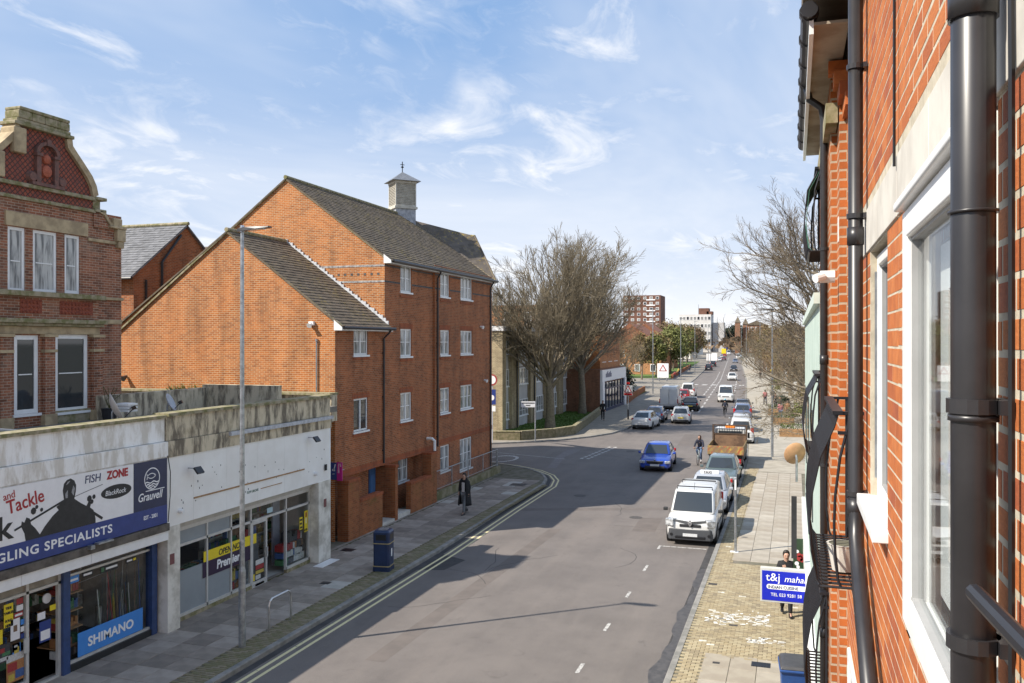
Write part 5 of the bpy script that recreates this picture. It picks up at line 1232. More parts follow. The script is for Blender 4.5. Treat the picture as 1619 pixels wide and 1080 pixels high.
# string course, dentils, soffit and gutters at the eaves
S(MB().box(.24, .33, 7.25, 10.7, 9.24, 9.40)).build('string_course', M['mossstone'], rbld)
for k in range(4): S(MB().box(.36-.035*k, .42, 6.75+.11*k, 7.19, 9.25+.11*k, 9.35+.11*k)).build('corbel_brick', BR[k % 3], rbld)
S(MB().box(.13, .36, 6.3, 10.7, 9.70, 9.72)).build('soffit', mat('weathered_soffit', (.42, .37, .29), .8, col2=(.27, .22, .16), nscale=3), rbld)
S(MB().box(.10, .13, 6.3, 10.7, 9.64, 9.86)).build('fascia_board', M['white'], rbld)
S(MB().box(.20, .42, 3.6, 6.29, 9.98, 10.0)).build('soffit', MATS['weathered_soffit'], rbld); S(MB().box(.19, .205, 3.6, 6.29, 9.92, 10.15)).build('fascia_board', MATS['weathered_soffit'], rbld)
S(MB().box(.06, 9, 3.6, 10.7, 9.93, 10.4)).build('roof_edge', M['slate'], rbld)
def gutter(v, z, u0, u1):
    b = MB().tube([(v, u0, z), (v, u1, z)], .058, 12)
    for k in range(int((u1-u0)/.55)+1): u = u0+.05+k*.55; b.tube([(v, u, z), (v, u+.06, z)], .068, 12)
    S(b).build('gutter', M['pipe'], rbld, smooth=False)
gutter(.10, 9.80, 6.25, 10.6); gutter(.165, 10.02, 3.9, 6.2)
def pipe(pts, r, rings=(), clips=()):
    b = MB().tube(pts, r, 16)
    for u, v, z, h in rings: b.tube([(v, u, z), (v, u, z+h)], r*1.13, 16)
    o = S(b).build('drainpipe', M['pipe'], rbld, smooth=False)
    o.data.polygons.foreach_set('use_smooth', [len(p.vertices) == 4 for p in o.data.polygons])
    for u, v, z in clips:
        c = MB().tube([(v, u, z), (v, u, z+.028)], r*1.2, 16); c.box(v, VW, u-.012, u+.012, z+.002, z+.026); c.box(VW-.03, VW-.006, u-.05, u+.05, z, z+.028)
        S(c).build('pipe_clip', M['pipe'], o)
pipe([(.333, 1.87, 5.4), (.333, 1.87, 9.6)], .0405, [(1.87, .333, 8.13, .07), (1.87, .333, 7.345, .012), (1.87, .333, 7.75, .006)], [(1.87, .333, 7.36), (1.87, .333, 6.9)])
pipe([(.333, 3.6, 5.55), (.333, 4.85, 6.18), (.333, 5.18, 6.38), (.333, 5.24, 6.55), (.333, 5.24, 10.0)], .0405, [(5.24, .333, 6.50, .1), (5.24, .333, 8.05, .1)], [(5.24, .333, 9.05), (5.24, .333, 8.2), (5.24, .333, 6.62)])
pipe([(.25, 8.0, 0), (.25, 8.0, 9.45), (.23, 8.0, 9.56), (.13, 8.0, 9.64), (.10, 8.0, 9.78)], .032, [(8.0, .25, 7.3, .08), (8.0, .25, 4.9, .08)], [(8.0, .25, 8.3), (8.0, .25, 6.4), (8.0, .25, 4.2)])
parts(S(MB().tube([(VW-.02, 1.78, 6.3), (VW-.02, 1.78, 8.0), (VW-.02, 1.80, 8.6)], .006, 5).tube([(VW-.02, 3.72, 8.2), (VW-.02, 3.7, 10)], .006, 5)), 'cable', M['black'], rbld)
S(MB().tube([(.28, 1.56, 7.09), (.28, 1.0, 7.13)], .0145, 10).tube([(.28, 1.1, 7.12), (.40, 1.1, 7.12)], .01, 8)).build('hand_rail', M['iron'], rbld)
S(MB().tube([(.31, 7.3, 8.02), (.2, 7.3, 8.02)], .05, 10).tube([(.22, 7.25, 8.02), (.16, 7.2, 8.0)], .035, 10)).build('overflow_pipe', M['white'], rbld)
S(MB().box(.335, .34, 7.3, 7.4, 8.3, 8.5)).build('vent_cover', M['white'], rbld)
def balcony(u0, u1, zb, zt, vw, label, off=(.15, .31, .27), mesh=False, n=None, pot=False):
    bl = empty('balcony', (vw, (u0+u1)/2, zb), 0, label, 'balcony', 'bowed iron balconies on the orange brick flats'); T = (-vw, -(u0+u1)/2, -zb)
    h = zt-zb; prof = [(off[0], 1.0), (off[0]+.02, .93), (off[0]+.10, .75), (off[1]-.01, .52), (off[1], .36), (off[1]-.01, .2), (off[2], .04), (off[2]-.03, 0)]
    n = n or int((u1-u0)/.075)
    for k in range(n+1):
        u = u0+(u1-u0)*k/n
        b = MB().tube([(vw-a, u, zb+h*t) for a, t in prof], .0065, 6); shift(b, *T).build('baluster', M['iron'], bl)
    b = MB()
    for u in (u0, u1):
        b.tube([(vw-a*.55, u, zb+h*t) for a, t in prof], .0085, 6); b.tube([(vw-.02, u, zt), (vw-.02, u, zb)], .012, 6)
    parts(shift(b, *T), 'side_bar', M['iron'], bl)
    b = MB()
    b.box(vw-off[0]-.03, vw-off[0]+.03, u0-.02, u1+.02, zt, zt+.022)
    for u in (u0, u1): b.box(vw-off[0], vw, u-.015, u+.015, zt, zt+.02); b.box(vw-off[0], vw, u-.012, u+.012, zt-.12, zt-.1)
    shift(b, *T).build('top_rail', M['iron'], bl)
    b = MB()
    for k in range(18):
        u = u0+(u1-u0)*k/17; b.tube([(vw-off[2]+.02, u, zb), (vw, u, zb)], .009, 5)
    shift(b, *T).build('floor_bar', M['iron'], bl)
    b = MB().tube([(vw-off[2]+.02, u0, zb), (vw-off[2]+.02, u1, zb)], .014, 6).tube([(vw-off[1], u0, zb+h*.3), (vw-off[1], u1, zb+h*.3)], .008, 6); shift(b, *T).build('bottom_rail', M['iron'], bl)
    if mesh:
        b = MB().loft([[(vw-a+.016, u0, zb+h*t), (vw-a+.016, u1, zb+h*t), (vw-a+.02, u1, zb+h*t), (vw-a+.02, u0, zb+h*t)] for a, t in prof]); shift(b, *T).build('privacy_screen', mat('green_screen', (.05, .16, .115), .7, col2=(.10, .24, .18), nscale=60), bl)
    return bl
balcony(5.5, 6.95, 6.02, 7.06, VW, 'black bowed balcony beside the drainpipe, nearest and largest, with a white pot inside', n=17)
balcony(9.2, 10.4, 8.42, 9.25, .29, 'black bowed balcony with green privacy screen, the topmost one', (.06, .19, .16), True)
balcony(9.2, 10.4, 6.35, 7.15, .29, 'black bowed balcony beside the pale green building front', (.06, .2, .17))
balcony(7.9, 9.4, 4.28, 5.3, .29, 'black bowed balcony lowest on the wall beside the blue restaurant sign', (.05, .2, .17))
pt = empty('plant_pot', (.30, 5.85, 6.04), 0, 'pale plant pot standing on the floor of the nearest balcony', 'pot'); MB().tube([(0, 0, 0), (0, 0, .16), (0, 0, .17)], [.07, .1, .105], 14).build('pot', M['concrete'], pt); MB().tube([(0, 0, .17), (0, 0, .172)], .09, 12).build('soil', M['earth'], pt)
# ---- pale green shop building further on
gb = empty('green_shop_building', (.29, 18, 0), 0, 'pale green painted shop front beyond the orange brick flats', 'building'); G = (-.29, -18, 0)
shift(MB().box(.29, 9, 10.72, 25, 0, 8.0), *G).build('painted_wall', mat('pale_green_paint', (.50, .60, .54), .6, col2=(.42, .52, .46), nscale=1.2), gb)
shift(MB().box(.22, 9, 10.72, 25.05, 7.95, 8.08), *G).build('cornice', mat('pale_green_trim', (.56, .64, .58), .6, var=.1), gb)
for u in (14.5, 18, 21.5): shift(MB().box(.27, .3, u, u+1.6, 4.6, 6.4), *G).build('window', M['glass'], gb)
shift(MB().box(.2, .3, 12, 25, 2.6, 3.2), *G).build('fascia', M['white'], gb)
for u in (11.5, 15, 18.8, 22): shift(MB().box(.265, .3, u, u+3, .3, 2.5), *G).build('shop_window', M['glass'], gb)
b = MB().tube([(.12, 16.4, 5.05), (.12, 18.6, 5.05)], .09, 10); b.tube([(.29, 16.8, 5.05), (.12, 16.8, 5.05)], .02, 5); b.tube([(.29, 18.2, 5.05), (.12, 18.2, 5.05)], .02, 5)
tag(shift(MB().box(-.05, .05, 17.4, 17.46, 3.3, 4.5), 0, 0, 0).build('awning_roller', M['pipe'], None), 'grey rolled awning tube hanging above the blue restaurant sign', 'awning')
d = dish('satellite_dish', (.02, 20.3, 4.35), R(200), .24, mat('rusty_dish', (.46, .26, .13), .6, var=.2), 'rusty orange satellite dish on the pale green shop front', 20)
shift(MB().box(-.0, .3, -.03, .03, .4, .46)).build('wall_bracket', M['iron'], d) if False else None
# restaurant sign
rs_ = empty('restaurant_sign', (-.15, 17.0, 2.56), 0, 'blue projecting Indian restaurant sign with white lettering', 'sign')
MB().box(-.46, .46, -.06, .06, -.01, .64).build('sign_case', mat('sign_case_grey', (.52, .51, .48), .5, var=.1), rs_, bevel=.01)
bp = MB().box(-.43, .43, -.068, -.058, .03, .585).build('sign_face', mat('sign_blue', (.008, .018, .42), .35, var=.06), rs_)
text('t&j', .215, M['txt_w'], rs_, (-.36, -.069, .40), '-y', sx=1.05); text('mahal', .165, M['txt_w'], rs_, (-.03, -.069, .40), '-y', shear=.25, sx=1.0)
pl = MB(); pts = [(-.36+.0, 0)]; R_ = .047
out = [(-.30+R_*math.cos(t), .29+R_*math.sin(t)) for t in np.linspace(math.pi/2, math.pi*1.5, 9)]+[(.36+R_*math.cos(t), .29+R_*math.sin(t)) for t in np.linspace(-math.pi/2, math.pi/2, 9)]
pl.prism(out, 'y', -.07, -.068); pl.build('name_panel', M['signwhite'], rs_)
text('INDIAN CUISINE', .08, M['txt_n'], rs_, (-.32, -.0725, .262), '-y', sx=.92); text('TEL 023 9281 58', .085, M['txt_w'], rs_, (-.27, -.069, .115), '-y', sx=.95)
MB().box(.46, .5, -.03, .03, .05, .6).build('bracket', M['iron'], rs_)
hb = empty('hanging_board', (.11, 21.0, 1.95), 0, 'dark green hanging board with a red flower motif', 'sign'); MB().box(-.13, .13, -.03, .03, 0, .95).build('board', mat('bottle_green', (.022, .05, .022), .5, var=.2), hb)
b = MB()
for x, z, r_ in ((.02, .5, .07), (.08, .56, .05), (.0, .58, .05), (.07, .46, .05)): b.disc((x, -.032, z), r_, (0, -1, 0), 10)
b.build('flower_motif', GOODS[0], hb); b = MB()
for x, z, r_ in ((-.04, .66, .04), (-.05, .38, .05), (-.02, .3, .04)): b.disc((x, -.032, z), r_, (0, -1, 0), 8)
b.build('leaf_motif', M['signwhite'], hb)
# ---- blue wheelie bin
wb = empty('wheelie_bin', (.02, 17.75, .12), R(4), 'blue wheelie bin with dark grey lid at the bottom of the pavement', 'bin')
b = MB(); b.loft([[(-.24, -.26, .08), (.24, -.26, .08), (.24, .26, .08), (-.24, .26, .08)], [(-.28, -.34, .95), (.28, -.34, .95), (.28, .34, .95), (-.28, .34, .95)], [(-.31, -.38, .96), (.31, -.38, .96), (.31, .38, .96), (-.31, .38, .96)], [(-.31, -.38, 1.01), (.31, -.38, 1.01), (.31, .38, 1.01), (-.31, .38, 1.01)]]); b.build('body', mat('bin_blue', (.02, .07, .24), .5, var=.15), wb, bevel=.015)
b = MB(); b.loft([[(-.30, -.37, 1.012), (.30, -.37, 1.012), (.30, .37, 1.012), (-.30, .37, 1.012)], [(-.27, -.33, 1.07), (.27, -.33, 1.07), (.27, .34, 1.09), (-.27, .34, 1.09)], [(-.2, -.26, 1.095), (.2, -.26, 1.095), (.2, .3, 1.115), (-.2, .3, 1.115)]]); b.build('lid', mat('lid_grey', (.06, .06, .065), .5, var=.2), wb, bevel=.015)
b = MB().tube([(-.34, .44, .98), (-.34, .44, 1.02)], .02, 6); MB().tube([(-.3, .44, .99), (.3, .44, .99)], .02, 8).build('handle', M['trim'], wb)
for s in (-1, 1): MB().tube([(s*.26, .3, .1), (s*.31, .3, .1)], .1, 14).build('wheel', M['tyre'], wb)
# ------------------------------------------------------------------ vehicles
def lerp(a, b, t): return a+(b-a)*t
def car(label, cat, v, u, rz, col, kind='hatch', L=4.2, W=1.76, H=1.47, plate='w', lights=True, rim='rim', detail=True, group=None, name=None, belt=None, glass=None):
    """road vehicle; local +Y is its front, origin on the road under its middle"""
    K = dict(hatch=dict(zh=.74, zb=.92, hood=.245, ws=.37, rw=.90, re=.985, zr=.94),
             saloon=dict(zh=.74, zb=.90, hood=.25, ws=.385, rw=.73, re=.87, zr=.92),
             wedge=dict(zh=.76, zb=.95, hood=.22, ws=.42, rw=.80, re=.985, zr=1.0),
             estate=dict(zh=.78, zb=.95, hood=.24, ws=.365, rw=.93, re=.985, zr=.97),
             suv=dict(zh=.92, zb=1.08, hood=.235, ws=.345, rw=.93, re=.985, zr=1.1),
             van=dict(zh=.96, zb=1.10, hood=.16, ws=.33, rw=.985, re=.992, zr=1.2),
             mpv=dict(zh=.92, zb=1.10, hood=.19, ws=.33, rw=.96, re=.99, zr=1.1),
             bigvan=dict(zh=1.10, zb=1.30, hood=.12, ws=.235, rw=.99, re=.995, zr=1.4))[kind]
    c = empty(name or ('parked_car' if 'van' not in kind else 'van'), (v, u, 0), rz, label, cat, group)
    y = lambda t: L/2-t*L
    hw = W/2; zc = .19; zb = K['zb']; zh = K['zh']
    # lower body: half sections front to rear
    st = [(0.0, zc+.06, zh-.16, hw*.80), (.012, zc+.02, zh-.08, hw*.88), (.05, zc, zh-.01, hw*.955), (.11, zc, zh+.035, hw*.985), (K['hood'], zc, zb-.03, hw), (K['hood']+.06, zc, zb, hw), (.5, zc, zb+.01, hw), (.75, zc, zb+.02, hw), (K['re']-.05, zc, K['zr'], hw*.985), (K['re']-.0, zc+.02, K['zr']-.02, hw*.95), (1.0, zc+.08, K['zr']-.18, hw*.86)]
    rings = []
    for t, z0, z1, w in st:
        h = z1-z0; half = [(w*.80, z0), (w*.97, z0+.06*h), (w, z0+.32*h), (w*1.0, z0+.62*h), (w*.975, z0+.86*h), (w*.90, z1), (w*.5, z1+.025)]
        rings.append([(x, y(t), z) for x, z in half]+[(-x, y(t), z) for x, z in reversed(half)])
    b = MB(); b.loft([r[::-1] for r in rings] if False else rings); body = b.build('body', col, c, smooth=True, subsurf=1)
    # greenhouse
    wb, wr = hw*.90, hw*(.70 if kind not in ('van', 'bigvan') else .80); zt = H
    yA, yB, yC, yD = y(K['hood']+.005), y(K['ws']), y(K['rw']), y(K['re']-.01)
    if kind in ('saloon',): yC = y(K['rw']); yD = y(K['re'])
    zA = zb-.02; zD = K['zr']-.02 if kind != 'saloon' else K['zr']
    Rf = .10 if kind in ('van', 'bigvan', 'mpv') else .06
    def ring(s):  # s 0 belt .. 1 roof: 8-point plan outline front->rear
        w = lerp(wb, wr, s**1.15); f = lerp(yA, yB, s); r = lerp(yD, yC, s); z0 = lerp(zA, zt-.05, s); z1 = lerp(zD, zt-.06, s); zm = lerp((zA+zD)/2+.02, zt-.03, s)
        fw = .86 if kind not in ('van', 'bigvan', 'mpv') else .94
        return [(w*fw, f, z0), (w, f-.16, lerp(z0, zm, .2)), (w*1.02, (f+r)/2, zm), (w, r+.1, lerp(z1, zm, .15)), (w*.9, r, z1), (-w*.9, r, z1), (-w, r+.1, lerp(z1, zm, .15)), (-w*1.02, (f+r)/2, zm), (-w, f-.16, lerp(z0, zm, .2)), (-w*fw, f, z0)]
    top = [(x*.86, lerp(yy, (yB+yC)/2, .10), zt-.004) for x, yy, zz in ring(1)]
    b = MB(); b.loft([ring(0), ring(.5), ring(1), top], caps=True); cab = b.build('roof', col, c, smooth=True)
    bv = cab.modifiers.new('bevel', 'BEVEL'); bv.width = .03; bv.segments = 2; bv.limit_method = 'ANGLE'; bv.angle_limit = R(25)
    g = glass or M['carglass']
    def pane(pts, nm, off=.014):
        P = [Vector(p) for p in pts]; n = (P[1]-P[0]).cross(P[2]-P[0]).normalized(); ctr = sum(P, Vector())/4
        if n.dot(ctr-Vector((0, (yB+yC)/2, zb-.2))) < 0: n = -n; P = P[::-1]
        m = MB(); m.loft([[p+n*(off-.03) for p in P], [p+n*off for p in P]]); return m.build(nm, g, c)
    def face(i, j, s0, s1, a0=0, a1=1):
        r0, r1 = ring(s0), ring(s1); A, B_, C_, D_ = Vector(r0[i]), Vector(r0[j]), Vector(r1[j]), Vector(r1[i])
        return [A.lerp(B_, a0), A.lerp(B_, a1), D_.lerp(C_, a1), D_.lerp(C_, a0)]
    pane(face(9, 0, .06, .93, .03, .97), 'windscreen', .018)
    if kind not in ('van', 'bigvan'):
        pane(face(5, 4, .10, .90, .06, .94), 'rear_window', .018)
        for sd in (0, 1):
            i = (1, 2, 3) if not sd else (8, 7, 6)
            pane(face(i[0], i[1], .12, .90, .04, .95), 'side_window'); pane(face(i[1], i[2], .12, .90, .04, .9), 'side_window')
    else:
        for sd in (0, 1):
            i = (1, 2) if not sd else (8, 7)
            pane(face(i[0], i[1], .12, .86, .02, .55 if kind == 'van' else .42), 'side_window')
    # wheels
    wr_ = .315 if kind in ('hatch', 'saloon', 'wedge', 'estate') else .345
    for t in (.19, .805 if kind != 'bigvan' else .78):
        for s in (-1, 1):
            MB().tube([(s*(hw-.10), y(t), wr_+.015), (s*(hw+.006), y(t), wr_+.015)], wr_+.055, 20).build('wheel_arch', M['trim'], c)
            w_ = MB(); w_.loft([[(s*xx, y(t)+rr*math.cos(q), wr_+rr*math.sin(q)) for q in (2*math.pi*k/20 for k in range(20))][::s] for xx, rr in ((hw-.2, wr_*.9), (hw-.19, wr_), (hw, wr_), (hw+.015, wr_*.95), (hw+.015, wr_*.68))]); w_ = w_.build('wheel', M['tyre'], c)
            q = MB().tube([(s*(hw-.02), y(t), wr_), (s*(hw+.010), y(t), wr_), (s*(hw+.018), y(t), wr_)], [wr_*.68, wr_*.66, wr_*.2], 14); q.build('rim', M[rim] if isinstance(rim, str) else rim, w_)
    zl = zh-.17
    for s in (-1, 1):
        for nm, t, zz, sz, m in (('headlight', .022 if kind != 'van' else .035, zl if kind != 'van' else zl+.04, (.32, .24, .16) if kind != 'van' else (.34, .34, .26), 'lamp'), ('tail_light', .972, K['zr']-.13 if kind in ('hatch', 'saloon', 'wedge') else K['zr']-.05, (.20, .14, .20 if kind not in ('mpv', 'suv', 'estate', 'van') else .42), 'red')):
            b = MB(); b.obox(Matrix.Translation((s*(hw*.94-sz[0]/2+.01), y(t), zz)) @ Matrix.Rotation(-s*R(24 if nm == 'headlight' else -16), 4, 'Z'), *sz); b.build(nm, M[m], c, bevel=.035)
        b = MB(); b.obox(Matrix.Translation((s*(hw+.10), yA-.18, zb+.06)), .17, .09, .13); b.build('mirror', col if kind not in ('van', 'bigvan') else M['trim'], c, bevel=.03)
    b = MB().box(-hw*.62, hw*.62, y(.012)-.02, y(-.003), zc+.04, zc+.17); b.build('lower_grille', M['trim'], c, bevel=.015)
    b = MB().box(-hw*.42, hw*.42, y(.012), y(-.004), zh-.27, zh-.17); b.build('grille', M['trim'], c, bevel=.015)
    for t, nm, zz, yy in ((0, 'front_plate', .40, y(-.0065)), (1, 'rear_plate', .58 if kind not in ('van', 'bigvan') else .75, y(1.004))):
        b = MB().box(-.26, .26, yy-.012, yy+.012, zz-.055, zz+.055); b.build('number_plate', M['plate_w'] if (t == 0 or plate == 'w') else M['plate_y'], c)
    b = MB().box(-hw*.80, hw*.80, y(1.0)-.012, y(.985), zc+.05, zc+.22); b.build('rear_bumper', M['trim'], c, bevel=.03)
    return c
P_ = {k: paint('paint_'+k, v, r) for k, v, r in (('white', (.62, .62, .61), .28), ('silver', (.45, .46, .47), .3), ('blue', (.018, .06, .36), .2), ('greyblue', (.11, .14, .22), .25), ('dark', (.018, .020, .028), .18), ('red', (.30, .012, .015), .22), ('green', (.10, .135, .14), .25), ('maroon', (.10, .015, .02), .22), ('taxi', (.36, .38, .42), .25), ('black', (.012, .012, .014), .18))}
R180 = math.pi
PARK = 'cars parked along the kerb'; MOVE = 'vehicles driving along the road'
# --- white delivery van at the front of the right-hand row
kv = car('white delivery van with dark grey bumper and roof bars, first of the right-hand row', 'van', -3.62, 33.9, R180, P_['white'], 'van', 4.25, 1.83, 1.84, name='parked_van', group=PARK)
b = MB(); b.loft([[(x*.93 if abs(x) > .5 else x, yy, zz) for x, yy, zz in r] for r in [[(-.90, 2.0, .2), (.90, 2.0, .2), (.91, 2.0, .66), (-.91, 2.0, .66)], [(-.80, 2.15, .2), (.80, 2.15, .2), (.78, 2.13, .62), (-.78, 2.13, .62)]]]); b.build('front_bumper', mat('bumper_grey', (.055, .058, .065), .6, var=.1), kv, bevel=.05)
MB().box(-.55, .55, 2.10, 2.165, .27, .37).build('air_intake', M['black'], kv, bevel=.02)
for s in (-1, 1): MB().tube([(s*.68, 2.08, .40), (s*.68, 2.155, .40)], .055, 12).build('fog_lamp', M['black'], kv)
b = MB()
for s in (-1, 1): b.loft([[(s*.06, 2.13, .80), (s*.06, 2.14, .90), (s*.06, 2.16, .90), (s*.06, 2.15, .80)][::s], [(s*.62, 2.06, .88), (s*.62, 2.06, .95), (s*.62, 2.09, .95), (s*.62, 2.09, .88)][::s]])
b.build('grille_band', mat('van_grille', (.10, .105, .11), .45, var=.1), kv)
em = MB(); o4 = [(0, .13), (.085, 0), (0, -.13), (-.085, 0)]; i4 = [(0, .06), (.036, 0), (0, -.06), (-.036, 0)]
em.loft([[(x, 2.14, .84+z) for x, z in o4], [(x, 2.185, .84+z) for x, z in o4], [(x, 2.185, .84+z) for x, z in i4], [(x, 2.15, .84+z) for x, z in i4]], caps=False); em.build('badge', M['steel'], kv)
for yy in (.55, -1.0):
    b = MB().tube([(-.66, yy, 1.82), (-.66, yy, 1.92), (.66, yy, 1.92), (.66, yy, 1.82)], .022, 8); b.build('roof_bar', M['black'], kv)
MB().tube([(0, .75, 1.82), (0, .55, 2.08)], .008, 5).build('aerial', M['black'], kv)
b = MB()
for s in (-1, 1): b.tube([(s*.1-.25, 1.22, 1.12), (s*.42-.1, 1.05, 1.14)], .01, 4)
b.build('wiper', M['black'], kv)
for s in (-1, 1):
    MB().box(s*.905, s*.925, -.9, 1.0, .62, .68).build('side_moulding', M['trim'], kv); MB().box(s*.91, s*.93, .12, .26, .98, 1.02).build('door_handle', M['trim'], kv)
    for yy in (.98, -.02): MB().box(s*.908, s*.917, yy, yy+.012, .4, 1.15).build('door_gap', M['black'], kv)
# --- silver taxi
tx = car('silver taxi with white roof sign parked behind the white delivery van', 'taxi', -3.66, 40.1, R180, P_['taxi'], 'saloon', 4.7, 1.82, 1.47, group=PARK)
ts = MB().box(-.42, .42, .02, .2, 1.46, 1.6).build('roof_sign', M['signwhite'], tx, bevel=.02); text('TAXI', .15, M['txt_k'], tx, (.28, .203, 1.475), '+y', sx=1.1, bold=.004)
# --- dark green car
car('dark grey green car parked between the silver taxi and the tipper truck', 'car', -3.62, 46.7, R180, P_['green'], 'saloon', 4.5, 1.78, 1.46, group=PARK)
# --- tipper truck seen from behind
tp = empty('tipper_truck', (-3.78, 53.6, 0), 0, 'small dropside tipper truck with orange and yellow chevron tailgate', 'truck', PARK)
rust = mat('rusty_bed', (.20, .12, .07), .8, col2=(.10, .06, .038), nscale=3, bumps=.3); wht = mat('truck_white', (.6, .6, .58), .4, var=.15)
def chev():
    m, nt, b = _new('worn_chevrons'); vec = coords(nt, True)
    mp = nt.nodes.new('ShaderNodeMapping'); mp.inputs['Rotation'].default_value = (0, 0, R(40)); lk(nt, vec, mp.inputs[0])
    w = nt.nodes.new('ShaderNodeTexWave'); w.inputs['Scale'].default_value = 1.15; w.inputs['Distortion'].default_value = 4; w.inputs['Detail'].default_value = 2; w.inputs['Detail Scale'].default_value = 2.2; lk(nt, mp.outputs[0], w.inputs[0])
    c = tmix(nt, tramp(nt, w.outputs['Fac'], .45, .55), (.50, .33, .06), (.42, .10, .035)); c = tmix(nt, tramp(nt, tnoise(nt, vec, 3, 7, .75), .36, .54, 0, .9), c, (.21, .145, .08))
    lk(nt, c, b.inputs['Base Color']); b.inputs['Roughness'].default_value = .6; return m
b = MB().box(-1.0, 1.0, -2.6, .9, .88, .96); b.build('load_bed', rust, tp)
for s in (-1, 1): MB().box(s*.98, s*1.03, -2.6, .9, .96, 1.42).build('side_board', mat('board_ochre', (.26, .18, .08), .7, var=.4), tp, bevel=.01)
o = MB().box(-1.02, 1.02, -2.66, -2.6, .93, 1.43).build('tailgate', chev(), tp, bevel=.01)
MB().box(-.98, .98, .84, .9, .96, 1.75).build('headboard', rust, tp)
b = MB()
for x in (-1.0, 1.0): b.box(x-.05, x+.05, .80, .88, .96, 2.35)
for z in (1.75, 2.28): b.box(-.95, .95, .81, .87, z, z+.07)
b.build('headboard_frame', mat('frame_brown', (.09, .055, .035), .7, var=.3), tp)
b = MB()
for k in range(13): b.box(-.93+k*.15, -.915+k*.15, .83, .85, 1.82, 2.28)
b.build('mesh_guard', M['iron'], tp)
b = MB(); b.loft([[(-.92, .98, .45), (.92, .98, .45), (.92, .98, 2.1), (-.92, .98, 2.1)], [(-.92, 2.3, .45), (.92, 2.3, .45), (.86, 2.15, 2.1), (-.86, 2.15, 2.1)], [(-.9, 2.75, .45), (.9, 2.75, .45), (.88, 2.7, 1.2), (-.88, 2.7, 1.2)]]); b.build('cab', wht, tp, bevel=.04)
MB().box(-.7, .7, .965, .98, 1.35, 1.95).build('rear_window', M['carglass'], tp); MB().box(-.95, .95, -2.5, 2.4, .45, .85).build('chassis', M['trim'], tp)
MB().box(-.3, .3, 1.2, 1.5, 2.1, 2.26).build('beacon_bar', M['orange'], tp, bevel=.04)
for x in (-1, 1):
    MB().box(x*.62-.26, x*.62+.26, -2.68, -2.6, .56, .70).build('tail_light', M['red'], tp, bevel=.01)
    for yy in (-1.5, 1.9): w_ = MB().tube([(x*.62, yy, .36), (x*.96, yy, .36)], .36, 18).build('wheel', M['tyre'], tp); MB().tube([(x*.95, yy, .36), (x*.975, yy, .36)], [.2, .1], 12).build('rim', M['galv'], w_)
    MB().box(x*1.0, x*1.12, 2.2, 2.3, 1.4, 1.75).build('mirror', M['black'], tp)
MB().box(-.27, .27, -2.69, -2.66, .56, .68).build('number_plate', mat('dirty_plate', (.35, .28, .04), .6, var=.3), tp); MB().box(-.9, .9, -2.6, -2.5, .40, .54).build('under_run_bar', M['trim'], tp)
# --- rest of the right-hand row
car('white high-roofed van with red rear lights parked just beyond the tipper truck', 'van', -3.75, 66.0, R(3), P_['white'], 'mpv', 4.4, 1.84, 1.85, name='parked_van', group=PARK)
cc = car('blue grey estate piled with white bags behind its rear glass, beyond the white high-roofed van', 'car', -4.75, 86.0, R(3), P_['greyblue'], 'estate', 4.5, 1.8, 1.55, group=PARK)
car('silver hatchback squeezed between the white high-roofed van and the blue grey estate', 'car', -4.2, 74.0, R(3), P_['silver'], 'hatch', 4.1, 1.74, 1.5, group=PARK)
car('dark hatchback parked last of the near right-hand row', 'car', -5.1, 93.0, R(3), P_['dark'], 'hatch', 4.1, 1.76, 1.5, group=PARK)
# --- moving and left-hand vehicles
sk = car('bright blue saloon car driving towards the camera in the middle of the road', 'car', -7.72, 51.4, R180+R(3), P_['blue'], 'saloon', 4.6, 1.82, 1.46, name='moving_car', group=MOVE)
b = MB(); b.box(-.46, .46, 2.27, 2.325, .50, .63); b.build('grille', M['black'], sk, bevel=.02); MB().box(-.5, .5, 2.26, 2.315, .625, .65).build('chrome_strip', M['steel'], sk); MB().tube([(0, 2.3, .69), (0, 2.33, .68)], .045, 12).build('badge', M['steel'], sk)
car('white hatchback with a steep tail at the near end of the left-hand parked row', 'car', -12.25, 74.5, R(-3), P_['white'], 'wedge', 4.4, 1.74, 1.49, group=PARK)
car('grey blue saloon parked just beyond the steep-tailed white hatchback', 'car', -12.35, 80.8, R(2), P_['greyblue'], 'saloon', 4.5, 1.76, 1.43, group=PARK)
pv_ = car('big white panel van with plain rear doors in the left-hand parked row', 'van', -13.2, 97.2, R(3), P_['white'], 'bigvan', 5.6, 2.05, 2.55, name='parked_van', group=PARK, plate='y')
for s in (-1, 1): MB().box(s*.02, s*.96, -2.90, -2.78, .55, 2.3).build('rear_door', P_['white'], pv_, bevel=.03); MB().box(s*.93, s*1.03, -2.94, -2.80, .75, 1.2).build('tail_light', M['red'], pv_)
car('silver estate half hidden beyond the big white panel van', 'car', -13.4, 103.5, R(3), P_['silver'], 'estate', 4.3, 1.74, 1.5, group=PARK)
car('red hatchback parked beside the white people carrier beyond the panel van', 'car', -13.3, 109.8, R(3), P_['red'], 'hatch', 4.0, 1.72, 1.5, group=PARK)
car('white people carrier with dark rear glass at the far end of the left-hand row', 'car', -13.5, 117.0, R(3), P_['white'], 'mpv', 4.8, 1.9, 1.95, group=PARK)
car('silver hatchback driving away with round red rear lights', 'car', -9.95, 80.4, R(5), P_['silver'], 'hatch', 4.2, 1.76, 1.48, name='moving_car', group=MOVE, plate='y')
car('black saloon with yellow rear plate driving away ahead of the silver hatchback', 'car', -10.75, 95.2, R(4), P_['black'], 'saloon', 4.6, 1.8, 1.45, name='moving_car', group=MOVE, plate='y')
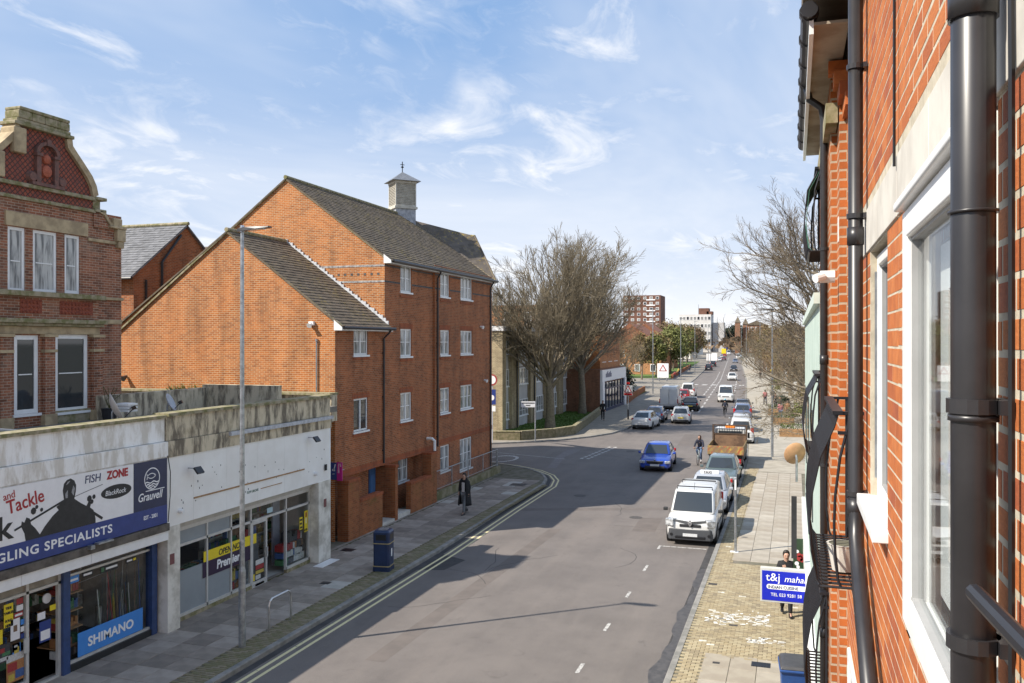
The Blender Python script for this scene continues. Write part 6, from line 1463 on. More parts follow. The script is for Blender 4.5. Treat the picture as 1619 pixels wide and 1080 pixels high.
car('white van driving towards the camera behind the distant cyclist', 'van', -8.1, 110.0, R180+R(3), P_['white'], 'van', 4.9, 1.95, 1.97, name='moving_van', group=MOVE)
car('white hatchback driving towards the camera beyond the oncoming white van', 'car', -11.4, 170.5, R180+R(4), P_['white'], 'hatch', 4.1, 1.8, 1.48, name='moving_car', group=MOVE)
car('black hatchback driving towards the camera, first beyond the oncoming white hatchback', 'car', -14.6, 224.5, R180+R(4), P_['dark'], 'hatch', 4.1, 1.78, 1.5, name='moving_car', group=MOVE)
car('dark blue hatchback driving towards the camera, second beyond the oncoming white hatchback', 'car', -19.6, 309, R180+R(4), P_['greyblue'], 'hatch', 4.1, 1.78, 1.5, name='moving_car', group=MOVE)
car('dark green off-roader parked nearest of the far left-hand group', 'car', -21.0, 226.5, R(4), P_['dark'], 'suv', 4.3, 1.85, 1.75, group=PARK)
car('black off-roader parked second of the far left-hand group', 'car', -23.0, 261, R(4), P_['black'], 'suv', 4.6, 1.9, 1.75, group=PARK)
car('grey saloon parked third of the far left-hand group', 'car', -26.6, 330, R(4), P_['silver'], 'saloon', 4.4, 1.76, 1.45, group=PARK)
car('dark red saloon driving away in the far distance', 'car', -26.5, 349, R(4), P_['maroon'], 'saloon', 4.5, 1.78, 1.45, name='moving_car', group=MOVE)
car('silver car parked on the left by the distant road sign', 'car', -31.5, 401, R(4), P_['silver'], 'hatch', 4.2, 1.76, 1.5, group=PARK)
car('red car beside the distant yellow lorry', 'car', -33.0, 440, R(4), P_['red'], 'hatch', 4.2, 1.76, 1.5, group=PARK)
car('tall white van coming from the far end of the road', 'van', -35.2, 498, R180+R(4), P_['white'], 'bigvan', 5.9, 2.2, 2.75, name='moving_van', group=MOVE)
car('white van parked on the right in the distance', 'van', -22.6, 376, R180+R(4), P_['white'], 'bigvan', 5.0, 2.0, 2.2, name='parked_van', group=PARK)
car('pale blue van parked right behind the distant white van', 'van', -23.5, 402, R180+R(4), paint('paint_paleblue', (.4, .5, .6), .3), 'bigvan', 5.0, 2.0, 2.3, name='parked_van', group=PARK)
bs = empty('bus', (-43.5, 590, 0), R(4), 'blue and white bus at the far end of the road', 'bus'); MB().box(-1.25, 1.25, -5, 5, .4, 4.2).build('body', M['royal'], bs, bevel=.1); MB().box(-1.1, 1.1, -5.05, -4.99, 1.4, 2.6).build('rear_window', M['carglass'], bs)
for s in (-1, 1):
    for yy in (-3, 3): MB().tube([(s*1.0, yy, .5), (s*1.27, yy, .5)], .5, 14).build('wheel', M['tyre'], bs)
yl = empty('lorry', (-36.5, 480, 0), R(4), 'lorry with yellow rear far down the road on the left', 'lorry'); MB().box(-1.2, 1.2, -3, 2, .9, 3.6).build('box_body', M['y'], yl, bevel=.05); MB().box(-1.15, 1.15, 2.1, 3.6, .6, 2.8).build('cab', P_['blue'], yl, bevel=.1)
for s in (-1, 1):
    for yy in (-2, 2.6): MB().tube([(s*.9, yy, .48), (s*1.2, yy, .48)], .48, 14).build('wheel', M['tyre'], yl)
# ------------------------------------------------------------------ street furniture
def lamp(v, u, h, label, arm=0, r=(.085, .055), head=True, group='street lamps along the road'):
    l = empty('street_lamp', (v, u, .1), 0, label, 'street lamp', group)
    MB().tube([(0, 0, 0), (0, 0, 1.85), (0, 0, 1.95), (0, 0, h)], [r[0], r[0], r[1]*1.15, r[1]*.8], 12).build('column', M['galv'], l)
    MB().box(-.02, .02, -r[0]-.01, -r[0]+.01, .5, 1.0).build('door', M['galv'], l)
    if head:
        a = R(arm); d = Vector((math.cos(a), math.sin(a), 0)); b = MB(); Mx = Matrix.Translation((0, 0, h+.02)) @ Matrix.Rotation(a, 4, 'Z')
        b.loft([[tuple(Mx @ Vector(p)) for p in ((x, -w, z0), (x, w, z0), (x, w*.8, z1), (x, -w*.8, z1))] for x, w, z0, z1 in ((-.12, .05, -.02, .06), (.1, .09, 0, .09), (.45, .14, .03, .09), (.78, .09, .06, .09))])
        hd = b.build('lantern', M['pipe'], l); MB().tube([(0, 0, h), (0, 0, h+.16)], [.07, .05], 10).build('photocell', M['steel'], hd)
        b = MB(); b.loft([[tuple(Mx @ Vector(p)) for p in ((.2, -.08, -.0), (.6, -.08, .025), (.6, .08, .025), (.2, .08, -.0))], [tuple(Mx @ Vector(p)) for p in ((.2, -.08, .03), (.6, -.08, .05), (.6, .08, .05), (.2, .08, .03))]]); b.build('lens', M['lamp'], hd)
    return l
lamp(-12.68, 17.57, 10.05, 'tall grey street lamp in front of the corner shop', 0)
lamp(-1.33, 57.2, 9.4, 'grey street lamp on the right pavement among bare branches', 180)
for v, u, h, lb, a in ((-19.0, 121.2, 12, 'street lamp behind the big white panel van', 0), (-21.8, 175, 12, 'street lamp beside the triangular roadworks board', 0), (-21.8, 201, 12, 'street lamp on the left by the green spring trees', 0), (-23.2, 248, 12, 'street lamp on the left before the white hoarding', 0), (-27.0, 297, 12, 'street lamp on the left beyond the white hoarding', 0), (-31.2, 369, 12, 'last street lamp visible on the left', 0), (-16.9, 299, 12, 'farthest street lamp on the right before the dark evergreens', 180), (-12.9, 252, 12, 'second farthest street lamp on the right', 180), (-7.2, 198, 12, 'street lamp on the right against the brown far trees', 180)):
    lamp(v, u, h, lb, a, (.10, .07))
sp_ = empty('sign_post', (-1.95, 30.9, .1), 0, 'short grey post on the right pavement beside the white delivery van', 'post'); MB().tube([(0, 0, 0), (0, 0, 2.55), (0, 0, 2.57)], [.045, .045, .02], 12).build('post', M['galv'], sp_); MB().box(-.03, .03, -.07, -.045, 2.2, 2.55).build('sign_plate', M['signwhite'], sp_); MB().box(-.18, .1, -.1, .1, .012, .03).build('base_plate', M['signwhite'], sp_)
MB().tube([(0, 0, 1.45), (0, 0, 1.48)], .049, 12).build('clip', M['steel'], sp_)
# litter bin
lb_ = empty('litter_bin', (-12.62, 24.95, .12), R(8), 'navy blue litter bin with gold bands on the left pavement', 'bin')
def rrect(w, d, r, z, n=5):
    return [(sx*(w-r)+r*math.cos(a), sy*(d-r)+r*math.sin(a), z) for sx, sy, a0 in ((1, 1, 0), (-1, 1, 90), (-1, -1, 180), (1, -1, 270)) for a in (R(a0+90*k/(n-1)) for k in range(n))]
binm = mat('bin_navy', (.012, .03, .09), .4, var=.25, nscale=3)
MB().loft([rrect(.27, .27, .07, z) for z in (0, .9)]).build('body', binm, lb_, smooth=False)
MB().loft([rrect(.285, .285, .07, z) for z in (0, .14)]).build('base', binm, lb_)
hd = MB(); hd.loft([rrect(.275, .275, .07, .905), rrect(.275, .275, .07, 1.24), rrect(.23, .23, .07, 1.30)]); hd = hd.build('hood', binm, lb_)
for f in ('x', 'y'):
    for s in (-1, 1):
        b = MB(); 
        if f == 'x': b.box(s*.276, s*.280, -.17, .17, 1.0, 1.18)
        else: b.box(-.17, .17, s*.276, s*.280, 1.0, 1.18)
        b.build('opening', M['black'], hd)
for z in (.15, .88): MB().loft([rrect(.288, .288, .07, z), rrect(.288, .288, .07, z+.025)]).build('gold_band', mat('gold_band', (.45, .36, .18), .4, .3, var=.1), lb_)
MB().box(-.14, .14, -.14, .14, 1.301, 1.325).build('ash_plate', M['galv'], lb_); MB().box(.271, .275, -.05, .05, .45, .7).build('white_emblem', M['txt_w'], lb_)
hp = empty('cycle_stand', (-12.7, 19.2, .1), 0, 'stainless steel hoop cycle stand in front of the shops', 'cycle stand')
MB().tube([(0, -.5, 0), (0, -.5, .66), (0, -.45, .77), (0, -.35, .82), (0, .35, .82), (0, .45, .77), (0, .5, .66), (0, .5, 0)], .028, 10).build('hoop', M['steel'], hp)
tag(MB().box(-14.95, -14.6, 24.5, 25.6, .118, .135).build('cardboard_sheet', M['signwhite'], None), 'strip of white card lying by the convenience shop window', 'card')
# street name plate: two lines, too small to read
sn = empty('street_name_sign', (-18.2, 60.4, .1), R(15), 'white street name plate on a pale post at the corner of the side road', 'sign')
MB().tube([(.05, 0, 0), (.05, 0, 3.0)], .05, 10).build('post', M['galv'], sn); MB().box(-.98, .05, -.07, -.045, 2.55, 2.98).build('name_plate', M['signwhite'], sn)
b = MB(); rr2 = random.Random(2)
x = -.9
while x < -.04: w = rr2.uniform(.05, .08); b.box(x, x+w-.02, -.075, -.0705, 2.80, 2.90); x += w
x = -.65
while x < -.3: w = rr2.uniform(.05, .08); b.box(x, x+w-.02, -.075, -.0705, 2.63, 2.72); x += w
b.build('faded_letters', M['txt_k'], sn)['kind'] = 'stuff'
def tri(c, r, y, up=1): return [(c[0]+r*math.cos(R(90*up+120*k)), c[1]+r*math.sin(R(90*up+120*k))) for k in range(3)]
ws = empty('warning_sign', (-14.95, 80.4, .1), 0, 'red triangle warning sign with grey plate on a pavement post', 'sign')
MB().tube([(0, 0, .9), (0, 0, 3.6)], .045, 8).build('post', M['galv'], ws); MB().tube([(0, 0, 0), (0, 0, .95)], .085, 10).build('post_base', M['pipe'], ws)
MB().box(-.42, .42, -.07, -.05, 2.28, 3.25).build('backing_board', mat('board_grey', (.45, .45, .45), .5, var=.1), ws)
MB().prism(tri((0, 2.80), .46, 0), 'y', -.085, -.072).build('red_triangle', GOODS[0], ws); MB().prism(tri((0, 2.79), .29, 0), 'y', -.095, -.087).build('white_triangle', M['signwhite'], ws)
b = MB(); b.tube([(-.05, -.1, 2.67), (.0, -.1, 2.86), (.06, -.1, 2.68)], .02, 5); b.tube([(0, -.1, 2.86), (0, -.1, 2.93)], .03, 6); b.build('figure_symbol', M['txt_k'], ws); MB().box(-.38, .38, -.08, -.072, 2.31, 2.5).build('lower_plate', M['red'], ws); MB().box(-.15, .15, -.06, .06, 3.35, 3.55).build('beacon', M['red'], ws)
ps = empty('parking_sign', (-20.95, 58.8, .1), 0, 'round red bordered sign above a blue panel at the side road corner', 'sign')
MB().tube([(0, 0, 0), (0, 0, 5.0)], .05, 8).build('post', M['signwhite'], ps); b = MB(); b.tube([(0, -.06, 4.6), (0, -.08, 4.6)], .42, 18); b.build('red_roundel', GOODS[0], ps); MB().tube([(0, -.081, 4.6), (0, -.09, 4.6)], .31, 18).build('white_roundel', M['signwhite'], ps)
MB().box(-.3, .3, -.08, -.05, 2.8, 3.9).build('blue_panel', M['royal'], ps); MB().tube([(0, -.081, 3.3), (0, -.088, 3.3)], .2, 14).build('cycle_roundel', M['signwhite'], ps); MB().box(-.28, .28, -.08, -.05, 2.3, 2.7).build('lower_plate', M['signwhite'], ps)
rwk = empty('roadworks_board', (-23.2, 160, .1), 0, 'big white roadworks board with a red triangle on the left pavement', 'sign'); MB().box(-1.05, 1.05, -.05, .05, .6, 3.3).build('board', M['signwhite'], rwk, bevel=.05); MB().prism(tri((0, 2.3), .85, 0), 'y', -.08, -.06).build('red_triangle', GOODS[0], rwk); MB().prism(tri((0, 2.27), .55, 0), 'y', -.1, -.082).build('white_triangle', M['signwhite'], rwk)
for s in (-1, 1): MB().box(s*.7-.08, s*.7+.08, -.3, .3, 0, .7).build('foot', M['galv'], rwk)
hrd = empty('hoarding', (-29.5, 330, 0), R(4), 'white hoarding boards on the left far down the road', 'hoarding')
for k in range(2): MB().box(-2+k*2.0, -.05+k*2.0, -.1, .1, .3, 2.9+.3*(k % 2)).build('board', M['signwhite'], hrd)
bp2 = empty('belisha_pole', (-3.0, 128, .1), 0, 'pole with yellow globe on the right pavement', 'pole'); MB().tube([(0, 0, 0), (0, 0, 3.0)], .07, 8).build('post', M['galv'], bp2); MB().tube([(0, 0, 3.0), (0, 0, 3.2), (0, 0, 3.4), (0, 0, 3.55)], [.1, .25, .25, .06], 10).build('globe', M['y'], bp2)
# ------------------------------------------------------------------ people and bicycles
def skin(name, verts, edges, radii, m, parent, sub=1, root=0):
    me = bpy.data.meshes.new(name); me.from_pydata(verts, edges, []); me.materials.append(m)
    o = bpy.data.objects.new(name, me); COL.objects.link(o); o.parent = parent
    o.modifiers.new('skin', 'SKIN').use_smooth_shade = True
    sv = me.skin_vertices[0].data
    for i, r in enumerate(radii): sv[i].radius = (r, r) if not isinstance(r, tuple) else r; sv[i].use_root = (i == root)
    if sub: s = o.modifiers.new('sub', 'SUBSURF'); s.levels = sub; s.render_levels = sub
    return o
def person(label, loc, rz, J, jacket, trousers, hair, group=None, coat=None, hairlen=.1, shoe=None):
    """J: joints in metres, +Y = facing"""
    p = empty('person', loc, rz, label, 'person', group)
    order = ['pelvis', 'waist', 'chest', 'neck', 'chin', 'head', 'crown', 'hipL', 'kneeL', 'ankL', 'toeL', 'hipR', 'kneeR', 'ankR', 'toeR', 'shL', 'elL', 'wrL', 'shR', 'elR', 'wrR']
    E_ = [('pelvis', 'waist'), ('waist', 'chest'), ('chest', 'neck'), ('neck', 'chin'), ('chin', 'head'), ('head', 'crown'), ('pelvis', 'hipL'), ('hipL', 'kneeL'), ('kneeL', 'ankL'), ('ankL', 'toeL'), ('pelvis', 'hipR'), ('hipR', 'kneeR'), ('kneeR', 'ankR'), ('ankR', 'toeR'), ('chest', 'shL'), ('shL', 'elL'), ('elL', 'wrL'), ('chest', 'shR'), ('shR', 'elR'), ('elR', 'wrR')]
    rad = dict(pelvis=.115, waist=.105, chest=.125, neck=.05, chin=.07, head=.092, crown=.06, hipL=.085, kneeL=.055, ankL=.04, toeL=.035, shL=.055, elL=.04, wrL=.028)
    for k in list(rad):
        if k.endswith('L'): rad[k[:-1]+'R'] = rad[k]
    ix = {n: i for i, n in enumerate(order)}
    body = skin('body', [J[n] for n in order], [(ix[a], ix[b]) for a, b in E_], [rad[n] for n in order], M['skin'], p)
    def sub(names, edges, radii, m, nm):
        i2 = {n: i for i, n in enumerate(names)}; return skin(nm, [J[n] for n in names], [(i2[a], i2[b]) for a, b in edges], radii, m, p)
    sub(['pelvis', 'hipL', 'kneeL', 'ankL', 'hipR', 'kneeR', 'ankR'], [('pelvis', 'hipL'), ('hipL', 'kneeL'), ('kneeL', 'ankL'), ('pelvis', 'hipR'), ('hipR', 'kneeR'), ('kneeR', 'ankR')], [.135, .1, .075, .058, .1, .075, .058], trousers, 'trousers')
    sub(['waist', 'pelvis', 'chest', 'neck', 'shL', 'elL', 'wrL', 'shR', 'elR', 'wrR'], [('waist', 'pelvis'), ('waist', 'chest'), ('chest', 'neck'), ('chest', 'shL'), ('shL', 'elL'), ('elL', 'wrL'), ('chest', 'shR'), ('shR', 'elR'), ('elR', 'wrR')], [.13, .14, .15, .075, .085, .065, .05, .085, .065, .05], jacket, 'jacket')
    V = {k: Vector(v) for k, v in J.items()}
    for s in 'LR':
        b = MB(); a, t = V['ank'+s], V['toe'+s]; d = (t-a); d.z = 0; d.normalize(); n = Vector((-d.y, d.x, 0))
        b.loft([[tuple(a+d*q+n*w*sx+Vector((0, 0, z))) for sx, z in ((-1, -.075), (1, -.075), (.8, h), (-.8, h))] for q, w, h in ((-.08, .035, .03), (.02, .045, .03), (.12, .048, -.02), (.19, .03, -.045))]); b.build('shoe', shoe or M['black'], p, bevel=.015)
        w, e = V['wr'+s], V['el'+s]; d = (w-e).normalized(); sd = d.orthogonal().normalized(); up = d.cross(sd)
        b = MB(); b.tube([w-d*.02, w+d*.05, w+d*.09], [.028, .036, .03], 8)
        for k in range(4): st_ = w+d*.085+sd*(-.028+.019*k); L_ = (.065, .075, .07, .055)[k]; b.tube([st_, st_+d*L_*.55+up*.008, st_+d*L_*.9+up*.025], [.0095, .009, .007], 6)
        b.tube([w+d*.03+sd*-.03, w+d*.07+sd*-.055, w+d*.10+sd*-.06+up*.015], [.012, .011, .008], 6); b.build('hand', M['skin'], p, smooth=True)
    h = V['head']; f = Vector((0, 1, 0)); f = J.get('look', f); f = Vector(f).normalized(); sd = Vector((f.y, -f.x, 0))
    b = MB(); b.tube([h+f*.085+Vector((0, 0, .0)), h+f*.115+Vector((0, 0, -.03)), h+f*.09+Vector((0, 0, -.04))], [.01, .017, .012], 6); b.build('nose', M['skin'], p)
    b = MB()
    for s in (-1, 1): b.tube([h+f*.082+sd*s*.035+Vector((0, 0, .012)), h+f*.094+sd*s*.035+Vector((0, 0, .012))], .011, 6)
    b.tube([h+f*.085-sd*.025+Vector((0, 0, -.068)), h+f*.092+Vector((0, 0, -.07)), h+f*.085+sd*.025+Vector((0, 0, -.068))], .007, 5); b.build('face_features', M['hair'], p)
    hv = [h-f*.02+Vector((0, 0, .10)), h-f*.045+Vector((0, 0, .03)), h-f*.06+Vector((0, 0, -.06)), h-f*.06+Vector((0, 0, -.06-hairlen))]
    b = MB(); b.tube([hv[0]+f*.05+Vector((0, 0, -.005)), hv[0], hv[1], hv[2], hv[3]], [.05, .085, .105, .085 if hairlen > .05 else .05, .05 if hairlen > .05 else .02], 12); b.build('hair', hair, p, smooth=True, subsurf=1)
    return p
def walkpose(st=.32, arm=.25, H=1.0, lean=.02):
    J = dict(pelvis=(0, 0, .93), waist=(0, lean*.4, 1.10), chest=(0, lean, 1.33), neck=(0, lean+.01, 1.47), chin=(0, lean+.03, 1.54), head=(0, lean+.035, 1.62), crown=(0, lean+.03, 1.70),
        hipL=(-.09, 0, .88), kneeL=(-.095, st*.55, .49), ankL=(-.09, st*.75, .08), toeL=(-.10, st*.75+.14, .035), hipR=(.09, 0, .88), kneeR=(.095, -st*.1, .48), ankR=(.09, -st*.95, .13), toeR=(.10, -st*.95+.12, .045),
        shL=(-.17, lean, 1.40), elL=(-.23, -arm*.4, 1.14), wrL=(-.22, -arm*.2+.06, .90), shR=(.17, lean, 1.40), elR=(.23, arm*.1, 1.13), wrR=(.21, arm*.9, .94))
    return {k: (v[0]*H, v[1]*H, v[2]*H) for k, v in J.items()}
cl_b = mat('cloth_black', (.012, .012, .014), .8, var=.3, nscale=20, bumps=.3); cl_g = mat('cloth_grey', (.16, .17, .18), .85, var=.2); cl_d = mat('cloth_denim', (.10, .15, .26), .85, var=.25, nscale=9); cl_n = mat('cloth_navy', (.02, .025, .05), .85, var=.3)
cl_o = mat('cloth_olive', (.06, .065, .04), .85, var=.3); cl_p = mat('cloth_pink', (.5, .16, .18), .85, var=.2); cl_w = mat('cloth_pale', (.5, .47, .46), .85, var=.1)
wm = person('person in long black padded coat and grey trousers walking on the left pavement', (-13.4, 34.1, .12), R(172), walkpose(.34, .1), cl_b, cl_g, M['hair'], hairlen=.18)
b = MB(); rings = []
for z, rx, ry in ((1.45, .13, .10), (1.38, .22, .15), (1.2, .23, .17), (.95, .24, .18), (.7, .26, .21), (.5, .28, .24), (.38, .29, .26)):
    rings.append([(rx*math.sin(t), -.01+.0-ry*math.cos(t), z+.008*math.sin(9*t)) for t in np.linspace(-math.pi*.82, math.pi*.82, 21)])
b.loft(rings, closed=False, caps=False); o = b.build('coat', cl_b, wm, smooth=True); sd_ = o.modifiers.new('s', 'SOLIDIFY'); sd_.thickness = .04; sd_.offset = 0
b = MB().tube([(-.12, .04, 1.46), (0, -.09, 1.52), (.12, .04, 1.46), (.05, .12, 1.38)], [.06, .07, .06, .05], 8); b.build('hood', cl_b, wm, smooth=True); MB().box(-.07, .07, .12, .15, .95, 1.36).build('shirt', cl_w, wm, bevel=.03)
person('person in black jacket and trousers walking beside the white shop front', (-16.96, 78.4, .12), R(190), walkpose(.12, .1, 1.08), cl_b, cl_b, M['hair'], hairlen=.02)
person('person in dark clothes walking behind the blue restaurant sign', (-.2, 24.2, .12), R(185), walkpose(.22, .2), cl_b, cl_b, M['hair'], hairlen=.06)
for i, (v, u, rz, jk, tr, lb) in enumerate(((-3.2, 104, 20, cl_p, cl_n, 'distant person in pink top on the right pavement'), (-2.4, 106.5, 170, cl_n, cl_b, 'distant person in navy beside the pink top on the right'), (-1.4, 92, 200, cl_o, cl_d, 'distant person in olive coat by the planters on the right'), (-6.2, 172, 185, cl_b, cl_b, 'far person in black on the right pavement beyond the lamp'), (-22.6, 180, 10, cl_b, cl_d, 'far person in dark coat by the left lawn'), (-24.6, 215, 190, cl_b, cl_n, 'far person on the left near the parked off-roaders'), (-21.8, 166, 30, GOODS[0], cl_n, 'far person in red beside the roadworks board'), (-23.6, 186, 200, GOODS[3], cl_n, 'far person in yellow top by the left lawn'))):
    person(lb, (v, u, .12), R(rz), walkpose(.25, .2), jk, tr, M['hair'])
def bicycle(label, v, u, rz, col):
    b_ = empty('bicycle', (v, u, 0), rz, label, 'bicycle'); r = .335
    for y in (-.52, .52):
        w = MB().tube([(0, y+r*math.cos(t), r+.005+r*math.sin(t)) for t in np.linspace(0, 2*math.pi, 29)], .018, 6).build('wheel', M['tyre'], b_)
        q = MB(); 
        for k in range(12): q.tube([(0, y, r), (0, y+r*.96*math.cos(k*.5236), r+r*.96*math.sin(k*.5236))], .003, 3)
        q.build('spoke', M['steel'], w)['kind'] = 'stuff'
    b = MB()
    for p in ([(0, -.52, r), (0, -.12, .30), (0, -.22, .86)], [(0, -.52, r), (0, -.2, .74)], [(0, -.12, .30), (0, .36, .68)], [(0, -.2, .72), (0, .34, .78)], [(0, .33, .92), (0, .38, .66), (0, .52, r)]): b.tube(p, .018, 8)
    b.build('bike_frame', col, b_); MB().tube([(-.28, .22, .99), (-.2, .33, 1.0), (0, .35, .97), (.2, .33, 1.0), (.28, .22, .99)], .014, 8).build('handlebar', M['black'], b_)
    MB().loft([[(-.05, -.34, .88), (.05, -.34, .88), (.05, -.34, .92), (-.05, -.34, .92)], [(-.02, -.08, .89), (.02, -.08, .89), (.02, -.08, .92), (-.02, -.08, .92)]]).build('saddle', M['black'], b_)
    MB().tube([(-.1, -.12, .3), (.1, -.12, .3)], .02, 6).tube([(-.1, -.12, .3), (-.1, -.02, .17)], .012, 5).tube([(.1, -.12, .3), (.1, -.22, .44)], .012, 5).build('crank', M['steel'], b_)
RJ = dict(pelvis=(0, -.22, 1.0), waist=(0, -.16, 1.16), chest=(0, -.06, 1.36), neck=(0, -.02, 1.50), chin=(0, .01, 1.56), head=(0, .02, 1.64), crown=(0, .01, 1.72), hipL=(-.09, -.2, .95), kneeL=(-.11, .14, .66), ankL=(-.11, -.02, .26), toeL=(-.11, .12, .2), hipR=(.09, -.2, .95), kneeR=(.12, .2, .84), ankR=(.11, -.16, .54), toeR=(.11, -.02, .50), shL=(-.17, -.05, 1.42), elL=(-.25, .07, 1.2), wrL=(-.27, .22, 1.04), shR=(.17, -.05, 1.42), elR=(.25, .07, 1.2), wrR=(.27, .22, 1.04))
bicycle('pale bicycle ridden towards the camera beside the tipper truck', -5.5, 53.2, R(176), paint('bike_pale', (.35, .45, .5), .35))
J1 = dict(RJ); J1['look'] = (.5, .85, 0)
person('person in navy jacket and jeans cycling beside the tipper truck', (-5.5, 53.2, 0), R(176), J1, cl_n, cl_d, mat('brown_hair', (.06, .03, .018), .55, var=.3, nscale=30), hairlen=.22, shoe=M['signwhite'])
bicycle('black bicycle ridden away from the camera ahead of the oncoming white van', -6.5, 87.0, R(4), M['black'])
pc = person('person in black cycling away from the camera with a pale blue helmet', (-6.5, 87.0, 0), R(4), RJ, cl_b, cl_b, M['hair'], hairlen=.02); MB().tube([(0, -.03, 1.70), (0, -.01, 1.78), (0, .0, 1.84)], [.125, .12, .05], 12).build('helmet', mat('helmet_blue', (.25, .5, .6), .4, var=.05), pc, smooth=True); MB().box(-.14, .14, -.3, -.18, 1.1, 1.42).build('rucksack', cl_n, pc, bevel=.04)

for i, (v, u, c, lb) in enumerate(((-.2, 70, 'board_ochre', 'wooden planter box nearest the right-hand lamp'), (-.9, 80, 'cl', 'wooden planter box second from the right-hand lamp'), (-1.6, 90, 'cl', 'wooden planter box farthest of the three on the right'))):
    t = empty('planter', (v, u, .1), R(3), lb, 'planter', 'planters on the right pavement')
    for k in range(4): MB().box(-.9, .9, -.45, -.42, .02+k*.15, .15+k*.15).build('plank', M['wood'], t)
    MB().box(-.88, .88, -.42, .45, .02, .58).build('box_body', M['wood'], t); b = MB(); r9 = random.Random(60+i)
    for k in range(160): p = Vector((r9.uniform(-.85, .85), r9.uniform(-.4, .4), .55+r9.uniform(0, .45))); b.add([p, p+Vector((r9.uniform(-.12, .12), r9.uniform(-.12, .12), .12)), p+Vector((.08, .05, .02))], [(0, 1, 2)])
    b.build('foliage', M['grass'], t)
for i, (v, u, rz, jk, tr, lb) in enumerate(((-1.2, 84, 15, cl_p, cl_d, 'person in pink jacket between the planters on the right'), (-.6, 86, 190, GOODS[7], cl_b, 'person in orange top by the second planter'), (-1.9, 97, 170, cl_b, cl_b, 'person all in black beyond the farthest planter'))):
    person(lb, (v, u, .12), R(rz), walkpose(.22, .2), jk, tr, M['hair'])
ORD = ('first', 'second', 'third', 'fourth', 'fifth', 'sixth', 'seventh', 'eighth', 'ninth', 'tenth', 'eleventh', 'twelfth')
# ------------------------------------------------------------------ buildings beyond the junction
fl = empty('beige_flats', (-22.6, 65.5, 0), 0, 'three storey flats with beige brick piers and white panels behind the bare trees', 'building'); G = (22.6, -65.5, 0); S = lambda mb: shift(mb, *G)
S(MB().box(-34, -22.85, 65.5, 89.5, 0, 8.35)).build('house_core', M['br_beige'], fl)
M['panel'] = mat('pale_panel', (.50, .49, .48), .6, col2=(.42, .41, .40), nscale=1)
bays = [(66.4, 67.9), (69.9, 73.3), (75.0, 78.2), (79.9, 83.0), (84.7, 87.8)]
prev = 65.5
for a, c in bays+[(89.5, 89.5)]:
    S(MB().box(-22.84, -22.45, prev, a, 0, 8.5)).build('brick_pier', M['br_beige'], fl); prev = c
FL = Matrix.Translation((22.6, -65.5, 0))
for a, c in bays:
    S(MB().box(-22.84, -22.75, a, c, 0, 8.4)).build('wall_panel', M['panel'], fl)
    for z in (1.0, 3.75, 6.4): window(fl, FL @ at(FX, -22.68, 0, 0), a+.05, z, c-a-.1, 1.45, 2 if c-a < 2 else 4, (.32,), 'curtain', .07, .0)
S(MB().box(-34.2, -22.35, 65.4, 89.6, 8.36, 8.75)).build('roof_edge', M['signwhite'], fl); S(MB().box(-34, -22.6, 65.6, 89.4, 8.75, 8.8)).build('flat_roof', M['patch'], fl)
for a in (69.2, 74.3): S(MB().tube([(-22.38, a, 0), (-22.38, a, 8.3)], .06, 8)).build('downpipe', M['pipe'], fl)
gw = empty('garden_wall', (-17.5, 63, 0), 0, 'low mossy brick wall round the corner lawn', 'wall')
path = [(-23.5, 60.4), (-21.2, 60.6), (-19.5, 61.0), (-17.6, 63.6), (-16.7, 66.3), (-17.6, 75.0), (-18.9, 86.6)]
b = MB(); c_ = MB()
for p, q in zip(path, path[1:]):
    p, q = Vector((*p, 0)), Vector((*q, 0)); d = (q-p).normalized(); n = Vector((d.y, -d.x, 0))*.13
    for mb_, z0, z1, e in ((b, 0, .72, 1), (c_, .72, .8, 1.25)): mb_.loft([[tuple(x+n*s*e+Vector((0, 0, z))) for s, z in ((-1, z0), (1, z0), (1, z1), (-1, z1))] for x in (p, q)])
shift(b, 17.5, -63).build('brick_wall', mat('mossy_wall_stone', (.22, .18, .11), .95, col2=(.12, .11, .055), nscale=4, bumps=.6), gw); shift(c_, 17.5, -63).build('coping', M['mossstone'], gw); tag(MB().box(-17.38, -17.36, 64.2, 64.5, .3, .65).build('wall_plaque', mat('blue_plaque', (.3, .45, .6), .4, var=.1), None), 'small blue plaque on the low corner lawn wall', 'plaque')
s2 = empty('brick_corner_shop', (-19.0, 93, 0), 0, 'brown brick building with a white single shop front beyond the bare trees', 'shop'); S = lambda mb: shift(mb, 19, -93)
S(MB().box(-28, -19.1, 87.0, 100, 0, 4.6)).build('brick_wall', M['br_brown'], s2); S(MB().box(-30, -19.6, 89.2, 100, 4.6, 8.6)).build('upper_wall', M['br_orange'], s2)
b = MB(); b.add([(-30.3, 88.9, 8.5), (-19.3, 88.9, 8.5), (-19.3, 100.3, 8.5), (-30.3, 100.3, 8.5), (-25, 92, 10.8), (-25, 97, 10.8)], [(0, 1, 4), (1, 2, 5, 4), (2, 3, 5), (3, 0, 4, 5)]); S(b).build('roof', M['slate'], s2)
S(MB().box(-19.1, -18.85, 86.95, 100, 3.3, 4.5).box(-19.1, -18.8, 86.95, 87.9, 0, 3.3).box(-19.1, -18.8, 99.2, 100, 0, 3.3)).build('white_surround', M['signwhite'], s2)
S(MB().box(-19.3, -19.05, 87.9, 99.2, .3, 3.1)).build('shop_glass', M['glass'], s2)
for k in range(8): S(MB().box(-19.06, -18.98, 87.9+k*1.6, 88.02+k*1.6, 0, 3.2)).build('mullion', M['navy'], s2)
S(MB().box(-19.06, -18.98, 87.9, 99.2, 2.4, 2.5).box(-19.1, -18.95, 87.9, 99.2, 0, .4)).build('transom', M['navy'], s2)
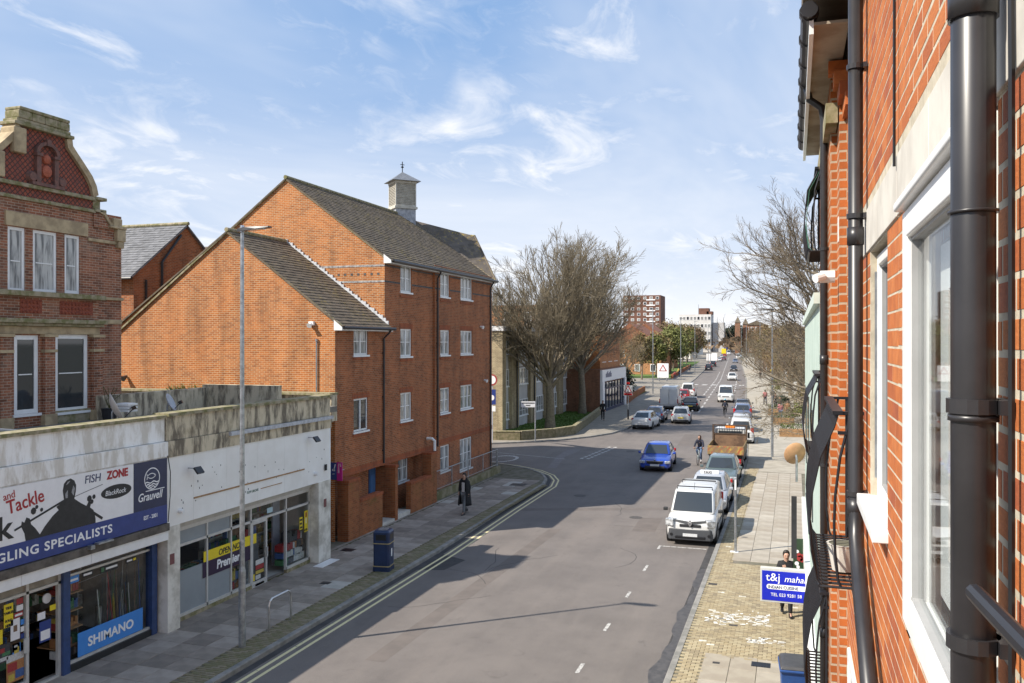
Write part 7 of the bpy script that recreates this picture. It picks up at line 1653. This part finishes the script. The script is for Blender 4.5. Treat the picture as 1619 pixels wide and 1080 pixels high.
text('Clinic', .8, M['txt_n'], s2, (.16, -4.6, 3.55), '+x', sx=1.1) if False else None
b = MB(); x = 88.6
for k in range(7): b.box(-18.85, -18.84, x, x+.32, 3.7, 4.1+.12*(k % 3)); x += .44
S(b).build('faded_letters', M['txt_n'], s2)['kind'] = 'stuff'
F2 = Matrix.Translation((19, -93, 0))
for k in range(3): window(s2, F2 @ at(FX, -19.6, 0, 0), 90.3+k*3.2, 5.3, 1.7, 2.2, 2, (.5,), 'curtain', .1, .02)
def block(name, label, cat, x0, x1, y0, y1, z1, m, rows=0, cols=0, wm='glass', facade='-y', roof=None, wz=(.25, .75), cx=0, fw=.7, z0=0, bands=None, ww=.6):
    t = empty(name, ((x0+x1)/2, y0, 0), 0, label, cat); ox, oy = -(x0+x1)/2, -y0
    shift(MB().box(x0, x1, y0, y1, z0, z1), ox, oy).build('wall', m, t)
    if roof: 
        b = MB(); e = .4; zr = z1+roof[0]; b.add([(x0-e, y0-e, z1), (x1+e, y0-e, z1), (x1+e, y1+e, z1), (x0-e, y1+e, z1), ((x0+x1)/2, y0-e, zr), ((x0+x1)/2, y1+e, zr)], [(0, 1, 4), (1, 2, 5, 4), (2, 3, 5), (3, 0, 4, 5)]); shift(b, ox, oy).build('roof', roof[1], t)
    for r in range(rows):
        h = (z1-z0)/rows; za, zb_ = z0+h*(r+wz[0]), z0+h*(r+wz[1])
        if bands: shift(MB().box(x0+(x1-x0)*bands[0], x0+(x1-x0)*bands[1], y0-.25, y0, za-.5*h*.4, za), ox, oy).build('balcony_front', M['signwhite'], t)
        for c in range(cols):
            w = (x1-x0)/cols; a = x0+w*(c+.5-ww/2); o = shift(MB().box(a, a+w*ww, y0-.12, y0-.02, za, zb_), ox, oy).build('window', M['signwhite'], t); shift(MB().box(a+.12*w*ww, a+w*ww*.88, y0-.16, y0-.125, za+.1*(zb_-za), zb_-.1*(zb_-za)), ox, oy).build('pane', M['curtain'] if (r+c) % 3 else M['glass'], o)
    return t
block('tower_block', 'tall brown brick tower block with white balconies beyond the trees', 'tower block', -92, -71, 480, 498, 33.5, mat('tower_brick', (.16, .075, .05), .85, var=.2, nscale=.5), 11, 6, ww=.5, bands=(.62, .86))
of = block('office_building', 'white long office block with window strips and a brown plant room', 'building', -78.5, -56, 620, 640, 26.8, mat('office_white', (.62, .60, .57), .7, var=.12, nscale=.3), 5, 9, ww=.8)
MB().box(2.5, 9.5, 2, 12, 26.8, 31.3).build('plant_room', MATS['tower_brick'], of); MB().box(8, 12, 2, 12, 26.8, 29).build('plant_room', MATS['tower_brick'], of); MB().tube([(2.2, 3, 26.8), (2.2, 3, 34)], .15, 6).build('mast', M['galv'], of); MB().box(12, 20, 4, 14, 0, 21).build('side_wing', M['panel'], of)
for k, (x, y, z, lb) in enumerate(((-34, 560, 23.5, 'red brick turret with a pointed spire on the far right'), (-29.5, 566, 22.5, 'second red brick turret beside the far right spire'))):
    t = empty('turret', (x, y, 0), 0, lb, 'tower', 'brick turrets at the far end of the road'); MB().box(-1.6, 1.6, -1.6, 1.6, 0, z-4).build('wall', M['br_brown'], t); b = MB(); b.add([(-1.9, -1.9, z-4), (1.9, -1.9, z-4), (1.9, 1.9, z-4), (-1.9, 1.9, z-4), (0, 0, z)], [(0, 1, 4), (1, 2, 4), (2, 3, 4), (3, 0, 4)]); b.build('spire', M['slate'], t)
block('terrace', 'red brick terrace beside the far turrets', 'building', -30, -16, 572, 590, 18, M['br_brown'], 4, 5, roof=(3, M['slate']))
block('orange_brick_house', 'orange brick house with hipped roof behind the left-hand trees', 'house', -42, -28, 190, 205, 6.6, M['br_orange'], 2, 4, roof=(5, mat('clay_tiles', (.26, .10, .05), .8, var=.3, nscale=3)), ww=.35)
block('orange_brick_house', 'orange brick house farther along behind the green spring trees', 'house', -46, -32, 235, 250, 7.5, M['br_orange'], 2, 4, roof=(5, MATS['clay_tiles']), ww=.35)
block('brick_block', 'tall orange brick block rising behind the beige flats', 'building', -37, -27.3, 92, 110, 11.6, M['br_orange'], 4, 4, ww=.35)
block('brick_block', 'brown brick block behind the corner shop', 'building', -44, -30, 118, 132, 9, M['br_brown'], 3, 5, ww=.4)
block('pale_house', 'cream rendered house behind the right-hand trees', 'house', 1.5, 12, 112, 122, 8, mat('cream_render', (.62, .55, .42), .8, var=.1, nscale=.6), 3, 4, roof=(3, M['slate']))
block('pale_house', 'white house farther back behind the right-hand trees', 'house', -1.5, 9, 150, 160, 8, M['whiterender'], 3, 4, roof=(3, M['slate']))
block('brick_house', 'brown brick house far along the right side of the road', 'house', -7, 6, 210, 224, 9, M['br_brown'], 3, 4, roof=(3, M['slate']))
for k in range(9):   # far row, each a house of its own
    u = 260+k*38; x = cl(u)[0]-16-(k % 3)*4
    block('far_house', ('pale', 'brown', 'cream')[k % 3]+' house, '+ORD[k]+' of those glimpsed through the far left trees', 'house', x-12, x, u, u+14, 7.5+(k % 2)*2, (M['whiterender'], M['br_brown'], MATS['cream_render'])[k % 3], 2, 4, roof=(3.2, M['slate'])).__setitem__('group', 'houses far along the left side')
lw = empty('lawn_wall', (-19.8, 109, 0), 0, 'low brick wall along the far left lawn', 'wall')
b = MB(); P_1 = [(-18.9, 101), (-20.0, 112), (-21.0, 126)]
for p, q in zip(P_1, P_1[1:]): b.loft([[(p[0]-.13, p[1], 0), (p[0]+.13, p[1], 0), (p[0]+.13, p[1], .9), (p[0]-.13, p[1], .9)], [(q[0]-.13, q[1], 0), (q[0]+.13, q[1], 0), (q[0]+.13, q[1], .9), (q[0]-.13, q[1], .9)]])
shift(b, 19.8, -109).build('brick_wall', M['br_mossy'], lw)
lw2 = empty('lawn_wall', (-23, 172, 0), 0, 'second low brick wall farther along the left lawn', 'wall'); b = MB(); b.loft([[(-23.4, 172, 0), (-23.0, 172, 0), (-23.0, 172, .9), (-23.4, 172, .9)], [(-28.6, 250, 0), (-28.2, 250, 0), (-28.2, 250, .9), (-28.6, 250, .9)]]); shift(b, 23, -172).build('brick_wall', M['br_mossy'], lw2)
sheet('far_paving', [(-2.66, 50.4), (.26, 50.4), (30, 50.4), (30, 120), (0, 170), (-16, 420), (-22, 420)]+[(cl(u)[0]+cl(u)[1]+.2, u) for u in (310, 171, 100, 66, 55)], .108, mat('sandy_paving', (.37, .335, .275), .9, col2=(.29, .26, .21), nscale=1.3), paveR)
# ------------------------------------------------------------------ trees
def tubes_mesh(name, P0, P1, R0, R1, m, n=3):
    P0, P1 = np.asarray(P0, 'f4'), np.asarray(P1, 'f4'); R0, R1 = np.asarray(R0, 'f4')[:, None], np.asarray(R1, 'f4')[:, None]
    d = P1-P0; d /= np.maximum(np.linalg.norm(d, axis=1), 1e-6)[:, None]
    ref = np.where(np.abs(d[:, 2:3]) > .9, np.array([[1, 0, 0]], 'f4'), np.array([[0, 0, 1]], 'f4'))
    a = np.cross(d, ref); a /= np.linalg.norm(a, axis=1)[:, None]; b = np.cross(d, a); N = len(P0)
    V = np.empty((N, 2, n, 3), 'f4')
    for k in range(n):
        w = a*math.cos(2*math.pi*k/n)+b*math.sin(2*math.pi*k/n); V[:, 0, k] = P0+w*R0; V[:, 1, k] = P1+w*R1
    base = (np.arange(N)*2*n)[:, None, None]; k = np.arange(n)
    F = np.stack([k, (k+1) % n, (k+1) % n+n, k+n], 1)[None]+base
    return raw_mesh(name, V.reshape(-1, 3), F.reshape(-1, 4), m)
def raw_mesh(name, V, F, m):
    me = bpy.data.meshes.new(name); me.vertices.add(len(V)); me.vertices.foreach_set('co', np.ascontiguousarray(V, 'f4').ravel())
    k = F.shape[1]; me.loops.add(F.size); me.loops.foreach_set('vertex_index', F.astype('i4').ravel()); me.polygons.add(len(F))
    me.polygons.foreach_set('loop_start', np.arange(0, F.size, k, dtype='i4')); me.polygons.foreach_set('loop_total', np.full(len(F), k, 'i4'))
    me.update(); me.validate(); me.materials.append(m); return me
def grow(seed, trunk_h, trunk_r, limbs, limb_len, levels, spread=(18, 62), up=.25, wob=.12, start=.75, ratio=.52, kids=(7, 7, 6), ang=(22, 45), tip=.006, droop=0, bias=None, lw=(.24, .38)):
    """bare tree: list of segments per size class"""
    r = np.random.RandomState(seed); big = []; small = []
    up_v = np.array([0, 0, 1.])
    def branch(p, d, L, rad, lev, steps):
        seg = big if lev < 2 else small; pts = [p]; dd = d
        for i in range(steps):
            dd = dd+r.normal(0, wob, 3)+up_v*(up-droop*(i/steps))/steps*(1.0 if lev < 3 else .6); dd = dd/np.linalg.norm(dd); q = p+dd*L/steps
            ra, rb = rad*(1-.75*i/steps), rad*(1-.75*(i+1)/steps); seg.append((p, q, max(ra, tip), max(rb, tip*.8))); p = q; pts.append(p)
        if lev >= levels: return
        n = kids[lev-1]
        for k in range(n):
            t = (.22+.78*(k+r.rand()*.8)/n)*steps; i = min(int(t), steps-1); f = t-i; b = pts[i]*(1-f)+pts[i+1]*f
            ax = pts[i+1]-pts[i]; ax = ax/np.linalg.norm(ax); o = np.cross(ax, r.normal(0, 1, 3)); o /= np.linalg.norm(o)
            a = math.radians(r.uniform(*ang)); nd = ax*math.cos(a)+o*math.sin(a)
            branch(b, nd, L*ratio*r.uniform(.7, 1.15)*(1.15-.5*t/steps), max(rad*(.5-.2*t/steps), tip), lev+1, max(2, steps-1))
    p = np.zeros(3); d = up_v.copy(); steps = 5; tr = [p]
    for i in range(steps):
        d = d+r.normal(0, .03, 3); d /= np.linalg.norm(d); q = p+d*trunk_h/steps; f0 = 1.25 if i == 0 else 1.0
        big.append((p, q, trunk_r*f0*(1-.06*i), trunk_r*(1-.06*(i+1)))); p = q; tr.append(p)
    for k in range(limbs):
        t = start+(1-start)*(k+.5)/limbs; i = min(int(t*steps), steps-1); b = tr[i]+(tr[i+1]-tr[i])*(t*steps-i)
        az = k*2.399+r.uniform(-.3, .3); inc = math.radians(spread[0]+(spread[1]-spread[0])*r.rand())
        if bias is not None and r.rand() < .6: az = bias+r.uniform(-.9, .9)
        branch(b, np.array([math.sin(inc)*math.cos(az), math.sin(inc)*math.sin(az), math.cos(inc)]), limb_len*r.uniform(.8, 1.1)*(1.05 if inc < .6 else .85), trunk_r*r.uniform(*lw), 1, 5)
    return big, small
def bark(name, c, c2): return mat(name, c, .9, col2=c2, nscale=6, bumps=.4)
M['bark'] = bark('bark_brown', (.22, .18, .125), (.14, .115, .085)); M['twig'] = mat('twig_tan', (.21, .172, .112), .9, col2=(.13, .106, .072), nscale=.8)
M['twig_d'] = mat('twig_dark', (.12, .095, .075), .9, col2=(.19, .15, .10), nscale=.9); M['twig_r'] = mat('twig_rust', (.26, .17, .085), .9, col2=(.17, .11, .06), nscale=.9)
def bare_tree(label, loc, mats=('bark', 'twig'), group=None, scale=1, cat='tree', name='bare_tree', rot=0, data=None, **k):
    t = empty(name, loc, rot, label, cat, group); t.scale = (scale,)*3
    if data is None:
        big, small = grow(**k)
        data = [('trunk', tubes_mesh('trunk', *zip(*big), M[mats[0]], 7)), ('crown', tubes_mesh('crown', *zip(*small), M[mats[1]], 3))]
        for p in data[0][1].polygons: p.use_smooth = True
    for nm, me in data: o = bpy.data.objects.new(nm, me); COL.objects.link(o); o.parent = t
    return t, data
_, big_tree = bare_tree('large bare tree with dense upright twigs on the corner lawn, nearest of the pair', (-19.5, 69.3, .15), seed=5, trunk_h=5.0, trunk_r=.42, limbs=26, limb_len=9.0, levels=4, kids=(8, 8, 7), spread=(8, 62), up=.42, start=.62, tip=.013)
bare_tree('second large bare tree on the corner lawn against the brown brick wall', (-20.5, 85.0, .15), data=None, seed=9, trunk_h=5.8, trunk_r=.40, limbs=25, limb_len=9.6, levels=4, kids=(8, 8, 7), spread=(8, 62), up=.42, start=.66, tip=.013)
bare_tree('tall bare tree spreading dark branches over the right pavement', (2.2, 46, .1), ('bark', 'twig_d'), seed=21, trunk_h=11, trunk_r=.22, limbs=24, limb_len=6.3, levels=4, kids=(7, 7, 6), spread=(28, 86), up=.22, start=.40, wob=.15, ang=(16, 38), tip=.0065, bias=math.pi)
bare_tree('low bare tree with tangled tan branches beside the right-hand lamp', (1.3, 55, .1), ('bark', 'twig'), seed=34, trunk_h=4.2, trunk_r=.16, limbs=17, limb_len=4.6, levels=4, kids=(6, 5, 4), spread=(55, 112), up=.06, start=.3, wob=.2, ang=(25, 55), tip=.008, bias=math.pi)
_, dt = bare_tree('bare brown tree on the right beyond the street lamp, nearest of the far row', (2.5, 92, .1), ('bark', 'twig'), 'bare brown trees along the right side', seed=41, trunk_h=3.2, trunk_r=.22, limbs=11, limb_len=5.4, levels=4, kids=(6, 6, 5), spread=(15, 70), up=.25, start=.55, tip=.014)
_, dr_ = bare_tree('rust tinted bare tree in the far row on the right', (-.5, 122, .1), ('bark', 'twig_r'), 'bare brown trees along the right side', seed=43, trunk_h=3.2, trunk_r=.22, limbs=11, limb_len=5.6, levels=4, kids=(6, 5, 4), spread=(15, 72), up=.22, start=.5, tip=.017)
rt = random.Random(12)
for k, u in enumerate((106, 138, 152, 170, 190, 212, 236, 262, 290)):
    x = cl(u)[0]+cl(u)[1]+rt.uniform(4.2, 9)
    bare_tree(('brown', 'rust tinted')[k % 2]+' bare tree, '+ORD[k]+' of those merging along the far right side', (x, u, .1), group='bare trees merging into the right row', data=(dt, dr_)[k % 2], scale=rt.uniform(.85, 1.2), rot=rt.uniform(0, 6.28))
for k, u in enumerate((112, 133, 148, 240, 300, 350)):
    x = cl(u)[0]-cl(u)[1]-rt.uniform(7, 13)
    bare_tree('bare brown tree, '+ORD[k]+' of those merging along the far left side', (x-2, u, .1), group='bare trees merging along the left side', data=(dr_, dt)[k % 2], scale=rt.uniform(.9, 1.25), rot=rt.uniform(0, 6.28))
def leaves(n, R_, H_, z0, size, seed, m, clump=26, shell=.55):
    r = np.random.RandomState(seed); c = r.normal(0, 1, (clump, 3)); c /= np.linalg.norm(c, axis=1)[:, None]; c *= r.uniform(shell, 1, (clump, 1)); c *= np.array([R_, R_, H_])*.78; c[:, 2] += z0+H_
    P = c[r.randint(0, clump, n)]+r.normal(0, 1, (n, 3))*np.array([R_, R_, H_])*.17
    a = r.normal(0, 1, (n, 3)); a /= np.linalg.norm(a, axis=1)[:, None]; b = np.cross(a, r.normal(0, 1, (n, 3))); b /= np.linalg.norm(b, axis=1)[:, None]; s = (size*r.uniform(.5, 1.3, n))[:, None]
    V = np.stack([P-a*s, P+b*s*.6, P+a*s, P-b*s*.6], 1).reshape(-1, 3); F = np.arange(n*4).reshape(-1, 4); return raw_mesh('crown', V, F, m)
def leafmat(name, c, c2):
    m, nt, b = _new(name); vec = coords(nt); lk(nt, tmix(nt, tramp(nt, tnoise(nt, vec, .8, 4, .7), .35, .65), c, c2), b.inputs['Base Color']); b.inputs['Roughness'].default_value = .7; return m
LG = leafmat('spring_leaf', (.15, .165, .035), (.10, .10, .03)); LO = leafmat('budding_leaf', (.19, .15, .05), (.125, .095, .045)); LD = leafmat('evergreen_leaf', (.022, .038, .016), (.011, .020, .010)); LB = leafmat('brown_twiglet', (.17, .105, .05), (.10, .065, .035))
def leafy(label, loc, R_, H_, z0, n, size, m, seed, cat='tree', name='leafy_tree', group=None, trunk=True, shell=.55, clump=26):
    t = empty(name, loc, 0, label, cat, group); o = bpy.data.objects.new('crown', leaves(n, R_, H_, z0, size, seed, m, clump, shell)); COL.objects.link(o); o.parent = t
    if trunk:
        b = MB(); b.tube([(0, 0, 0), (.1, 0, z0*.6), (0, .1, z0+H_)], [.22, .16, .05], 8); rr3 = random.Random(seed)
        for k in range(6): a = rr3.uniform(0, 6.28); b.tube([(0, 0, z0+.2*H_*k/3), (R_*.35*math.cos(a), R_*.35*math.sin(a), z0+H_*.6+.2*k), (R_*.7*math.cos(a), R_*.7*math.sin(a), z0+H_*1.1+.15*k)], [.1, .06, .02], 5)
        b.build('trunk', M['bark'], t)
    return t
k = 0
for u, dx, R_, H_, m, lb in ((165, 10, 2.8, 3.4, LO, 'budding yellow tree'), (178, 8.5, 2.6, 3.2, LG, 'fresh green tree'), (192, 9, 3.0, 3.6, LO, 'budding yellow tree'), (206, 7.5, 3.6, 4.6, LG, 'fresh green tree'), (222, 8, 3.8, 4.9, LG, 'fresh green tree'), (240, 7.5, 3.8, 5.0, LG, 'fresh green tree'), (262, 8, 3.8, 4.6, LO, 'budding yellow tree'), (284, 8, 4, 5, LG, 'fresh green tree'), (310, 9, 4.5, 5.4, LB, 'brown twiggy tree'), (336, 9, 4.8, 5.6, LB, 'brown twiggy tree'), (370, 10, 5, 6, LB, 'brown twiggy tree'), (410, 10, 5, 6, LO, 'budding yellow tree')):
    leafy(lb+', '+ORD[k]+' in the row lining the left-hand lawns', (cl(u)[0]-cl(u)[1]-dx, u, .1), R_, H_, 2.4, 2600, .17+.0006*u, m, 100+k, group=lb+'s lining the left lawns'); k += 1
for u, dx, R_, H_, m in ((104, 6.2, 2.8, 3.6, LB), (118, 6.6, 3.2, 4.0, LO), (134, 6, 3.4, 4.2, LO), (150, 5.6, 3.4, 4.3, LB), (168, 5.6, 3.6, 4.6, LO), (186, 5.6, 3.8, 4.8, LO), (208, 5.6, 4.0, 5.0, LB), (232, 7, 4, 4.6, LO), (258, 7, 4.2, 4.8, LB), (290, 8, 4.5, 5.2, LO)):
    leafy('brown twiggy tree, '+ORD[k-12]+' of the near row on the right of the road', (cl(u)[0]+cl(u)[1]+dx, u, .1), R_, H_, 2.2, 2400, .06+.0006*u, m, 300+k, group='twiggy trees along the right side'); k += 1
for u, dx, R_, H_, m in ((350, 22, 6, 7, LB), (400, 24, 7, 8, LO), (440, 26, 7, 8.5, LB), (480, 24, 8, 8.5, LB), (520, 27, 8, 9, LO), (560, 30, 8, 9, LB), (580, 18, 8, 9, LB)):
    leafy('tall budding tree, '+ORD[k-22]+' of the far group hiding the foot of the office block', (cl(u)[0]-cl(u)[1]-dx, u, .1), R_, H_, 2.0, 2200, .5, m, 500+k, group='tall trees before the office block'); k += 1
k = 22
for u, dx, R_, H_, m in ((118, 12, 3.0, 3.2, LB), (134, 13, 3.4, 3.6, LO), (150, 15, 3.6, 4.2, LB), (172, 17, 4, 4.6, LB), (205, 17, 4.2, 4.8, LO), (250, 18, 5, 5.6, LB), (300, 18, 5, 6, LB)):
    leafy('brown twiggy tree, '+ORD[k-22]+' of those standing back behind the left lawns', (cl(u)[0]-cl(u)[1]-dx, u, .1), R_, H_, 2.4, 2400, .08+.0006*u, m, 400+k, group='twiggy trees behind the left lawns'); k += 1
k = 12
for u, dx, R_, H_, m in ((330, 9, 4.5, 5.5, LB), (370, 10, 5, 6, LO), (420, 9, 5, 6, LB), (470, 9, 5.5, 7, LB), (520, 10, 6, 7, LO)):
    leafy('budding brown tree, '+ORD[k-12]+' of the far row on the right of the road', (cl(u)[0]+cl(u)[1]+dx, u, .1), R_, H_, 2.4, 1800, .4, m, 140+k, group='budding trees far along the right side'); k += 1
for x, u, R_, H_ in ((-37, 640, 9, 9.5), (-47, 655, 10, 9), (-56, 668, 9, 8), (-28, 650, 9, 8), (-65, 690, 9, 7.5), (-42, 690, 10, 10), (-20, 670, 9, 8)):
    leafy('dark evergreen tree at the end of the road, '+ORD[k-17]+' counted from the nearest', (x, u, 0), R_, H_, 1.0, 3600, .9, LD, 160+k, name='evergreen_tree', group='dark evergreens at the end of the road', shell=.2, clump=40); k += 1
o = leafy('dense dark evergreen hedge beside the white shop front', (-20.6, 104.5, 0), 2.2, 2.3, .0, 5200, .16, LD, 190, 'hedge', 'hedge', trunk=False, shell=.0, clump=46)
for k2, (x, u, R_, H_, m) in enumerate(((.2, 82, 1.0, .8, LG), (1.6, 86, 1.2, .9, LG), (-1.0, 97, .9, .7, LD), (1.0, 101, 1.4, 1.0, LO), (-2.2, 128, 1.2, 1.0, LG))):
    leafy('leafy shrub in the planting on the right pavement, '+('lowest, by the lamp', 'yellow green, second from the lamp', 'dark, by the walking people', 'budding, under the brown trees', 'farthest along')[k2], (x, u, .1), R_, H_, .2, 900, .11, m, 200+k2, 'shrub', 'shrub', trunk=False)
leafy('white flowering bush by the left-hand lawn', (-21.0, 112, .1), 1.3, 1.0, .2, 700, .12, leafmat('blossom', (.5, .48, .46), (.2, .25, .15)), 220, 'shrub', 'shrub', trunk=False)
tag(sheet('far_ground', [(-2000, 2400), (2000, 2400), (2000, 700), (-2000, 700)], -.03, M['earth']), kind='structure')
mh = bpy.data.objects.new('distant_treeline', leaves(14000, 500, 8, -2, 3.2, 9, LB, 160, .2)); mh.location = (0, 900, 0); COL.objects.link(mh); tag(mh, 'hazy far line of woods and roofs along the horizon', 'wood', kind='stuff')
